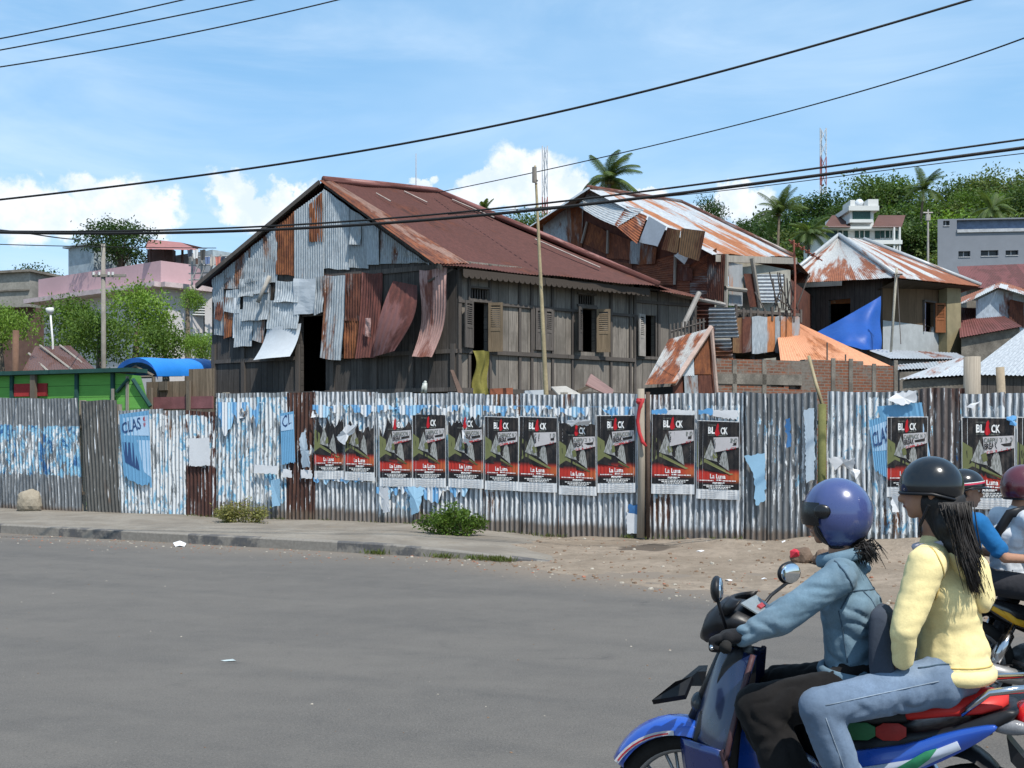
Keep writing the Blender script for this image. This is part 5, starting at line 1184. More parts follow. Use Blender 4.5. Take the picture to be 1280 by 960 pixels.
mb = MB(); n = 6; split = w_[0] + (w_[1] - w_[0]) * .68
for k in range(n + 1): q = w_[0] + (split - w_[0]) * k / n; WB_.bx(mb, q - .03, q + .03, w_[2], w_[3], -.2, -.1)
for k in range(4): zq = w_[2] + (w_[3] - w_[2]) * (k + .5) / 4; WB_.bx(mb, w_[0], split, zq - .02, zq + .02, -.095, -.06)
for k in range(5): zq = w_[3] - .12 * k; WB_.bx(mb, w_[0], w_[1], zq - .05, zq, -.1, .02)
WB_.bx(mb, w_[0] - .1, w_[1] + .1, w_[2] - .12, w_[2], -.1, .08); mb.build('window_grille', WH, wd_)
mb = MB(); W1.bx(mb, W1.L * .45, W1.L * .98, z0, zz(W1, 150, 309), -5, -3); mb.build('upper_room', plain('upper_greyblue', (.34, .40, .43), .8), ph_)
mb = MB(); W1.bx(mb, W1.L * .12, W1.L * .34, z0, zz(W1, 90, 303), -3, -.9); W1.bx(mb, W1.L * .10, W1.L * .36, zz(W1, 90, 303), zz(W1, 90, 301), -3.2, -.7); mb.build('upper_room', plain('upper_greyblue', (0, 0, 0)), ph_)
mb = MB(); mb.quad(P(182, 311, 50), P(250, 313, 51), P(226, 303, 56), P(186, 299, 56)); mb.quad(P(186, 299, 56), P(226, 303, 56), P(260, 311, 61), P(180, 309, 61)); mb.build('porch_roof', plain('roof_pinkred', (.32, .14, .13), .85), ph_)
mb = MB()
for x in (188, 206, 228, 246): q = P(x, 330, 52); mb.tube([q, q + V((0, 0, .75))], .06, 6)
mb.box(P(184, 326, 53), V((1.2, 0, 0)), V((0, .5, 0)), V((0, 0, .55))); mb.build('porch_post', plain('porch_dark', (.12, .08, .07), .9), ph_)
# laundry frame
lf = thing('drying_rack', 'rooftop rail frame crowded with washing beside the pink terrace wall', 'rack', P(260, 352, 50))
mb = MB()
for x in (240, 252, 264, 276): mb.tube([P(x, 356, 50), P(x, 318, 50)], .05, 6)
for y in (322, 332, 342, 350): mb.tube([P(236, y, 50), P(285, y - 2, 50)], .03, 5)
for k in range(5): mb.tube([P(240 + k * 9, 350, 49.8), P(250 + k * 9, 326, 49.8)], .03, 5)
mb.build('frame', plain('frame_grey', (.3, .3, .3), .7), lf)
cols = [(.03, .04, .06), (.5, .5, .5), (.05, .05, .05), (.1, .14, .25), (.35, .33, .3), (.4, .15, .12)]
for k, x in enumerate([234, 241, 250, 256, 262, 269, 275, 281]):
    c_ = cols[k % 6]; mb = MB(); y0 = 312 if k < 3 else 321
    mb.sheet(P(x, y0, 49.7), P(x + 7, y0, 49.7), P(x + 6, y0 + 9 + k % 3 * 2, 49.6), P(x + 1, y0 + 9 + k % 3 * 2, 49.6), .25, .04, 3)
    tag(mb.build('washing', plain('cloth_%d' % (k % 6), c_, .9), smooth=True), 'piece of washing hung on the rooftop rail frame beside the pink terrace', 'laundry', 'washing on the rooftop frame')
mb = MB(); a = P(-60, HZ, 62); Wc = Wall(P(-90, HZ, 62), P(37, HZ, 60)); Wc.bx(mb, 0, Wc.L, 0, zz(Wc, 20, 341), -6, 0); o = mb.build('concrete_building', plain('stained_concrete', (.27, .255, .225), .95, .35, .6, .3))
Wc_root = thing('stained_building', 'blank stained grey concrete building at the left photo edge', 'building', V((Wc.at(Wc.L / 2, 0).x, 62, 0))); bpy.data.objects.remove(o)
mb = MB(); Wc.bx(mb, 0, Wc.L, zz(Wc, 20, 384), zz(Wc, 20, 341), -6, 0); mb.build('wall', plain('stained_concrete', (0, 0, 0)), Wc_root)
mb = MB(); Wc.bx(mb, -.2, Wc.L + .2, zz(Wc, 20, 341), zz(Wc, 20, 338), -6.2, .2); Wc.bx(mb, 0, Wc.L, zz(Wc, 20, 364), zz(Wc, 20, 362), .002, .1); mb.build('cornice', CONC, Wc_root)
mb = MB(); Wc.bx(mb, 0, Wc.L, 0, zz(Wc, 20, 384), -6, -.5); mb.build('lower_wall', plain('wall_brownred', (.12, .07, .055), .9), Wc_root)
# green plank hut
GP = wood('green_planks', (.15, .40, .085), .30, .12, True, .012, .15); GDK = plain('green_trim', (.02, .07, .06), .8)
gh = thing('green_hut', 'bright green plank stall wall with dark posts and red board behind the fence', 'hut', V((-13.5, 28.5, 0)))
gA, gB = P(-120, HZ, 30.5), P(188, HZ, 27.3); GH = Wall(gA, gB); zt = zz(GH, 100, 467)
mb = MB(); s143 = GH.sz(143)[0]; GH.cells(mb, 0, s143, 0, zt, []); mb.add([GH.at(s143, 0), GH.at(GH.L, 0), GH.at(GH.L, zz(GH, 188, 512)), GH.at(GH.sz(176)[0], zz(GH, 176, 470)), GH.at(s143, zt)], [(0, 1, 2, 3, 4)], [(s143, 0), (GH.L, 0), (GH.L, 1.9), (GH.sz(176)[0], zt - .1), (s143, zt)]); mb.build('plank_wall', GP, gh)
mb = MB(); GH.bx(mb, 0, s143 + .6, zt, zt + .10, -.5, .2); mb.build('roof_edge', GDK, gh)
mb = MB()
for x in (-60, 16, 97, 142): q = GH.sz(x)[0]; GH.bx(mb, q - .05, q + .05, 0, zt, .002, .06)
mb.tube([GH.px(166, 474, .05), GH.px(188, 508, .05)], .05, 6); mb.tube([GH.px(160, 474, .05), GH.px(146, 490, .05)], .04, 6); mb.build('post', GDK, gh)
mb = MB(); q = GH.sz(160)[0]; GH.bx(mb, q - .03, q + .03, 0, zt - .1, .0, .05); q = GH.sz(143)[0]; GH.bx(mb, q - .02, q + .05, 0, zz(GH, 143, 486), .061, .09); mb.build('post', W_PALE, gh)
mb = MB(); a, b = GH.sz(19, 480), GH.sz(60, 495); GH.bx(mb, a[0], b[0], b[1], a[1], .01, .04); mb.build('red_board', plain('board_red', (.33, .03, .03), .8), gh)
mb = MB(); q = GH.sz(46)[0]; GH.bx(mb, q - .08, q + .08, 0, zz(GH, 46, 466), .065, .15); mb.build('timber', W_OLD, gh)
# barrel roofed stall with blue canopy
bc = thing('canopy_stall', 'stall under an arched bright blue tarpaulin canopy left of the wooden house', 'stall', V((-10, 32, 0)))
mb = MB(); rings = []
for i in range(9):
    t_ = i / 8; c = P(169, 471, 29.3).lerp(P(252, 470, 32.8), t_); row = []
    for k in range(15):
        a = math.pi * k / 14; row.append(c + V((-.62 * math.cos(a), .22 * math.cos(a), .50 * math.sin(a) + .012 * math.sin(t_ * 9) * math.sin(a))))
    rings.append(row)
mb.loft(rings, closed=False); o = mb.build('canopy', plain('canopy_blue', (.02, .20, .62), .5, .1, 1., .1), bc, smooth=True)
mb = MB(); mb.loft([[p * 1 for p in rings[0]], [p + V((.06, -.03, -.12)) for p in rings[0]]], closed=False); mb.build('canopy_band', plain('canopy_navy', (.01, .08, .30), .5), bc, smooth=True)
mb = MB()
for x, D_ in ((146, 29.6), (192, 29.1), (262, 32.5)): mb = MB(); mb.tube([P(x, 600, D_), P(x, 471, D_)], .05, 6); mb.build('post', W_OLD, bc)
mb = MB(); mb.tube([P(146, 471, 29.6), P(170, 458, 29.4), P(192, 470, 29.1)], .04, 6); mb.tube([P(146, 472, 29.6), P(192, 471, 29.1)], .04, 6); mb.build('frame', W_OLD, bc)
mb = MB(); BSW = Wall(P(183, HZ, 29), P(268, HZ, 28)); zt3 = zz(BSW, 200, 477); zt4 = zz(BSW, 250, 461)
W_BB = wood('brown_fence_boards', (.22, .165, .115), .22, .35)
bf = thing('board_fence', 'fence of upright brown boards with a faded maroon plank beside wooden house', 'fence', V((-9.5, 28.5, 0)))
qb = BSW.sz(236)[0]; BSW.cells(mb, 0, qb, 0, zt3, []); BSW.cells(mb, qb, BSW.L, 0, zt4, []); mb.build('board_panel', W_BB, bf)
mb = MB(); a = BSW.sz(195, 497); BSW.bx(mb, a[0], BSW.L, zz(BSW, 230, 511), zz(BSW, 230, 496), .03, .09); mb.build('plank', plain('plank_maroon', (.24, .10, .105), .85), bf)
mb = MB(); BSW.bx(mb, a[0], BSW.L, zz(BSW, 230, 518), zz(BSW, 230, 512), .03, .12)
for x in (193, 240): q = BSW.sz(x)[0]; BSW.bx(mb, q - .05, q + .05, 0, zz(BSW, x, 476 if x == 240 else 485), .1, .16)
BSW.bx(mb, BSW.sz(200)[0], BSW.sz(211)[0], zz(BSW, 205, 488), zz(BSW, 205, 477), .02, .06); mb.build('rail', W_OLD, bf)
# brown roofed hut
bh = shedbox('brown_roof_hut', 'small hut with brown corrugated roof and pale battens by the leafy trees', [(44, 433, 36.5), (88, 432, 36.5), (125, 467, 32), (26, 468, 32.6)], tin('roof_brown', (.13, .065, .05), (.10, .05, .04), .4, (.09, .04, .03), sheets=.8, metal=0), W_DK)
mb = MB()
for x0, x1 in ((50, 92), (75, 105), (36, 60)): mb = MB(); mb.tube([P(x0, 434 if x0 > 40 else 444, 36.2) + V((0, 0, .06)), P(x1, 467 if x0 != 75 else 458, 32.6 if x0 != 75 else 33.6) + V((0, 0, .07))], .035, 5); mb.build('batten', W_PALE, bh)
# utility pole, yard lamp
up_ = thing('utility_pole', 'grey concrete utility pole with crossarm among the left trees', 'pole', V((P(129, HZ, 37).x, 37, 0)))
mb = MB(); a = P(130, 600, 37); a.z = 0; mb.tube([a, P(129, 305, 37)], [.10, .065], 9); mb.build('shaft', plain('pole_grey', (.24, .22, .19), .9), up_, smooth=True)
mb = MB(); mb.box(P(115, 346, 36.9), V((1.1, 0, 0)), V((0, .09, 0)), V((0, 0, .09))); mb.build('crossarm', plain('pole_grey', (0, 0, 0)), up_)
for x in (117, 124, 136, 141): mb = MB(); mb.tube([P(x, 344, 36.9), P(x, 340, 36.9)], .04, 6); mb.build('insulator', WH, up_)
yl = thing('yard_lamp', 'white pole lamp standing above the brown hut roof', 'lamp', P(65, 430, 35.5)); yl.location.z = 0
mb = MB(); a = P(66, 500, 36); a.z = 0; mb.tube([a, P(66, 428, 36), P(63, 392, 36)], [.04, .035, .03], 7); mb.build('post', WH, yl, smooth=True)
mb = MB(); mb.tube([P(63, 393, 36), P(62.5, 389, 36), P(62, 385, 36)], [.05, .13, .12], 9); mb.build('lamp_head', WH, yl, smooth=True)
# ---------------- overhead cables
CB = plain('cable_black', (.012, .012, .013), .6, bump=0)
def cable(label, pts, r, n=40):
    q = [P(*p) for p in pts]; out = []
    for i in range(n + 1):                      # quadratic/Lagrange through the given points
        t_ = i / n * (len(q) - 1); p = V()
        for a in range(len(q)):
            w = 1.0
            for b in range(len(q)):
                if b != a: w *= (t_ - b) / (a - b)
            p += q[a] * w
        out.append(p)
    mb = MB(); mb.tube(out, r, 7); tag(mb.build('overhead_cable', CB, smooth=True), label, 'cable', 'overhead cables')
cable('thick twisted cable rising from left edge to the top right corner', [(-60, 256, 17), (420, 194, 16), (830, 108, 15), (1330, -36, 14)], .016)
cable('thin wire from maroon roof ridge up to the right edge', [(545, 241, 31), (760, 195, 26), (1020, 130, 21), (1300, 40, 16)], .012)
cable('upper one of the two heavy cables crossing before the roofs', [(-60, 288, 17), (400, 279, 16), (830, 236, 15), (1330, 167, 14)], .014)
cable('lower and thickest of the heavy cables crossing before the roofs', [(-60, 289, 16.9), (400, 284, 15.9), (830, 244, 14.9), (1330, 178, 13.9)], .022)
cable('faint thin wire over the tin house running to right edge', [(560, 268, 24), (860, 243, 22), (1060, 219, 20), (1330, 186, 18)], .008)
cable('thin sagging wire at left below the heavy cables', [(-60, 303, 20), (100, 308, 22), (270, 310, 26)], .009)
cable('short branch cable joining the left tree top', [(-60, 284, 18), (30, 291, 22), (80, 298, 27), (130, 300, 37)], .014)
cable('uppermost of the three wires in the top left corner', [(-80, 63, 20), (110, 26, 20), (330, -24, 20)], .012)
cable('middle one of the three wires in the top left corner', [(-80, 77, 20), (150, 34, 20), (380, -14, 20)], .012)
cable('lowest of the three wires in the top left corner', [(-80, 95, 20), (210, 47, 20), (500, -20, 20)], .012)
# ================================================================== vegetation
LF = {'mango': leafmat('leaf_mango', (.085, .155, .025)), 'bright': leafmat('leaf_bright', (.15, .26, .04)), 'dark': leafmat('leaf_dark', (.035, .075, .016)),
      'hill': leafmat('leaf_hill', (.08, .135, .038)), 'hill2': leafmat('leaf_hill_yellow', (.12, .165, .045)), 'palm': leafmat('leaf_palm', (.085, .13, .04)), 'dry': leafmat('leaf_dry', (.20, .21, .07))}
BARK = plain('bark', (.12, .095, .07), .95, .3, 4., .4)
def leaf(mb, c, d, s, r, wid=.5):
    """one folded leaf: two triangles pairs about a midrib"""
    d = d.normalized(); a = d.cross(V((r.gauss(0, 1), r.gauss(0, 1), r.gauss(0, 1)))).normalized(); n = a.cross(d)
    t = c + d * s; m = c + d * s * .5 + n * s * .06; w = a * s * wid * .5
    b = len(mb.v); mb.v += [c, m + w - n * s * .08, t - n * s * .1, m - w - n * s * .08]
    mb.f.append([b, b + 1, b + 2, b + 3]); mb.mi.append(mb.m); mb.uv.append([(0, 0), (1, 0), (1, 1), (0, 1)])
def crown_mesh(seed, rx, rz, zc, n, ls, lobes=9, droop=.2, hollow=.55, wid=.5):
    r = random.Random(seed); L = []
    for k in range(lobes):
        a = r.uniform(0, 6.28); h = r.uniform(-.7, .95); q = math.sqrt(max(0, 1 - h * h)) * r.uniform(.45, .85)
        L.append((V((rx * q * math.cos(a), rx * q * math.sin(a), zc + rz * h * .72)), rx * r.uniform(.28, .52), rz * r.uniform(.22, .42)))
    L.append((V((0, 0, zc)), rx * .5, rz * .5)); mb = MB(); clumps = []
    for k in range(lobes * 14):
        c, a, b = r.choice(L); d = V((r.gauss(0, 1), r.gauss(0, 1), r.gauss(.15, 1))).normalized(); f = r.uniform(hollow, 1.08)
        clumps.append((c + V((d.x * a, d.y * a, d.z * b)) * f, d))
    for k in range(n):
        c, d = r.choice(clumps); sp = ls * 1.9
        p = c + V((r.gauss(0, sp), r.gauss(0, sp), r.gauss(0, sp * .7)))
        dd = d * .6 + V((r.gauss(0, .7), r.gauss(0, .7), r.gauss(-droop, .6)))
        leaf(mb, p, dd, ls * r.uniform(.6, 1.4), r, wid)
    return mb, L
def trunk_mesh(L, h0, r0, seed):
    r = random.Random(seed); mb = MB()
    top = V((r.uniform(-.1, .1), r.uniform(-.1, .1), h0))
    mb.tube([V((0, 0, -.2)), V((r.uniform(-.1, .1), .05, h0 * .5)), top], [r0 * 1.3, r0, r0 * .8], 8)
    for c, a, b in L:
        m = top.lerp(c, .5) + V((r.uniform(-.2, .2), r.uniform(-.2, .2), r.uniform(0, .2))); mb.tube([top - V((0, 0, r.uniform(0, h0 * .2))), m, c], [r0 * .5, r0 * .3, r0 * .1], 5)
    return mb
PROTO = {}
def proto(key, seed, rx, rz, zc, n, ls, h0, r0, **kw):
    mb, L = crown_mesh(seed, rx, rz, zc, n, ls, **kw)
    def mk(m, nm):
        me = bpy.data.meshes.new(nm); me.from_pydata([tuple(p) for p in m.v], [], m.f); me.update(); return me
    zs_ = sorted(p.z for p in mb.v); rs_ = sorted(math.hypot(p.x, p.y) for p in mb.v)
    PROTO[key] = (mk(mb, 'crown'), mk(trunk_mesh(L, h0, r0, seed), 'trunk'), zs_[int(len(zs_) * .985)], rs_[int(len(rs_) * .95)], zc, h0, r0)
proto('round', 1, 2.0, 1.5, 3.2, 5200, .17, 1.9, .14, lobes=11); proto('tall', 2, 1.9, 2.1, 3.9, 6000, .16, 2.0, .15, lobes=13); proto('loose', 3, 2.2, 1.4, 3.0, 3200, .20, 1.8, .12, lobes=9, hollow=.3)
proto('hill_a', 11, 4.0, 2.8, 6.2, 3000, .43, 4.0, .22, lobes=11); proto('hill_b', 12, 3.4, 3.2, 6.5, 2800, .41, 4.0, .2, lobes=12); proto('hill_c', 13, 4.8, 2.2, 6.8, 2600, .43, 5.2, .22, lobes=10, hollow=.3); proto('hill_d', 14, 2.6, 3.6, 6.6, 2200, .40, 3.6, .18, lobes=12)
def tree(key, mat, label, loc, sc, rz, group=None, szx=1.0, cat='tree', name='tree'):
    c, t_, h = PROTO[key][:3]
    r = thing(name, label, cat, loc, rz, group); r.scale = (sc * szx, sc * szx, sc)
    for me, nm, m in ((c, 'crown', mat), (t_, 'trunk', BARK)):
        o = bpy.data.objects.new(nm, me); COL.objects.link(o); o.parent = r
        if not me.materials: me.materials.append(m)
        o.material_slots[0].link = 'OBJECT'; o.material_slots[0].material = m
    return r
def tree_px(key, mat, label, x, ytop, D, sc, rz=0., group=None, szx=1., z0=None, **kw):
    """tree whose crown top is seen at (x,ytop) when it stands D metres away"""
    top = P(x, ytop, D); h = PROTO[key][2] * sc
    return tree(key, LF[mat], label, V((top.x, D, top.z - h)), sc, rz, group, szx, **kw)
def tree_gr(key, mat, label, x, ytop, D, wpx, rz=0., group=None):
    """a tree rooted on level ground: crown kept in proportion, trunk as long as the height asks"""
    c, t_, h, rad, zc, h0, r0 = PROTO[key]; top = P(x, ytop, D); sx = (wpx / F * D / 2) / rad; st = top.z / (h * sx)
    if st < 1.7: return tree(key, LF[mat], label, V((top.x, D, 0)), top.z / h, rz, group, sx * h / top.z)
    r = thing('tree', label, 'tree', V((top.x, D, 0)), rz, group); k = 1.25
    o = bpy.data.objects.new('crown', c); COL.objects.link(o); o.parent = r; o.scale = (sx, sx, sx * k); o.location = (0, 0, top.z - h * sx * k)
    if not c.materials: c.materials.append(LF[mat])
    o.material_slots[0].link = 'OBJECT'; o.material_slots[0].material = LF[mat]
    mb = MB(); mb.tube([V((0, 0, -.1)), V((.1, .1, top.z * .5)), V((0, 0, top.z - (h - zc) * sx))], [.2, .16, .07], 7); mb.build('trunk', BARK, r, smooth=True, local=True); return r
tree_gr('round', 'bright', 'bright green leafy tree at the left photo edge behind green hut', -2, 384, 34, 80, .3)
tree_gr('tall', 'mango', 'bushy tree left of the utility pole above the brown hut', 82, 374, 41, 80, 1.1)
tree_gr('tall', 'bright', 'large bushy tree right of the utility pole before the pink house', 172, 358, 40, 84, 2.)
tree_gr('round', 'mango', 'low dark leaved tree just behind the utility pole and the canopy stall', 125, 392, 38, 84, 4.)
tree_gr('loose', 'bright', 'slim young tree in front of the pink house window', 234, 362, 45, 42, .7)
tree_gr('round', 'bright', 'low light green shrub between the pink house and the wooden house', 252, 418, 37, 52, 2.6)
tree_gr('loose', 'mango', 'shaggy low tree above the blue canopy stall', 205, 405, 38, 80, 5.)
tp_ = P(150, 277, 53.6); tree('round', LF['dark'], 'dark dense tree standing above the pink terrace wall', V((tp_.x, 53.6, tp_.z - PROTO['round'][2] * .80)), .80, 3.3, None, .98)
tree_gr('hill_b', 'dark', 'distant dark trees left of the pink terrace wall', 44, 333, 75, 60, 1.)
tree_gr('hill_b', 'hill', 'distant tree crown peeping out behind the bamboo mast and maroon roof', 664, 264, 95, 62, 0.)
tree_gr('hill_d', 'dark', 'small distant tree beside the far lattice mast', 640, 272, 105, 40, 1.)
tree_gr('hill_a', 'dark', 'distant tree crown rising over the tin house ridge', 888, 249, 95, 50, 2.)
tree_gr('hill_b', 'dark', 'small distant tree crown over the lower right tin roof slope', 930, 277, 100, 36, 2.)
# wooded hill: rows of single trees, each its own kind, size and turn
hr = random.Random(21); KEYS = ['hill_a', 'hill_b', 'hill_c', 'hill_d']; ridge = [(900, 320), (940, 296), (975, 268), (1030, 250), (1075, 238), (1100, 232), (1150, 240), (1190, 236), (1250, 226), (1330, 218), (1460, 210), (1600, 215)]
def ridge_y(x):
    for (a, b), (c, d_) in zip(ridge, ridge[1:]):
        if x <= c: return b + (d_ - b) * (x - a) / (c - a)
    return ridge[-1][1]
cnt = 0
for D, dy, step in ((182, 0, 19), (160, 17, 22), (140, 40, 25), (125, 66, 28), (108, 98, 34)):
    x = 948 if D > 150 else 960
    while x < 1560:
        xx = x + hr.uniform(-6, 6); yt_ = ridge_y(xx) + dy + hr.uniform(-10, 12); x += step * hr.uniform(.8, 1.25)
        if D < 127 and 1005 < xx < 1150: continue
        X = (xx - 640) / F * D; gz = hillz(X, D); top = P(xx, yt_, D).z; k = hr.choice(KEYS); h = PROTO[k][2]
        sc = hr.choice([.5, .62, .75, .95, 1.15])
        tree(k, LF[hr.choice(['hill', 'hill', 'hill2', 'dark', 'mango', 'bright'])], 'leafy green tree in the wooded hillside on the right', V((X, D, min(gz, top - h * sc * .9) if top - h * sc > gz else top - h * sc)), sc if top - h * sc <= gz + 2 else min(1.25, (top - gz) / h), hr.uniform(0, 6.3), 'trees covering the right hillside', hr.uniform(.95, 1.3)); cnt += 1
for (x, yt_, D, k, m, sc, lb) in [(1097, 222, 178, 'hill_c', 'hill', 1.25, 'spreading flat topped tree highest behind the white villa'), (1205, 300, 104, 'hill_a', 'bright', .55, 'bright green bush crown beside the thin hill pole, left of the grey building'), (1245, 216, 178, 'hill_c', 'hill2', 1.1, 'tall loose tree on the ridge above the grey building'), (985, 330, 80, 'hill_a', 'mango', .6, 'tree just behind the tin house and pyramid roof')]:
    tree_px(k, m, lb, x, yt_, D, sc, x * .1)
# palms
def palm_mesh(seed, nf, fl, wind):
    r = random.Random(seed); mb = MB()
    for k in range(nf):
        a = 6.283 * k / nf + r.uniform(-.2, .2); e = r.uniform(.0, 1.4); d = V((math.cos(a) * math.cos(e), math.sin(a) * math.cos(e), math.sin(e))); p = V((0, 0, 0)); pts = [p.copy()]
        for s_ in range(9):
            d = (d + V((wind * .10, 0, -.115 - .06 * math.cos(e)))).normalized(); p = p + d * fl / 9; pts.append(p.copy())
        mb.tube(pts, [.035 - .003 * i for i in range(10)], 4)
        for i in range(1, 10):
            for s_ in range(7):
                q = pts[i - 1].lerp(pts[i], s_ / 7); t_ = (pts[i] - pts[i - 1]).normalized(); sd = t_.cross(V((0, 0, 1)))
                if sd.length < .05: sd = V((1, 0, 0))
                sd.normalize(); L = fl * .30 * math.sin(.35 + 2.5 * (i + s_ / 7) / 10) * r.uniform(.8, 1.1)
                for sg_ in (-1, 1):
                    e_ = q + (sd * sg_ * .75 + t_ * .55 + V((wind * .15, 0, -.45))) * L; m_ = q.lerp(e_, .5) + V((0, 0, .06 * L)); w = t_ * .018
                    mb.add([q - w, m_ - w, e_, m_ + w, q + w], [(0, 1, 3, 4), (1, 2, 3)])
    return mb
def palm(label, x, y, D, fl, seed, wind=.3, nf=22):
    c = P(x, y, D); zb = hillz(c.x, D) if D > 90 and c.x > 20 else 0
    t_ = thing('palm_tree', label, 'palm', V((c.x - .5, D, zb)), 0, 'coconut palms on the skyline')
    mb = MB(); h = c.z - zb; mb.tube([V((0, 0, 0)), V((.1, 0, h * .5)), V((.5, 0, h))], [.24, .17, .13], 8); mb.build('trunk', BARK, t_, smooth=True, local=True)
    mb = palm_mesh(seed, nf, fl, wind); mb.v = [p + V((.5, 0, h)) for p in mb.v]; mb.build('crown', LF['palm'], t_, local=True)
    mb = MB(); r = random.Random(seed)
    for k in range(7): mb.ball(V((.5 + r.uniform(-.25, .25), r.uniform(-.25, .25), h - .25)), .14, 7, 5)
    mb.build('coconut', plain('coconut_brown', (.12, .10, .03), .8), t_, smooth=True, local=True)
palm('large windswept palm crown rising behind the tin house ridge', 762, 224, 78, 2.5, 5, .9, 19); palm('palm with drooping fronds at the left end of the hill', 974, 266, 120, 3.3, 6, .1)
palm('palm on the ridge right of the white villa', 1155, 236, 150, 3.4, 7, .1); palm('small far palm peeping over the maroon roof slope', 605, 266, 120, 1.9, 8, .2, 16)
palm('low palm half hidden in trees left of the white villa', 1012, 292, 116, 2.6, 9, .1); palm('palm low on the slope above the grey building', 1240, 262, 120, 2.6, 10, .1)
mb = MB(); mb.tube([P(1160, 330, 110), P(1160, 262, 110)], [.11, .08], 6); mb.cbox(P(1160, 272, 110), .4, .3, .6); mb.tube([P(1154, 266, 110), P(1166, 266, 110)], .08, 5)
tag(mb.build('electric_pole', plain('epole', (.4, .36, .33), .8)), 'pale electric pole with transformer among hillside trees left of grey building', 'pole')
# roadside shrubs, weeds
def shrub(label, x0, x1, ytop, ybase, mat, n, ls, seed, name='roadside_bush'):
    a, b = G(x0, ybase, .12), G(x1, ybase, .12); c = (a + b) / 2; D = c.y; w = (b.x - a.x); h = (ybase - ytop) / F * D; r = random.Random(seed); mb = MB()
    t_ = thing(name, label, 'bush', c); st = MB()
    for k in range(26):
        u = r.uniform(-.5, .5); e = V((u * w, r.uniform(-.3, .3), h * (1 - (abs(u) * 1.7) ** 2.2 * .6) * r.uniform(.55, 1.08))); s0 = V((u * w * .45, r.uniform(-.08, .08), -.05)); m_ = s0.lerp(e, .55) + V((0, 0, h * .12)); st.tube([s0, m_, e], [.008, .006, .003], 4)
        for q in range(n // 26):
            v = r.random() ** .7; p = s0.lerp(m_, v * 2) if v < .5 else m_.lerp(e, v * 2 - 1)
            leaf(mb, p + V((r.gauss(0, .05), r.gauss(0, .05), r.gauss(0, .04))), V((r.gauss(0, 1), r.gauss(0, 1), r.gauss(.25, .6))), ls * r.uniform(.6, 1.5), r, .45)
    mb.build('foliage', mat, t_, local=True); st.build('stem', plain('stem_green', (.09, .10, .03), .9), t_, local=True)
shrub('dense green weedy bush on the pavement beneath the posters', 519, 607, 634, 669, LF['mango'], 4600, .05, 3); shrub('pale yellowish dry bush against the papered low fence sheet', 268, 338, 628, 655, LF['dry'], 2400, .045, 4)
mb = MB(); r = random.Random(9)
for k in range(2600):
    z_ = r.random()
    if z_ < .42: X = -12.5 + r.random() ** 1.5 * 2.2; Y = kerbY(X) + .12 + abs(r.gauss(0, .12)); zz_ = .13
    elif z_ < .78: X = r.uniform(-7, 6.5); X += .15 * math.sin(X * 5); Y = fenceY(X) - .03 - abs(r.gauss(0, .06)); zz_ = .12 if X < -1.5 else max(0, dirt_h(X, Y))
    else: X = r.choice([-.95, -.2, -.15, -.5, -2.]) + r.gauss(0, .10); Y = kerbY(X) - .18 - abs(r.gauss(0, .05)); zz_ = 0
    if z_ >= .42 and z_ < .78 and noise.noise(V((X * 1.1, 1, 0))) < -.05: continue
    leaf(mb, V((X, Y, zz_)), V((r.gauss(0, .5), r.gauss(0, .5), 1)), r.uniform(.03, .11), r, .18)
tag(mb.build('grass', leafmat('leaf_grass', (.10, .13, .035))), 'short weeds and grass along fence foot and kerb', 'grass', kind='stuff')
# ================================================================== stones and litter
def stone(label, c, rx, ry, rz, mat, seed, name='stone', cat='stone'):
    bm = bmesh.new(); bmesh.ops.create_icosphere(bm, subdivisions=3, radius=1)
    mb = MB(); pts = []
    for v in bm.verts:
        k = 1 + .28 * noise.noise(v.co * 1.3 + V((seed, 0, 0))) + .09 * noise.noise(v.co * 4 + V((seed, 3, 0))); pts.append(V((v.co.x * rx * k, v.co.y * ry * k, v.co.z * rz * k + rz * .75)) + c)
    mb.add(pts, [[q.index for q in f.verts] for f in bm.faces]); bm.free(); return tag(mb.build(name, mat), label, cat)
STN = plain('stone_tan', (.30, .26, .20), .95, .25, 4., .5); LUMP = plain('lump_brown', (.16, .11, .08), .95, .3, 5., .6)
c = fpt(37, 634, .35); c.z = .14; stone('tan boulder resting on the pavement against the grey fence section at left', c, .27, .22, .27, STN, 3.)
c = G(1002, 704, .04); stone('dark brown clod of earth with a red scrap on it', c, .15, .13, .12, LUMP, 5., 'earth_clod', 'clod'); mb = MB(); q = c + V((-.12, -.08, .1))
mb.add([q + V(v) for v in ((-.05, 0, -.02), (.07, -.02, 0), (.09, 0, .07), (.01, .02, .10), (-.05, .02, .07), (.02, -.05, .06))], [(0, 1, 5), (1, 2, 5), (2, 3, 5), (3, 4, 5), (4, 0, 5)]); tag(mb.build('red_wrapper', plain('wrapper_red', (.50, .03, .05), .5)), 'crumpled red wrapper on the dark clod near the denim rider', 'litter')
stone('brown clod of earth just left of the denim rider back', G(1030, 706, .04), .14, .12, .11, LUMP, 8., 'earth_clod', 'clod')
def litter(label, x, y, z, w, mat, seed, h=.05, name='paper_litter'):
    c = G(x, y, z); r = random.Random(seed); mb = MB(); n = 9; ring = [c + V((w * math.cos(6.28 * k / n) * r.uniform(.6, 1.1), w * .7 * math.sin(6.28 * k / n) * r.uniform(.6, 1.1), r.uniform(.0, h * .7))) for k in range(n)]
    m_ = c + V((r.uniform(-.2, .2) * w, 0, h)); mb.add(ring + [m_], [(k, (k + 1) % n, n) for k in range(n)]); tag(mb.build(name, mat), label, 'litter')
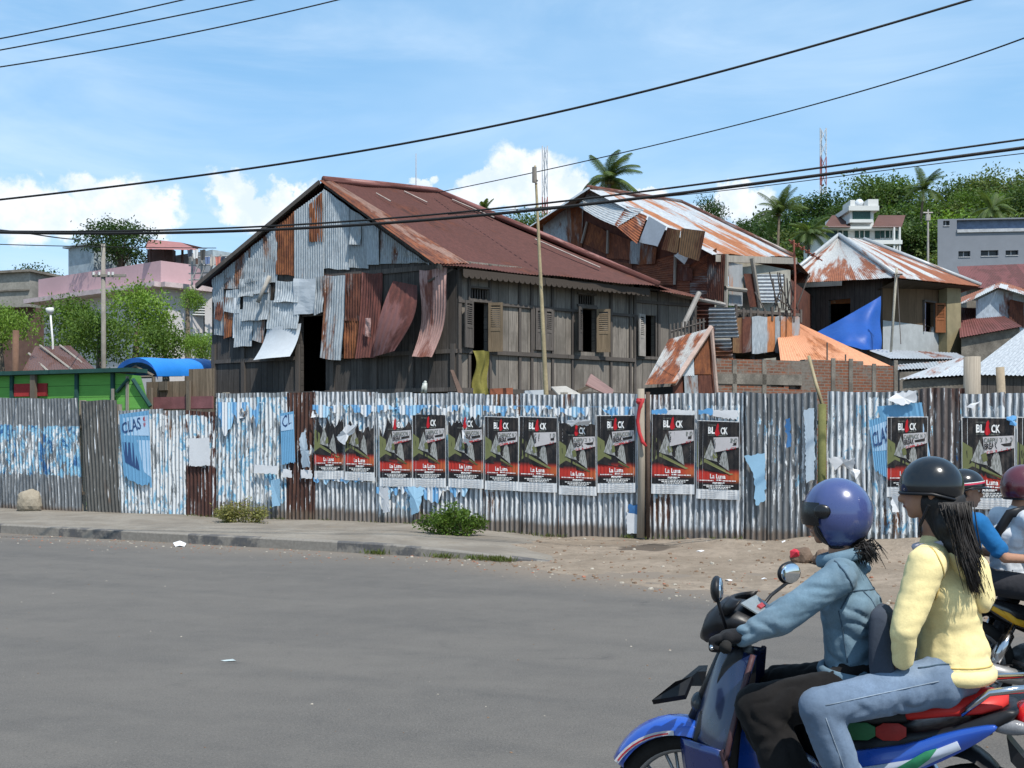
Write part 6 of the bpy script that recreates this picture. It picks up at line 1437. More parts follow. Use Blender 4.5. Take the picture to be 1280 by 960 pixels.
litter('white paper scrap on the asphalt near the kerb, with dark shadow', 226, 683, 0, .13, PW2, 1, .09); litter('white plastic scrap in the gutter at left, touching a red packet', 92, 669, 0, .14, plain('litter_lilac', (.5, .5, .6), .6), 2, .07); litter('red packet in the gutter at left beside white plastic', 103, 669, 0, .12, plain('wrapper_red', (0, 0, 0)), 3, .06)
litter('flat pale blue plastic scrap in the middle of the road', 287, 826, 0, .065, plain('litter_pale', (.40, .46, .46), .5), 4, .012); litter('white paper lump at the fence foot by the bare grey sheets', 979, 683, .1, .13, PW2, 5, .09); litter('white paper scrap lying on the dirt before the heap', 877, 690, .05, .10, PW2, 6, .03)
litter('small white scrap on dirt near the road edge, below the heap', 911, 726, .02, .06, PW2, 7, .02); litter('tiny white scrap on dirt right of the scrap below the heap', 955, 724, .02, .05, PW2, 8, .02); litter('pale scrap on road edge above the left mirror', 933, 745, .01, .04, PW2, 9, .01)
# ================================================================== motorbikes (local: x forward, y left, z up)
CHR = plain('chrome', (.55, .55, .56), .15, .05, 2., 0, 1.0); BLK = plain('black_plastic', (.012, .012, .014), .4, .2, 2., .05); RUB = plain('tyre_rubber', (.018, .017, .016), .85, .2, 3., .2)
ALU = plain('alloy_grey', (.28, .28, .28), .45, .15, 2., .05, .6); ENG = plain('engine_grey', (.10, .10, .10), .5, .3, 6., .2, .5)
def paint(name, c): return plain(name, c, .28, .05, 1., 0, 0, .5, .8)
BLUE = paint('paint_blue', (.012, .07, .38)); NAVY = paint('paint_navy', (.008, .016, .055)); REDS = plain('seat_red', (.52, .025, .02), .5, .08, 2., .05); MIR = plain('mirror_glass', (.75, .78, .80), .04, .02, 1., 0, 1.0)
def ring(mb, c, R_, r_, n=40, m=10, a0=0., a1=6.2832, flat=(1, 1)):
    full = abs(a1 - a0 - 6.2832) < .01; pts = [c + V((R_ * math.cos(a0 + (a1 - a0) * k / n), 0, R_ * math.sin(a0 + (a1 - a0) * k / n))) for k in range(n + 1)]
    rows = []
    for k, p in enumerate(pts):
        rd = (p - c).normalized(); rows.append([p + rd * (r_ * flat[0] * math.cos(6.2832 * j / m)) + V((0, r_ * flat[1] * math.sin(6.2832 * j / m), 0)) for j in range(m)])
    mb.loft(rows, cap=not full)
def slab(mb, poly, w, bev=.025, yoff=0., taper=None):
    """side outline (x,z) given thickness 2w with rounded flanks"""
    cx = sum(p[0] for p in poly) / len(poly); cz = sum(p[1] for p in poly) / len(poly)
    def sh(k, y): return [V((cx + (p[0] - cx) * k, yoff + y, cz + (p[1] - cz) * k)) for p in poly]
    size = max(max(abs(p[0] - cx), abs(p[1] - cz)) for p in poly); k = 1 - bev / size; k2 = 1 - bev * .3 / size
    mb.loft([sh(k, -w), sh(k2, -w + bev * .3), sh(1, -w + bev), sh(1, w - bev), sh(k2, w - bev * .3), sh(k, w)])
def smooth_poly(pts, it=2):
    for _ in range(it):
        q = []
        for i in range(len(pts)):
            a, b = pts[i], pts[(i + 1) % len(pts)]; q += [(a[0] * .75 + b[0] * .25, a[1] * .75 + b[1] * .25), (a[0] * .25 + b[0] * .75, a[1] * .25 + b[1] * .75)]
        pts = q
    return pts
def make_bike(label, loc, rz, C1, C2, seatm, stripe, plate=True):
    t = thing('motorbike', label, 'motorbike', loc, rz)
    def B(mb, nm, m, p=t, sm=True):
        if nm not in ('rear_wheel', 'rim', 'tyre'): mb.v = [V((-.2 + (q.x + .2) * .62, q.y, q.z)) if q.x < -.2 else q for q in mb.v]
        return mb.build(nm, m, p, smooth=sm, local=True)
    FXW, RXW, WR = .60, -.44, .255
    for x, nm in ((FXW, 'front_wheel'), (RXW, 'rear_wheel')):
        c = V((x, 0, .295)); mb = MB(); mb.tube([c + V((0, -.05, 0)), c + V((0, .05, 0))], .045, 12)
        for k in range(10):
            a = 6.283 * k / 10; mb.tube([c + V((.04 * math.cos(a), .02, .04 * math.sin(a))), c + V((.215 * math.cos(a + .1), 0, .215 * math.sin(a + .1)))], .007, 5)
            mb.tube([c + V((.04 * math.cos(a), -.02, .04 * math.sin(a))), c + V((.215 * math.cos(a - .1), 0, .215 * math.sin(a - .1)))], .007, 5)
        w = B(mb, nm, ALU); mb = MB(); ring(mb, c, .225, .02, 44, 8, flat=(.8, 1.2)); B(mb, 'rim', ALU, w); mb = MB(); ring(mb, c, .255, .040, 48, 12, flat=(1, .95)); B(mb, 'tyre', RUB, w)
    mb = MB()
    for s_ in (-1, 1): mb.tube([V((FXW, .085 * s_, .295)), V((.525, .085 * s_, .62)), V((.515, .06 * s_, .68))], [.021, .021, .018], 9)
    mb.tube([V((.57, 0, .62)), V((.41, 0, .98))], .035, 10); B(mb, 'fork', BLK)
    mb = MB(); c = V((FXW, 0, .295)); rows = []
    for k in range(17):
        a = R(28 + 115 * k / 16); rr = .325 + .018 * math.sin(k / 16 * 3.14); tw = .088 * (1 - .25 * abs(k / 16 - .4) - (.5 if k == 0 else 0)); o = V((math.cos(a), 0, math.sin(a)))
        rows.append([c + o * (rr - .05) + V((0, -tw, 0)), c + o * (rr - .02) + V((0, -tw * .96, 0)), c + o * rr + V((0, -tw * .6, 0)), c + o * (rr + .012), c + o * rr + V((0, tw * .6, 0)), c + o * (rr - .02) + V((0, tw * .96, 0)), c + o * (rr - .05) + V((0, tw, 0))])
    mb.loft(rows, closed=False); mud = B(mb, 'front_fender', C1)
    for s_ in (1, -1):
        mb = MB(); r1 = []
        for k in range(9): a = R(33 + 52 * k / 8); o = V((math.cos(a), 0, math.sin(a))); r1.append([c + o * .294 + V((0, .090 * s_, 0)), c + o * .312 + V((0, .091 * s_, 0))])
        mb.loft(r1, closed=False); B(mb, 'sticker', plain('sticker_white', (.6, .58, .58), .5), mud)
        mb = MB(); r1 = []
        for k in range(9): a = R(35 + 46 * k / 8); o = V((math.cos(a), 0, math.sin(a))); r1.append([c + o * .298 + V((0, .093 * s_, 0)), c + o * .304 + V((0, .094 * s_, 0))])
        mb.loft(r1, closed=False); B(mb, 'sticker_stripe', plain('sticker_red', (.5, .03, .05), .5), mud)
    # leg shield: a bent sheet round the steering column above, two curved flaps beside the wheel below
    mb = MB(); rows = []
    for k in range(13):
        v = k / 12; z = .94 - .36 * v; xf = .47 + .12 * v; hw = .085 + .125 * math.sin(min(1.57, v * 1.7)); row = []
        for j in range(13):
            u = -1 + 2 * j / 12; row.append(V((xf - (.13 + .05 * v) * abs(u) ** 1.8, hw * u, z - .03 * abs(u))))
        for j in range(12, -1, -1): q = row[j]; row.append(q + V((-.022, -.006 if q.y > 0 else .006, 0)))
        rows.append(row)
    mb.loft(rows); ls = B(mb, 'leg_shield', NAVY if C1 is BLUE else C1)
    for s_ in (1, -1):
        mb = MB(); fl = []
        for k in range(13):
            v = k / 12; z = .585 - .33 * v; xf = .60 - .02 * v - .10 * v ** 3; xb = .42 - .03 * math.sin(v * 3.14); row = []
            for j in range(9): u = j / 8; row.append(V((xf + (xb - xf) * u, s_ * (.095 + .115 * u ** .7 - .03 * v * v), z)))
            for j in range(8, -1, -1): row.append(row[j] + V((-.004, -.02 * s_, 0)))
            fl.append(row)
        mb.loft(fl); B(mb, 'shield_flap', plain('paint_midblue', (.007, .022, .12), .28, .05, 1., 0, 0, .5, .8) if C1 is BLUE else C1, ls)
        mb = MB(); mb.tube([r_[12 if s_ > 0 else 0] + V((-.01, .004 * s_, 0)) for r_ in rows] + [r_[8] + V((-.006, 0, 0)) for r_ in fl], .011, 6); B(mb, 'shield_rim', plain('rim_maroon', (.07, .035, .04), .5) if C1 is BLUE else BLK, ls)
        mb = MB(); mb.prism([V((.55, .09 * s_, .80)), V((.60, .14 * s_, .785)), V((.68, .17 * s_, .715)), V((.57, .12 * s_, .735))], V((0, .02 * s_, .02))); B(mb, 'side_wing', BLK, ls, False)
    mb = MB(); mb.ball(V((.555, 0, .70)), (.030, .05, .040), 12, 8); B(mb, 'headlight', plain('headlight_glass', (.06, .065, .07), .08), ls)
    # inner column, centre spine, lower side covers
    mb = MB(); slab(mb, smooth_poly([(.34, .93), (.44, .93), (.52, .58), (.50, .30), (.40, .30), (.38, .60)]), .085); B(mb, 'inner_panel', BLK)
    mb = MB(); slab(mb, smooth_poly([(.44, .60), (.38, .66), (.30, .60), (.10, .52), (.08, .42), (.30, .40), (.46, .44)]), .075, .04); B(mb, 'spine_cover', C1)
    mb = MB(); slab(mb, smooth_poly([(.46, .47), (.16, .44), (.12, .30), (.20, .20), (.44, .22)]), .115, .03); B(mb, 'lower_cowl', NAVY if C1 is BLUE else BLK)
    for s_ in (1, -1):
        mb = MB(); mb.quad(V((.40, .118 * s_, .452)), V((.24, .118 * s_, .445)), V((.24, .119 * s_, .435)), V((.40, .119 * s_, .442))); B(mb, 'sticker', plain('sticker_white', (0, 0, 0)), sm=False)
    mb = MB(); slab(mb, smooth_poly([(.22, .42), (.24, .26), (.10, .18), (-.14, .20), (-.18, .34), (-.05, .44)]), .11, .04); mb.tube([V((.12, -.14, .26)), V((.12, .14, .26))], .085, 14); B(mb, 'engine', ENG)
    # rear body: blue flank with black upper, seat, tail
    mb = MB(); slab(mb, smooth_poly([(.10, .60), (.06, .52), (-.30, .60), (-.72, .76), (-.78, .80), (-.70, .81), (-.40, .72), (-.10, .68)]), .115, .035); B(mb, 'tail_cover', BLK)
    for s_ in (1, -1):
        mb = MB(); slab(mb, smooth_poly([(.08, .59), (.04, .50), (-.28, .575), (-.56, .685), (-.70, .765), (-.45, .725), (-.15, .645)]), .016, .008, .117 * s_); sc_ = B(mb, 'side_cover', C1)
        mb = MB(); slab(mb, [(-.02, .555), (-.04, .515), (-.24, .575), (-.48, .665), (-.46, .690), (-.22, .61)], .004, .002, .1345 * s_); B(mb, 'cover_stripe', stripe, sc_)
        mb = MB(); slab(mb, [(-.20, .60), (-.16, .57), (-.24, .575), (-.32, .62), (-.36, .66), (-.30, .645)], .003, .001, .139 * s_); B(mb, 'cover_emblem', plain('emblem_green', (.03, .22, .10), .5) if C1 is BLUE else stripe, sc_)
        mb = MB(); mb.tube([V((-.24, .12 * s_, .57)), V((-.47, .12 * s_, .31))], .028, 9); mb.tube([V((-.28, .12 * s_, .52)), V((-.43, .12 * s_, .36))], .045, 12); B(mb, 'shock_absorber', CHR)
        mb = MB(); mb.tube([V((.02, .10 * s_, .27)), V((.02, .26 * s_, .27))], .018, 8); B(mb, 'footpeg', BLK); mb = MB(); mb.tube([V((-.22, .10 * s_, .34)), V((-.22, .24 * s_, .34))], .018, 8); B(mb, 'footpeg', BLK)
    def seat_loft(sts):
        mb = MB(); rows = []
        for x, z, w, h in sts: rows.append([V((x, w * math.cos(a), z - h * .15 + h * (math.sin(a) if math.sin(a) > 0 else math.sin(a) * .45))) for a in [6.2832 * k / 18 for k in range(18)]])
        mb.loft(rows); return mb
    B(seat_loft([(.22, .69, .04, .02), (.19, .70, .075, .04), (.05, .725, .11, .06), (-.10, .735, .125, .065), (-.20, .755, .125, .06)]), 'front_seat', plain('seat_black', (.02, .02, .02), .6) if C1 is BLUE else seatm)
    B(seat_loft([(-.18, .752, .115, .045), (-.22, .765, .13, .065), (-.40, .785, .13, .06), (-.58, .80, .115, .055), (-.68, .812, .085, .04), (-.71, .815, .04, .02)]), 'rear_seat', seatm)
    if C1 is BLUE:
        for s_ in (1, -1): mb = MB(); slab(mb, smooth_poly([(.02, .71), (-.10, .72), (-.10, .66), (0, .65)], 1), .004, .002, .121 * s_); B(mb, 'seat_patch', plain('patch_green', (.03, .13, .05), .6)); mb = MB(); slab(mb, smooth_poly([(-.10, .72), (-.2, .73), (-.2, .67), (-.10, .66)], 1), .004, .002, .123 * s_); B(mb, 'seat_patch', plain('patch_red', (.30, .025, .02), .6))
    mb = MB(); mb.tube([V((-.48, .12, .78)), V((-.62, .13, .86)), V((-.80, .11, .88)), V((-.84, 0, .885)), V((-.80, -.11, .88)), V((-.62, -.13, .86)), V((-.48, -.12, .78))], .013, 8); B(mb, 'grab_rail', CHR)
    mb = MB(); mb.ball(V((-.80, 0, .765)), (.075, .10, .055), 14, 9); tl = B(mb, 'tail_light', plain('taillight_red', (.45, .01, .015), .15)); 
    for s_ in (1, -1): mb = MB(); mb.ball(V((-.72, .095 * s_, .745)), (.11, .022, .026), 14, 9); B(mb, 'turn_signal', plain('signal_clear', (.22, .22, .23), .12, .3, 30.), tl)
    mb = MB(); rows = []
    for k in range(13): a = R(60 + 100 * k / 12); o = V((math.cos(a), 0, math.sin(a))); cc = V((RXW, 0, .295)); rows.append([cc + o * .33 + V((0, -.085, 0)), cc + o * .36 + V((0, -.05, 0)), cc + o * .365, cc + o * .36 + V((0, .05, 0)), cc + o * .33 + V((0, .085, 0))])
    mb.loft(rows, closed=False); B(mb, 'rear_fender', BLK)
    if plate:
        mb = MB(); mb.box(V((-.90, -.12, .50)), V((.006, 0, 0)), V((0, .24, 0)), V((.05, 0, .15))); pl = B(mb, 'number_plate', plain('plate_white', (.6, .62, .64), .5), sm=False); mb = MB(); mb.box(V((-.862, -.121, .628)), V((-.012, 0, 0)), V((0, .242, 0)), V((.009, 0, .024))); B(mb, 'plate_band', BLUE, pl, False)
        mb = MB(); mb.prism([V((-.70, -.05, .70)), V((-.72, -.05, .62)), V((-.90, -.05, .50)), V((-.86, -.05, .58))], V((0, .1, 0))); B(mb, 'plate_bracket', BLK, sm=False)
    mb = MB(); mb.tube([V((.20, -.13, .26)), V((0, -.15, .22)), V((-.30, -.16, .27)), V((-.72, -.17, .34))], [.02, .025, .05, .05], 12); B(mb, 'exhaust', ALU)
    mb = MB(); mb.tube([V((-.49, .07, .295)), V((.02, .07, .30))], .025, 8); mb.tube([V((-.49, -.07, .295)), V((.02, -.07, .30))], .025, 8); mb.tube([V((.46, 0, .66)), V((.1, 0, .45)), V((-.2, 0, .58)), V((-.62, 0, .72))], .03, 8); B(mb, 'frame', BLK)
    # handlebar group
    mb = MB(); mb.tube([V((.36, .36, .985)), V((.39, .22, .99)), V((.42, .08, .97)), V((.42, -.08, .97)), V((.39, -.22, .99)), V((.36, -.36, .985))], .012, 8); hb_ = B(mb, 'handlebar', BLK)
    for s_ in (1, -1):
        mb = MB(); mb.tube([V((.385, .24 * s_, .99)), V((.362, .355 * s_, .985)), V((.359, .375 * s_, .985))], [.018, .018, .022], 10); B(mb, 'grip', RUB, hb_)
        mb = MB(); mb.tube([V((.42, .18 * s_, .985)), V((.44, .26 * s_, .98)), V((.41, .36 * s_, .975))], .007, 6); B(mb, 'lever', CHR, hb_)
        mb = MB(); my, mx, mz = (.315, .405, 1.175) if s_ > 0 else (.46, .31, 1.15); mb.tube([V((.395, .20 * s_, 1.0)), V((.5 * (.395 + mx), .5 * (.2 + my) * s_, 1.075)), V((mx, my * s_ * .97, mz - .035))], .007, 6); B(mb, 'mirror_stem', BLK, hb_)
        rt = Matrix.Rotation(R(12 if s_ > 0 else -32), 3, 'Z'); mb = MB(); mb.ball(V((mx, my * s_, mz)), (.022, .062, .046), 16, 10, rt); m_ = B(mb, 'mirror', BLK, hb_)
        mb = MB(); mb.ball(V((mx, my * s_, mz)) + rt @ V((-.0125, 0, 0)), (.012, .056, .040), 16, 10, rt); B(mb, 'mirror_glass', MIR, m_)
    mb = MB(); rows = []
    for k, (x, z, w, h) in enumerate([(.27, 1.0, .06, .012), (.30, 1.01, .12, .04), (.38, 1.03, .15, .065), (.45, 1.03, .15, .075), (.51, .99, .11, .06), (.54, .96, .04, .02)]): rows.append([V((x, w * math.cos(a), z + h * math.sin(a))) for a in [6.2832 * j / 18 for j in range(18)]])
    mb.loft(rows); cw = B(mb, 'handlebar_cowl', BLK)
    mb = MB(); mb.prism([V((.29, .10, 1.048)), V((.29, -.10, 1.048)), V((.37, -.12, 1.098)), V((.37, .12, 1.098))], V((-.003, 0, .004))); mb_ = B(mb, 'dash_glass', plain('dash_grey', (.22, .24, .24), .12, .1, 3.), cw, False); mb = MB(); mb.prism([V((.315, .03, 1.070)), V((.315, -.05, 1.070)), V((.33, -.05, 1.080)), V((.33, .03, 1.080))], V((-.003, 0, .006))); B(mb, 'dash_marking', plain('dash_red', (.4, .04, .04), .4), mb_, False)
    mb = MB(); rows = [[V((.40, w * math.cos(a) * .16, 1.07 + .02)) for a in (0,)] for w in (1,)]
    mb = MB(); mb.loft([[V((.39 + .07 * math.sin(a), .15 * math.cos(a), 1.07)), V((.36 + .05 * math.sin(a), .13 * math.cos(a), 1.115)), V((.37 + .06 * math.sin(a), .135 * math.cos(a), 1.112)), V((.41 + .07 * math.sin(a), .155 * math.cos(a), 1.06))] for a in [3.1416 * k / 12 for k in range(13)]]); B(mb, 'dash_hood', BLK, cw)
    return t
# ================================================================== people: one grown surface for the body, clothes grown over it
def grow(name, blobs, voxel, mat, parent, smooth_it=6, disp=None):
    mb = MB()
    for (p0, r0, p1, r1) in blobs:
        p0, p1 = V(p0), V(p1); r0 = V(r0) if isinstance(r0, (tuple, list)) else V((r0, r0, r0)); r1 = V(r1) if isinstance(r1, (tuple, list)) else V((r1, r1, r1))
        n = max(1, int((p1 - p0).length / (min(*r0, *r1) * .45)))
        for k in range(n + 1): mb.ball(p0.lerp(p1, k / n), tuple(r0.lerp(r1, k / n)), 12, 8)
    o = mb.build(name, mat, None, local=True); m = o.modifiers.new('r', 'REMESH'); m.mode = 'VOXEL'; m.voxel_size = voxel; m.use_smooth_shade = True
    m = o.modifiers.new('s', 'SMOOTH'); m.factor = .5; m.iterations = smooth_it
    dg = bpy.context.evaluated_depsgraph_get(); me = bpy.data.meshes.new_from_object(o.evaluated_get(dg)); old = o.data; o.modifiers.clear(); o.data = me; me.name = name; bpy.data.meshes.remove(old)
    if not me.materials: me.materials.append(mat)
    if disp:
        ns = [v.normal.copy() for v in me.vertices]
        for v, n_ in zip(me.vertices, ns): v.co = v.co + n_ * disp(v.co)
    if disp:
        bm = bmesh.new(); bm.from_mesh(me)
        for _ in range(2): bmesh.ops.smooth_vert(bm, verts=bm.verts, factor=.4, use_axis_x=True, use_axis_y=True, use_axis_z=True)
        bm.to_mesh(me); bm.free()
    me.polygons.foreach_set('use_smooth', [True] * len(me.polygons)); me.update(); o.parent = parent; return o
def folds(a=.008, f=9., st=(1, 1, 1), seed=0.):
    def fn(p):
        q = V((p.x * st[0], p.y * st[1], p.z * st[2])) * f + V((seed, 0, 0)); w = noise.noise_vector(q * .5) * .7; n_ = abs(noise.noise(q + w)); m_ = min(1, max(0, .5 + 2.2 * noise.noise(q * .35 + V((7, 1, 3)))))
        c2 = abs(noise.noise(q * 2. + w * 2)); return a * .55 * noise.noise(q * .5 + w) - a * m_ * max(0, 1 - n_ / .22) - a * .22 * (1 - m_) * max(0, 1 - c2 / .3)
    return fn
def cloth(name, c, var=.12, sc=6., fade=None, tex=160.):
    g = NG(name); o = g.obj(); f = g.noise(o, sc, 5, .65); col = g.mix(g.rng(f, .3, .7), rgbm(c, 1 - var), rgbm(c, 1 + var))
    if fade: col = g.mix(g.rng(g.noise(o, 3.2, 4, .6), .5, .7, 0, .6), col, fade)
    wv_ = g.noise(o, tex, 2); col = g.mix(g.rng(wv_, .3, .7, 0, .35), col, rgbm(c, .75)); f2 = g.noise(o, 26, 4, .6)
    return g.finish(col, .92, 0, g.bump(g.math('ADD', g.math('MULTIPLY', wv_, .25), g.math('MULTIPLY', f2, 1.6)), .25, .006), .15, 0, .05)
SKIN = plain('skin_brown', (.36, .19, .12), .55, .08, 5., .08, 0, .35); HAIR = plain('hair_black', (.012, .009, .008), .62, .3, 9., .1, 0, .5)
def hand_blobs(w, h, g, grip=True):
    """palm from wrist w to palm centre h; fingers curl round an axis g (unit, pointing to the little finger)"""
    w, h, g = V(w), V(h), V(g).normalized(); f = (h - w).normalized(); dn = g.cross(f).normalized()
    if dn.z > 0: dn = -dn
    out = [(w, .024, h, (.036, .036, .022)), (h - g * .02, .02, h + g * .025, .02)]
    for i, L in enumerate((.95, 1.05, 1.0, .8)):
        k = h + f * .032 + g * ((i - 1.5) * .0225); a = k + (f * .030 + dn * .006) * L; b = a + (f * .006 + dn * .028) * L; c = b + (-f * .022 + dn * .006) * L
        if not grip: a = k + (f * .034 + dn * .006) * L; b = a + (f * .022 + dn * .016) * L; c = b + (f * .006 + dn * .02) * L
        out += [(k, .0105, a, .0095), (a, .0095, b, .009), (b, .009, c, .0075)]
    th = h - g * .036 - f * .012; a = th + (f * .022 - g * .014 + dn * .012); b = a + (f * .022 + g * .006 + dn * .012); out += [(th, .013, a, .0115), (a, .0115, b, .009)]
    return out
def head_blobs(c, f, k=1.0):
    c = V(c); f = V(f).normalized(); up = V((0, 0, 1)); s = up.cross(f).normalized(); q = lambda a, b, z: c + (f * a + s * b + up * z) * k
    ab = lambda x, y, z: (abs(f.x) * x + abs(s.x) * y, abs(f.y) * x + abs(s.y) * y, z)
    E = lambda x, y, z: tuple(v * k for v in ab(x, y, z))
    return [(q(-.015, 0, .03), E(.093, .074, .085), q(-.015, 0, .03), E(.093, .074, .085)), (q(.03, 0, -.03), E(.058, .058, .07), q(.035, 0, -.06), E(.048, .048, .045)), (q(.062, 0, -.088), .022 * k, q(.062, 0, -.088), .022 * k),
            (q(.086, 0, .004), .011 * k, q(.107, 0, -.03), .0155 * k), (q(.083, -.022, -.060), .011 * k, q(.083, .022, -.060), .011 * k), (q(.08, -.03, .022), .012 * k, q(.08, .03, .022), .012 * k),
            (q(-.008, .076, -.012), (.016 * k, .012 * k, .028 * k), q(-.012, .08, .0), (.016 * k, .012 * k, .028 * k)), (q(-.008, -.076, -.012), (.016 * k, .012 * k, .028 * k), q(-.012, -.08, .0), (.016 * k, .012 * k, .028 * k))], q
EYE = plain('eye_white', (.6, .58, .55), .2, .02, 1., 0); IRIS = plain('iris_dark', (.015, .01, .008), .15, .02, 1., 0); LIP = plain('lip_brown', (.22, .075, .06), .5, .05, 3., 0)
def face_parts(q, k, par):
    for b in (.031, -.031):
        mb = MB(); mb.ball(q(.070, b, .004), .0125 * k, 10, 8); e = mb.build('eye', EYE, par, smooth=True, local=True); mb = MB(); mb.ball(q(.0795, b, .004), .0055 * k, 8, 6); mb.build('iris', IRIS, e, smooth=True, local=True)
        mb = MB(); mb.tube([q(.083, b - .018, .024), q(.088, b, .029), q(.080, b + .018, .024)], .004 * k, 5); mb.build('eyebrow', HAIR, par, local=True)
    mb = MB(); mb.tube([q(.086, -.022, -.061), q(.094, 0, -.058), q(.086, .022, -.061)], .0055 * k, 6); mb.build('lips', LIP, par, smooth=True, local=True)
def limb(a, ra, b, rb): return [(a, ra, b, rb)]
def person(root, J, topm, legm, k=1.0, cuff='wrist', shoe=None, fs=(.008, 9.), hands=('grip', 'grip'), top_pad=.016, hips=(.125, .155, .115), seed=0.):
    """J: joint positions in the thing's frame"""
    Z = lambda p: V(p); hk = k * J.get('hk', 1.0); hb, q = head_blobs(J['head'], J['face'], hk)
    pel, ch, nk = Z(J['pel']), Z(J['chest']), Z(J['neck'])
    body = list(hb) + [(nk - V((0, 0, .02)), .052 * k, Z(J['head']) - V(J['face']).normalized() * .02 - V((0, 0, .05)), .05 * k), (pel, (.095 * k, .125 * k, .09 * k), pel.lerp(ch, .5), (.088 * k, .118 * k, .09 * k)), (pel.lerp(ch, .5), (.088 * k, .118 * k, .09 * k), ch, (.095 * k, .142 * k, .10 * k)), (ch, (.09 * k, .13 * k, .09 * k), nk - V((0, 0, .04)), (.06 * k, .08 * k, .045 * k))]
    for s_ in 'LR':
        sh, e, w, h = (Z(J[n + s_]) for n in ('sh', 'el', 'wr', 'ha')); hp, kn, an, to = (Z(J[n + s_]) for n in ('hip', 'kn', 'an', 'to'))
        body += [(nk - V((0, 0, .05)), .05 * k, sh, .052 * k), (sh, .044 * k, e, .034 * k), (e, .034 * k, w, .024 * k), (hp, .068 * k, kn, .048 * k), (kn, .048 * k, an, .034 * k), (an, .036 * k, to, .03 * k)] + hand_blobs(w, h, J.get('g' + s_, (0, 1, 0)), hands['LR'.index(s_)] == 'grip')
    bo = grow('body', body, .0075 if k < 1.2 else .01, SKIN, root, 3)
    face_parts(q, hk, root)
    p = top_pad; top = [(pel + V((0, 0, .02)), ((hips[0]) * k, hips[1] * k, .06 * k), pel.lerp(ch, .5), (.10 * k + p, .125 * k + p, .09 * k)), (pel.lerp(ch, .5), (.10 * k + p, .125 * k + p, .09 * k), ch, (.105 * k + p, .148 * k + p, .10 * k)), (ch, (.10 * k + p, .14 * k + p, .09 * k), nk - V((0, 0, .05)), (.066 * k + p, .085 * k + p, .045 * k)), (nk - V((0, 0, .045)), .062 * k + p, nk - V((0, 0, .02)), .058 * k + p * .8)]
    for s_ in 'LR':
        sh, e, w = (Z(J[n + s_]) for n in ('sh', 'el', 'wr')); end = w if cuff == 'wrist' else e.lerp(sh, .25)
        top += [(nk - V((0, 0, .06)), .058 * k + p, sh, .055 * k + p), (sh, .053 * k + p, e if cuff == 'wrist' else end, .043 * k + p)]
        if cuff == 'wrist': top += [(e, .043 * k + p, w, .032 * k + p * .8)]
    tp = grow('jacket' if cuff == 'wrist' else 'shirt', top, .0080, topm, root, 5, folds(fs[0], fs[1], (1, 1, 1.5), seed))
    lg = [(pel, (.115 * k, .150 * k, .10 * k), pel + V((0, 0, .05)), (.112 * k, .145 * k, .08 * k))]
    for s_ in 'LR':
        hp, kn, an = (Z(J[n + s_]) for n in ('hip', 'kn', 'an')); lp = J.get('legpad', .012); lg += [(pel, .10 * k, hp, .098 * k), (hp, .093 * k, kn, .060 * k + lp), (kn, .061 * k + lp, an, .047 * k + lp * 1.6)]
    tr_ = grow('trousers', lg, .0080, legm, root, 4, folds(.010, 9., (1.3, 1, 1), seed + 3))
    for s_ in 'LR':
        an, to = Z(J['an' + s_]), Z(J['to' + s_]); d = (to - an).normalized(); grow('shoe', [(an - V((0, 0, .03)), .042 * k, an + V((0, 0, .0)), .04 * k), (an - V((0, 0, .045)), .04 * k, to - V((0, 0, .015)), .036 * k), (to - V((0, 0, .015)), .036 * k, to + d * .05 - V((0, 0, .02)), .03 * k)], .008, shoe or BLK, root, 3)
    return bo, tp, tr_, q
def helmet_shell(parent, c, r, mat, f, cut, full=False, name='helmet', brim=False, rear_low=0.):
    """hollow shell: sphere cut away below an oblique line, rolled rim"""
    c = V(c); f = V(f).normalized(); s = V((0, 0, 1)).cross(f); mb = MB(); rows = []; nA, nB = 40, 18
    for j in range(nB + 1):
        row = []
        for i in range(nA):
            a = 6.2832 * i / nA; ca = math.cos(a); face = max(0, ca)
            if full: low = -.92 + (1.17 if ca > .62 else (1.17 * max(0, (ca - .35) / .27) if ca > .35 else 0))
            else: low = cut + rear_low * max(0, -ca)
            th = (math.acos(max(-1, min(1, low)))) * j / nB; st, ct = math.sin(th), math.cos(th)
            row.append(c + f * (ca * st * r[0]) + s * (math.sin(a) * st * r[1]) + V((0, 0, ct * r[2])))
        rows.append(row)
    inner = [[c + (p - c) * .90 for p in row] for row in reversed(rows)]
    mb.loft(rows + inner[:-1], cap=False); h = mb.build(name, mat, parent, smooth=True, local=True)
    edge = rows[-1]; mb = MB(); mb.tube(edge + [edge[0]], .006, 6, False); mb.build('helmet_rim', BLK, h, smooth=True, local=True)
    return h
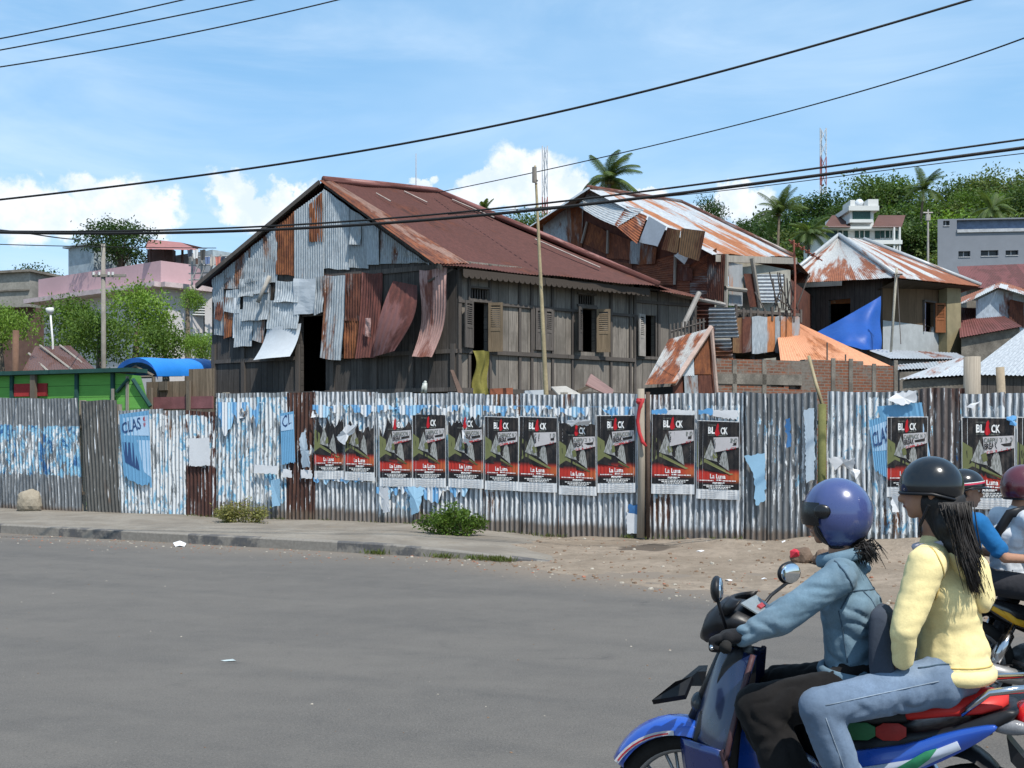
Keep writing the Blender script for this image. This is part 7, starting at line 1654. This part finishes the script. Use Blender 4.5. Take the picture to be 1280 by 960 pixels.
# ---- near motorbike with its two riders
H = R(155); BL = V((1.21, 4.0, 0))
bike = make_bike('blue and black underbone motorbike with red rear seat carrying two riders in the foreground', BL, H, BLUE, NAVY, REDS, plain('stripe_silver', (.38, .42, .50), .3, .1, 2., 0))
DENIM = cloth('denim_jacket_blue', (.125, .195, .25), .2, 7., (.23, .30, .35)); JEANS = cloth('jeans_faded', (.135, .185, .26), .22, 6., (.30, .36, .44)); BLACKT = cloth('trousers_black', (.012, .011, .011), .3); YEL = cloth('hoodie_yellow', (.80, .66, .33), .05, 5.); GLOVE = cloth('glove_black', (.015, .015, .017), .2)
r1 = thing('person', 'rider in blue denim jacket, black trousers and blue helmet steering the near motorbike', 'person', BL, H)
J1 = dict(hk=.95, head=(.055, 0, 1.415), face=(1, 0, -.03), pel=(-.02, 0, .835), chest=(.0, 0, 1.10), neck=(.03, 0, 1.275), legpad=.03,
          shL=(.015, .165, 1.215), elL=(.20, .265, 1.075), wrL=(.325, .285, 1.015), haL=(.365, .285, 1.008), shR=(.015, -.165, 1.215), elR=(.20, -.265, 1.07), wrR=(.325, -.285, 1.015), haR=(.365, -.285, 1.008), gL=(0, 1, 0), gR=(0, -1, 0),
          hipL=(.02, .10, .81), knL=(.29, .175, .745), anL=(.10, .19, .33), toL=(.20, .20, .285), hipR=(.02, -.10, .81), knR=(.29, -.175, .745), anR=(.12, -.19, .33), toR=(.22, -.20, .285))
P1 = person(r1, J1, DENIM, BLACKT, .93, seed=1., fs=(.015, 9.))
for s_, y in (('L', .285), ('R', -.285)):
    b = hand_blobs(J1['wr' + s_], J1['ha' + s_], J1['g' + s_]); b = [(p, tuple(x + .004 for x in r_) if isinstance(r_, tuple) else r_ + .004, q_, tuple(x + .004 for x in r2_) if isinstance(r2_, tuple) else r2_ + .004) for p, r_, q_, r2_ in b]
    grow('glove', b, .0055, GLOVE, r1, 2)
HBLUE = paint('helmet_blue', (.050, .068, .19)); VIS = plain('visor_black', (.008, .008, .009), .25, .1, 2., 0, 0, .5)
hc = V((.046, 0, 1.428)); h1 = helmet_shell(r1, hc, (.124, .114, .128), HBLUE, (1, 0, 0), 0, True)
mb = MB(); rows = []
for j in range(9):
    z = -.30 + .62 * j / 8; row = []
    for i in range(21): a = R(-68 + 136 * i / 20); st = math.sqrt(max(0, 1 - min(.98, abs(z)) ** 2)); row.append(hc + V((math.cos(a) * st * .130, math.sin(a) * st * .120, z * .133)))
    rows.append(row)
mb.loft(rows, closed=False); mb.build('visor', VIS, h1, smooth=True, local=True)
for s_ in (1, -1): mb = MB(); mb.ball(hc + V((.035, .113 * s_, .012)), (.03, .012, .026), 12, 8); mb.build('visor_pivot', VIS, h1, smooth=True, local=True)
grow('helmet_lining', [(hc + V((-.01, 0, -.05)), (.100, .092, .075), hc + V((-.01, 0, .02)), (.09, .085, .08))], .012, BLK, r1, 2)
mb = MB(); rr = random.Random(4)
for k in range(420):
    a = hc + V((-.07 + rr.gauss(0, .02), rr.gauss(0, .03), -.125 + rr.gauss(0, .012))); b = a + V((-.030 + rr.gauss(0, .010), rr.gauss(-.01, .010), -.008 + rr.gauss(0, .012))); mb.tube([a, a.lerp(b, .5) + V((0, 0, .012)), b + V((0, 0, -.02))], [.0026, .0022, .0008], 3)
mb.build('hair', HAIR, r1, smooth=True, local=True)
mb = MB(); slab(mb, smooth_poly([(-.10, 1.13), (-.16, 1.11), (-.18, .92), (-.15, .83), (-.09, .85), (-.085, 1.08)]), .10, .03, .13)
tag(mb.build('shoulder_bag', cloth('bag_slate', (.045, .055, .075), .15), None, smooth=True, local=True), 'dark slate bag carried between the denim rider and the passenger in yellow', 'bag')
bag = bpy.data.objects['shoulder_bag']; bag.location = BL; bag.rotation_euler = (0, 0, H)
r2_ = thing('person', 'passenger in yellow hooded jacket and faded jeans with long black hair, on the near motorbike', 'person', BL, H)
J2 = dict(hk=.92, head=(-.265, .02, 1.515), face=(1, .10, -.02), pel=(-.345, .01, .905), chest=(-.325, .01, 1.17), neck=(-.29, .01, 1.345), legpad=.012,
          shL=(-.27, .18, 1.275), elL=(-.205, .25, 1.06), wrL=(-.20, .215, .965), haL=(-.155, .185, .950), shR=(-.315, -.155, 1.275), elR=(-.30, -.225, 1.06), wrR=(-.20, -.205, .965), haR=(-.155, -.18, .95), gL=(0, .3, -1), gR=(0, -.3, -1),
          hipL=(-.30, .11, .875), knL=(.055, .325, .80), anL=(-.09, .245, .38), toL=(.01, .255, .345), hipR=(-.30, -.11, .875), knR=(.05, -.30, .80), anR=(-.10, -.235, .38), toR=(.0, -.245, .345))
P2 = person(r2_, J2, YEL, JEANS, .95, seed=5., fs=(.015, 6.), hands=('open', 'open'), top_pad=.012, hips=(.135, .168, .11))
hood = [(V((-.385, .07 * t_, 1.255 - .06 * (1 - abs(t_)))), (.045, .035, .055), V((-.36, .09 * t_, 1.30)), (.035, .03, .035)) for t_ in (-1, -.6, -.2, .2, .6, 1)] + [(V((-.435, .005, 1.15)), (.045, .075, .05), V((-.405, .01, 1.25)), (.055, .10, .06))]
grow('hood', hood, .010, YEL, r2_, 5, folds(.010, 8., (1, 1, 1), 2.))
wb_ = [V((-.343 + .116 * math.cos(a), .01 + .148 * math.sin(a), .898)) for a in [6.2832 * k / 32 for k in range(33)]]; grow('waistband', [(p, (.026, .026, .03), q, (.026, .026, .03)) for p, q in zip(wb_, wb_[1:])], .010, YEL, r2_, 3)
mb = MB(); mb.tube([V((-.02 + .122 * math.cos(a), .152 * math.sin(a), .862 + .012 * math.cos(a))) for a in [6.2832 * k / 32 for k in range(33)]], .019, 8, False, flat=(.8, 1.2)); mb.build('waistband', DENIM, r1, smooth=True, local=True)
mb = MB(); mb.tube([V((.035 + .075 * math.cos(a), .078 * math.sin(a), 1.275 - .02 * math.cos(a))) for a in [6.2832 * k / 24 for k in range(25)]], .018, 7, False, flat=(.7, 1.3)); mb.build('collar', DENIM, r1, smooth=True, local=True)
mb = MB(); mb.tube([V((-.29 + .072 * math.cos(a), .01 + .075 * math.sin(a), 1.335 - .015 * math.cos(a))) for a in [6.2832 * k / 24 for k in range(25)]], .013, 7, False); mb.build('collar', plain('collar_white', (.6, .55, .6), .9), r2_, smooth=True, local=True)
hc2 = V((-.272, .02, 1.532)); HBLK = plain('helmet_black', (.009, .010, .012), .22, .1, 1., 0, 0, .4, .35)
h2 = helmet_shell(r2_, hc2, (.106, .098, .104), HBLK, (1, .1, 0), -.22, rear_low=-.25)
mb = MB(); mb.tube([hc2 + V((.0, .10, -.06)), hc2 + V((.03, .085, -.13)), hc2 + V((.04, 0, -.165)), hc2 + V((.03, -.085, -.13)), hc2 + V((0, -.10, -.06))], .006, 5); mb.build('chin_strap', BLK, h2, local=True)
grow('hair', [(hc2 + V((-.03, 0, -.05)), (.085, .085, .06), hc2 + V((-.055, -.01, -.13)), (.062, .098, .06)), (hc2 + V((-.055, .01, -.13)), (.062, .095, .06), hc2 + V((-.095, .02, -.23)), (.045, .085, .06)), (hc2 + V((-.095, .02, -.23)), (.045, .085, .06), hc2 + V((-.12, .02, -.29)), (.025, .045, .035))], .010, HAIR, r2_, 4, folds(.010, 16., (1, 1, .25), 4.))
mb = MB(); rr = random.Random(14)
locks = []
for k in range(22):
    y = -.085 + .20 * k / 21 + rr.gauss(0, .008); L = rr.uniform(.22, .34); pts = [hc2 + V((-.070 - .02 * (1 - abs(y) / .09), y + .015, -.05))]; d = V((-.20, y * .5, -1)).normalized()
    for i in range(6): d = (d + V((-.026 * rr.uniform(.2, 1.3), rr.gauss(-.006, .05), 0))).normalized(); pts.append(pts[-1] + d * L / 6)
    locks.append(pts)
for k in range(1400):
    L_ = rr.choice(locks); o_ = V((rr.gauss(0, .016), rr.gauss(0, .021), 0)); o2 = V((rr.gauss(0, .010), rr.gauss(0, .011), rr.uniform(-.03, .05))); wv_ = rr.uniform(0, 6)
    mb.tube([p + o_.lerp(o2, i / 6) + V((0, .004 * math.sin(i * 1.6 + wv_), 0)) for i, p in enumerate(L_)], [.0022, .0026, .0026, .0025, .0022, .0016, .0007], 3)
mb.build('hair_strands', HAIR, r2_, smooth=True, local=True)
from mathutils.bvhtree import BVHTree
def seam(name, o, pts, dirs, mat, r=.003, par=None):
    """thin stitched ridge laid on a garment: rays shot inwards onto its surface"""
    me = o.data; bv = BVHTree.FromPolygons([v.co.copy() for v in me.vertices], [tuple(p.vertices) for p in me.polygons]); out = []
    for i in range(len(pts) - 1):
        for k in range(10):
            t_ = k / 10; p = V(pts[i]).lerp(V(pts[i + 1]), t_); d = V(dirs[i]).lerp(V(dirs[i + 1]), t_).normalized(); h = bv.ray_cast(p + d * .4, -d)
            if h[0] is not None: out.append(h[0] + d * r * .3)
    if len(out) > 3: mb = MB(); mb.tube(out, r, 5); return mb.build(name, mat, par, smooth=True, local=True)
ST1, ST2, ST3 = cloth('stitch_pale', (.22, .27, .33), .3), cloth('stitch_denim', (.055, .09, .125), .2), cloth('stitch_yellow', (.55, .40, .14), .1)
_, jk1, tr1, _ = P1; _, jk2, tr2, _ = P2
seam('seam', tr2, [(-.30, .11, .875), (.055, .325, .80)], [(-.1, 1, .25), (.1, 1, .2)], ST1, .002, r2_); seam('seam', tr2, [(.03, .325, .78), (-.09, .245, .40)], [(-.1, 1, .05), (-.1, 1, .0)], ST1, .002, r2_)
seam('seam', tr2, [(-.36, .06, .86), (-.22, .14, .88)], [(-.3, .6, .8), (-.1, .7, .7)], ST2, .003, r2_)
seam('yoke_seam', jk1, [(.0, .16, 1.17), (-.0, .0, 1.165), (.0, -.16, 1.17)], [(-.5, .8, .0), (-1, 0, 0), (-.5, -.8, 0)], ST2, .003, r1)
seam('sleeve_seam', jk1, [(.03, .15, 1.26), (-.03, .16, 1.17), (.02, .13, 1.10)], [(.0, .8, .6), (-.5, 1, .1), (-.2, 1, -.1)], ST2, .003, r1)
for y in (.075, -.075): seam('back_seam', jk1, [(-.0, y, 1.165), (-.01, y * .75, .90)], [(-1, 0, 0), (-1, 0, 0)], ST2, .0025, r1)
seam('side_seam', jk1, [(.02, .1, 1.10), (-.01, .1, .90)], [(0, 1, 0), (0, 1, 0)], ST2, .0025, r1)
seam('sleeve_seam', jk2, [(-.28, .16, 1.32), (-.32, .17, 1.23), (-.29, .14, 1.15)], [(.0, .7, .7), (-.4, 1, .1), (-.2, 1, -.1)], ST3, .003, r2_)
seam('hem_seam', jk2, [(-.30, .16, .935), (-.345, .10, .935), (-.345, 0, .935), (-.345, -.1, .935)], [(.2, 1, 0), (-.6, .8, 0), (-1, 0, 0), (-.6, -.8, 0)], ST3, .003, r2_)
# ---- far motorbike, riding the other way
BL2 = V((3.235, 6.9, 0)); H2_ = R(6)
YST = plain('stripe_yellow', (.65, .33, .02), .4, .05, 1., 0)
bike2 = make_bike('black motorbike with a yellow stripe riding the other way at the right edge', BL2, H2_, paint('paint_black', (.012, .012, .013)), BLK, plain('seat_black', (.02, .02, .02), .6), YST, False)
WSH = cloth('shirt_white', (.62, .64, .67), .05, 5.); BSH = cloth('shirt_blue', (.015, .12, .30), .12, 5.); GREY = cloth('trousers_grey', (.10, .11, .135), .12)
r3 = thing('person', 'rider in white short sleeved shirt and grey trousers, cut by the right edge', 'person', BL2, H2_)
J3 = dict(head=(-.08, 0, 1.385), face=(1, 0, -.03), pel=(-.18, 0, .83), chest=(-.18, 0, 1.09), neck=(-.13, 0, 1.25), legpad=.02,
          shL=(-.15, .17, 1.20), elL=(.09, .26, 1.04), wrL=(.325, .285, 1.0), haL=(.365, .285, 1.0), shR=(-.15, -.17, 1.20), elR=(.06, -.27, 1.03), wrR=(.325, -.285, 1.0), haR=(.365, -.285, 1.0), gL=(0, 1, 0), gR=(0, -1, 0),
          hipL=(-.15, .10, .80), knL=(.32, .17, .72), anL=(.12, .19, .33), toL=(.22, .2, .285), hipR=(-.15, -.10, .80), knR=(.32, -.17, .72), anR=(.12, -.19, .33), toR=(.22, -.2, .285))
person(r3, J3, WSH, GREY, .95, 'elbow', seed=9.)
h3 = helmet_shell(r3, V((-.09, 0, 1.40)), (.135, .125, .135), plain('helmet_darkred', (.09, .012, .02), .25, .1, 1., 0, 0, .5, .7), (1, 0, 0), -.55)
mb = MB(); mb.tube([V((-.14, -.13, 1.265)), V((-.24, -.11, 1.24)), V((-.29, -.06, 1.12)), V((-.30, -.04, 1.0))], .03, 8, flat=(.4, 1)); mb.tube([V((-.16, -.155, 1.25)), V((-.07, -.12, 1.17)), V((-.07, -.10, 1.0))], .03, 8, flat=(.4, 1)); mb.build('bag_strap', BLK, r3, smooth=True, local=True)
r4 = thing('person', 'man in blue shirt, glasses and striped black helmet sitting behind the white shirted rider', 'person', BL2, H2_)
J4 = dict(head=(-.465, 0, 1.375), face=(1, -.06, .0), pel=(-.49, 0, .87), chest=(-.49, 0, 1.08), neck=(-.475, 0, 1.235), legpad=.015,
          shL=(-.47, .165, 1.185), elL=(-.33, .24, 1.0), wrL=(-.10, .20, .95), haL=(-.05, .17, .95), shR=(-.47, -.165, 1.185), elR=(-.35, -.25, .99), wrR=(-.10, -.21, .97), haR=(-.05, -.18, .965), gL=(0, .3, -1), gR=(0, -.3, -1),
          hipL=(-.41, .11, .84), knL=(.0, .27, .78), anL=(-.14, .22, .37), toL=(-.04, .23, .335), hipR=(-.41, -.11, .84), knR=(.0, -.27, .78), anR=(-.14, -.22, .37), toR=(-.04, -.23, .335))
_, _, _, q4 = person(r4, J4, BSH, cloth('trousers_dark', (.03, .03, .035), .2), .95, 'elbow', seed=12., hands=('open', 'open'))
hc4 = V((-.475, 0, 1.405)); h4 = helmet_shell(r4, hc4, (.125, .112, .105), HBLK, (1, -.06, 0), -.10, rear_low=-.35)
mb = MB(); mb.loft([[hc4 + V((.09 * math.cos(a) * 1 + d_, .10 * math.sin(a), z_)) for a in [R(-80 + 160 * k / 14) for k in range(15)]] for d_, z_ in ((.025, .0), (.075, -.012), (.074, -.017), (.025, -.006))], closed=False); mb.build('helmet_peak', HBLK, h4, smooth=True, local=True)
mb = MB(); mb.loft([[hc4 + V((.1265 * math.cos(a) * math.cos(z_), .1135 * math.sin(a) * math.cos(z_), .1065 * math.sin(z_) + .012 * math.cos(a))) for a in [6.2832 * k / 40 for k in range(41)]] for z_ in (.10, .19)], closed=False); mb.build('helmet_stripe', plain('stripe_red', (.5, .04, .08), .4), h4, smooth=True, local=True)
mb = MB(); mb.loft([[hc4 + V((.1265 * math.cos(a) * math.cos(z_), .1135 * math.sin(a) * math.cos(z_), .1065 * math.sin(z_) + .012 * math.cos(a))) for a in [6.2832 * k / 40 for k in range(41)]] for z_ in (.20, .24)], closed=False); mb.build('helmet_stripe', plain('stripe_white', (.6, .62, .6), .4), h4, smooth=True, local=True)
mb = MB()
for b in (.031, -.031): mb.tube([q4(.088 + .002 * math.cos(a), b + .022 * math.cos(a), .004 + .017 * math.sin(a)) for a in [6.2832 * k / 14 for k in range(15)]], .0022, 5, False)
mb.tube([q4(.092, -.01, .008), q4(.094, 0, .01), q4(.092, .01, .008)], .002, 5)
for b in (.053, -.053): mb.tube([q4(.085, b, .008), q4(.0, b * 1.5, .012)], .002, 5)
mb.build('glasses', CHR, r4, smooth=True, local=True)
grow('hair', [(q4(-.045, 0, .0), (.062, .074, .07), q4(-.06, 0, -.04), (.05, .065, .05))], .010, HAIR, r4, 2)
bpy.context.view_layer.update()
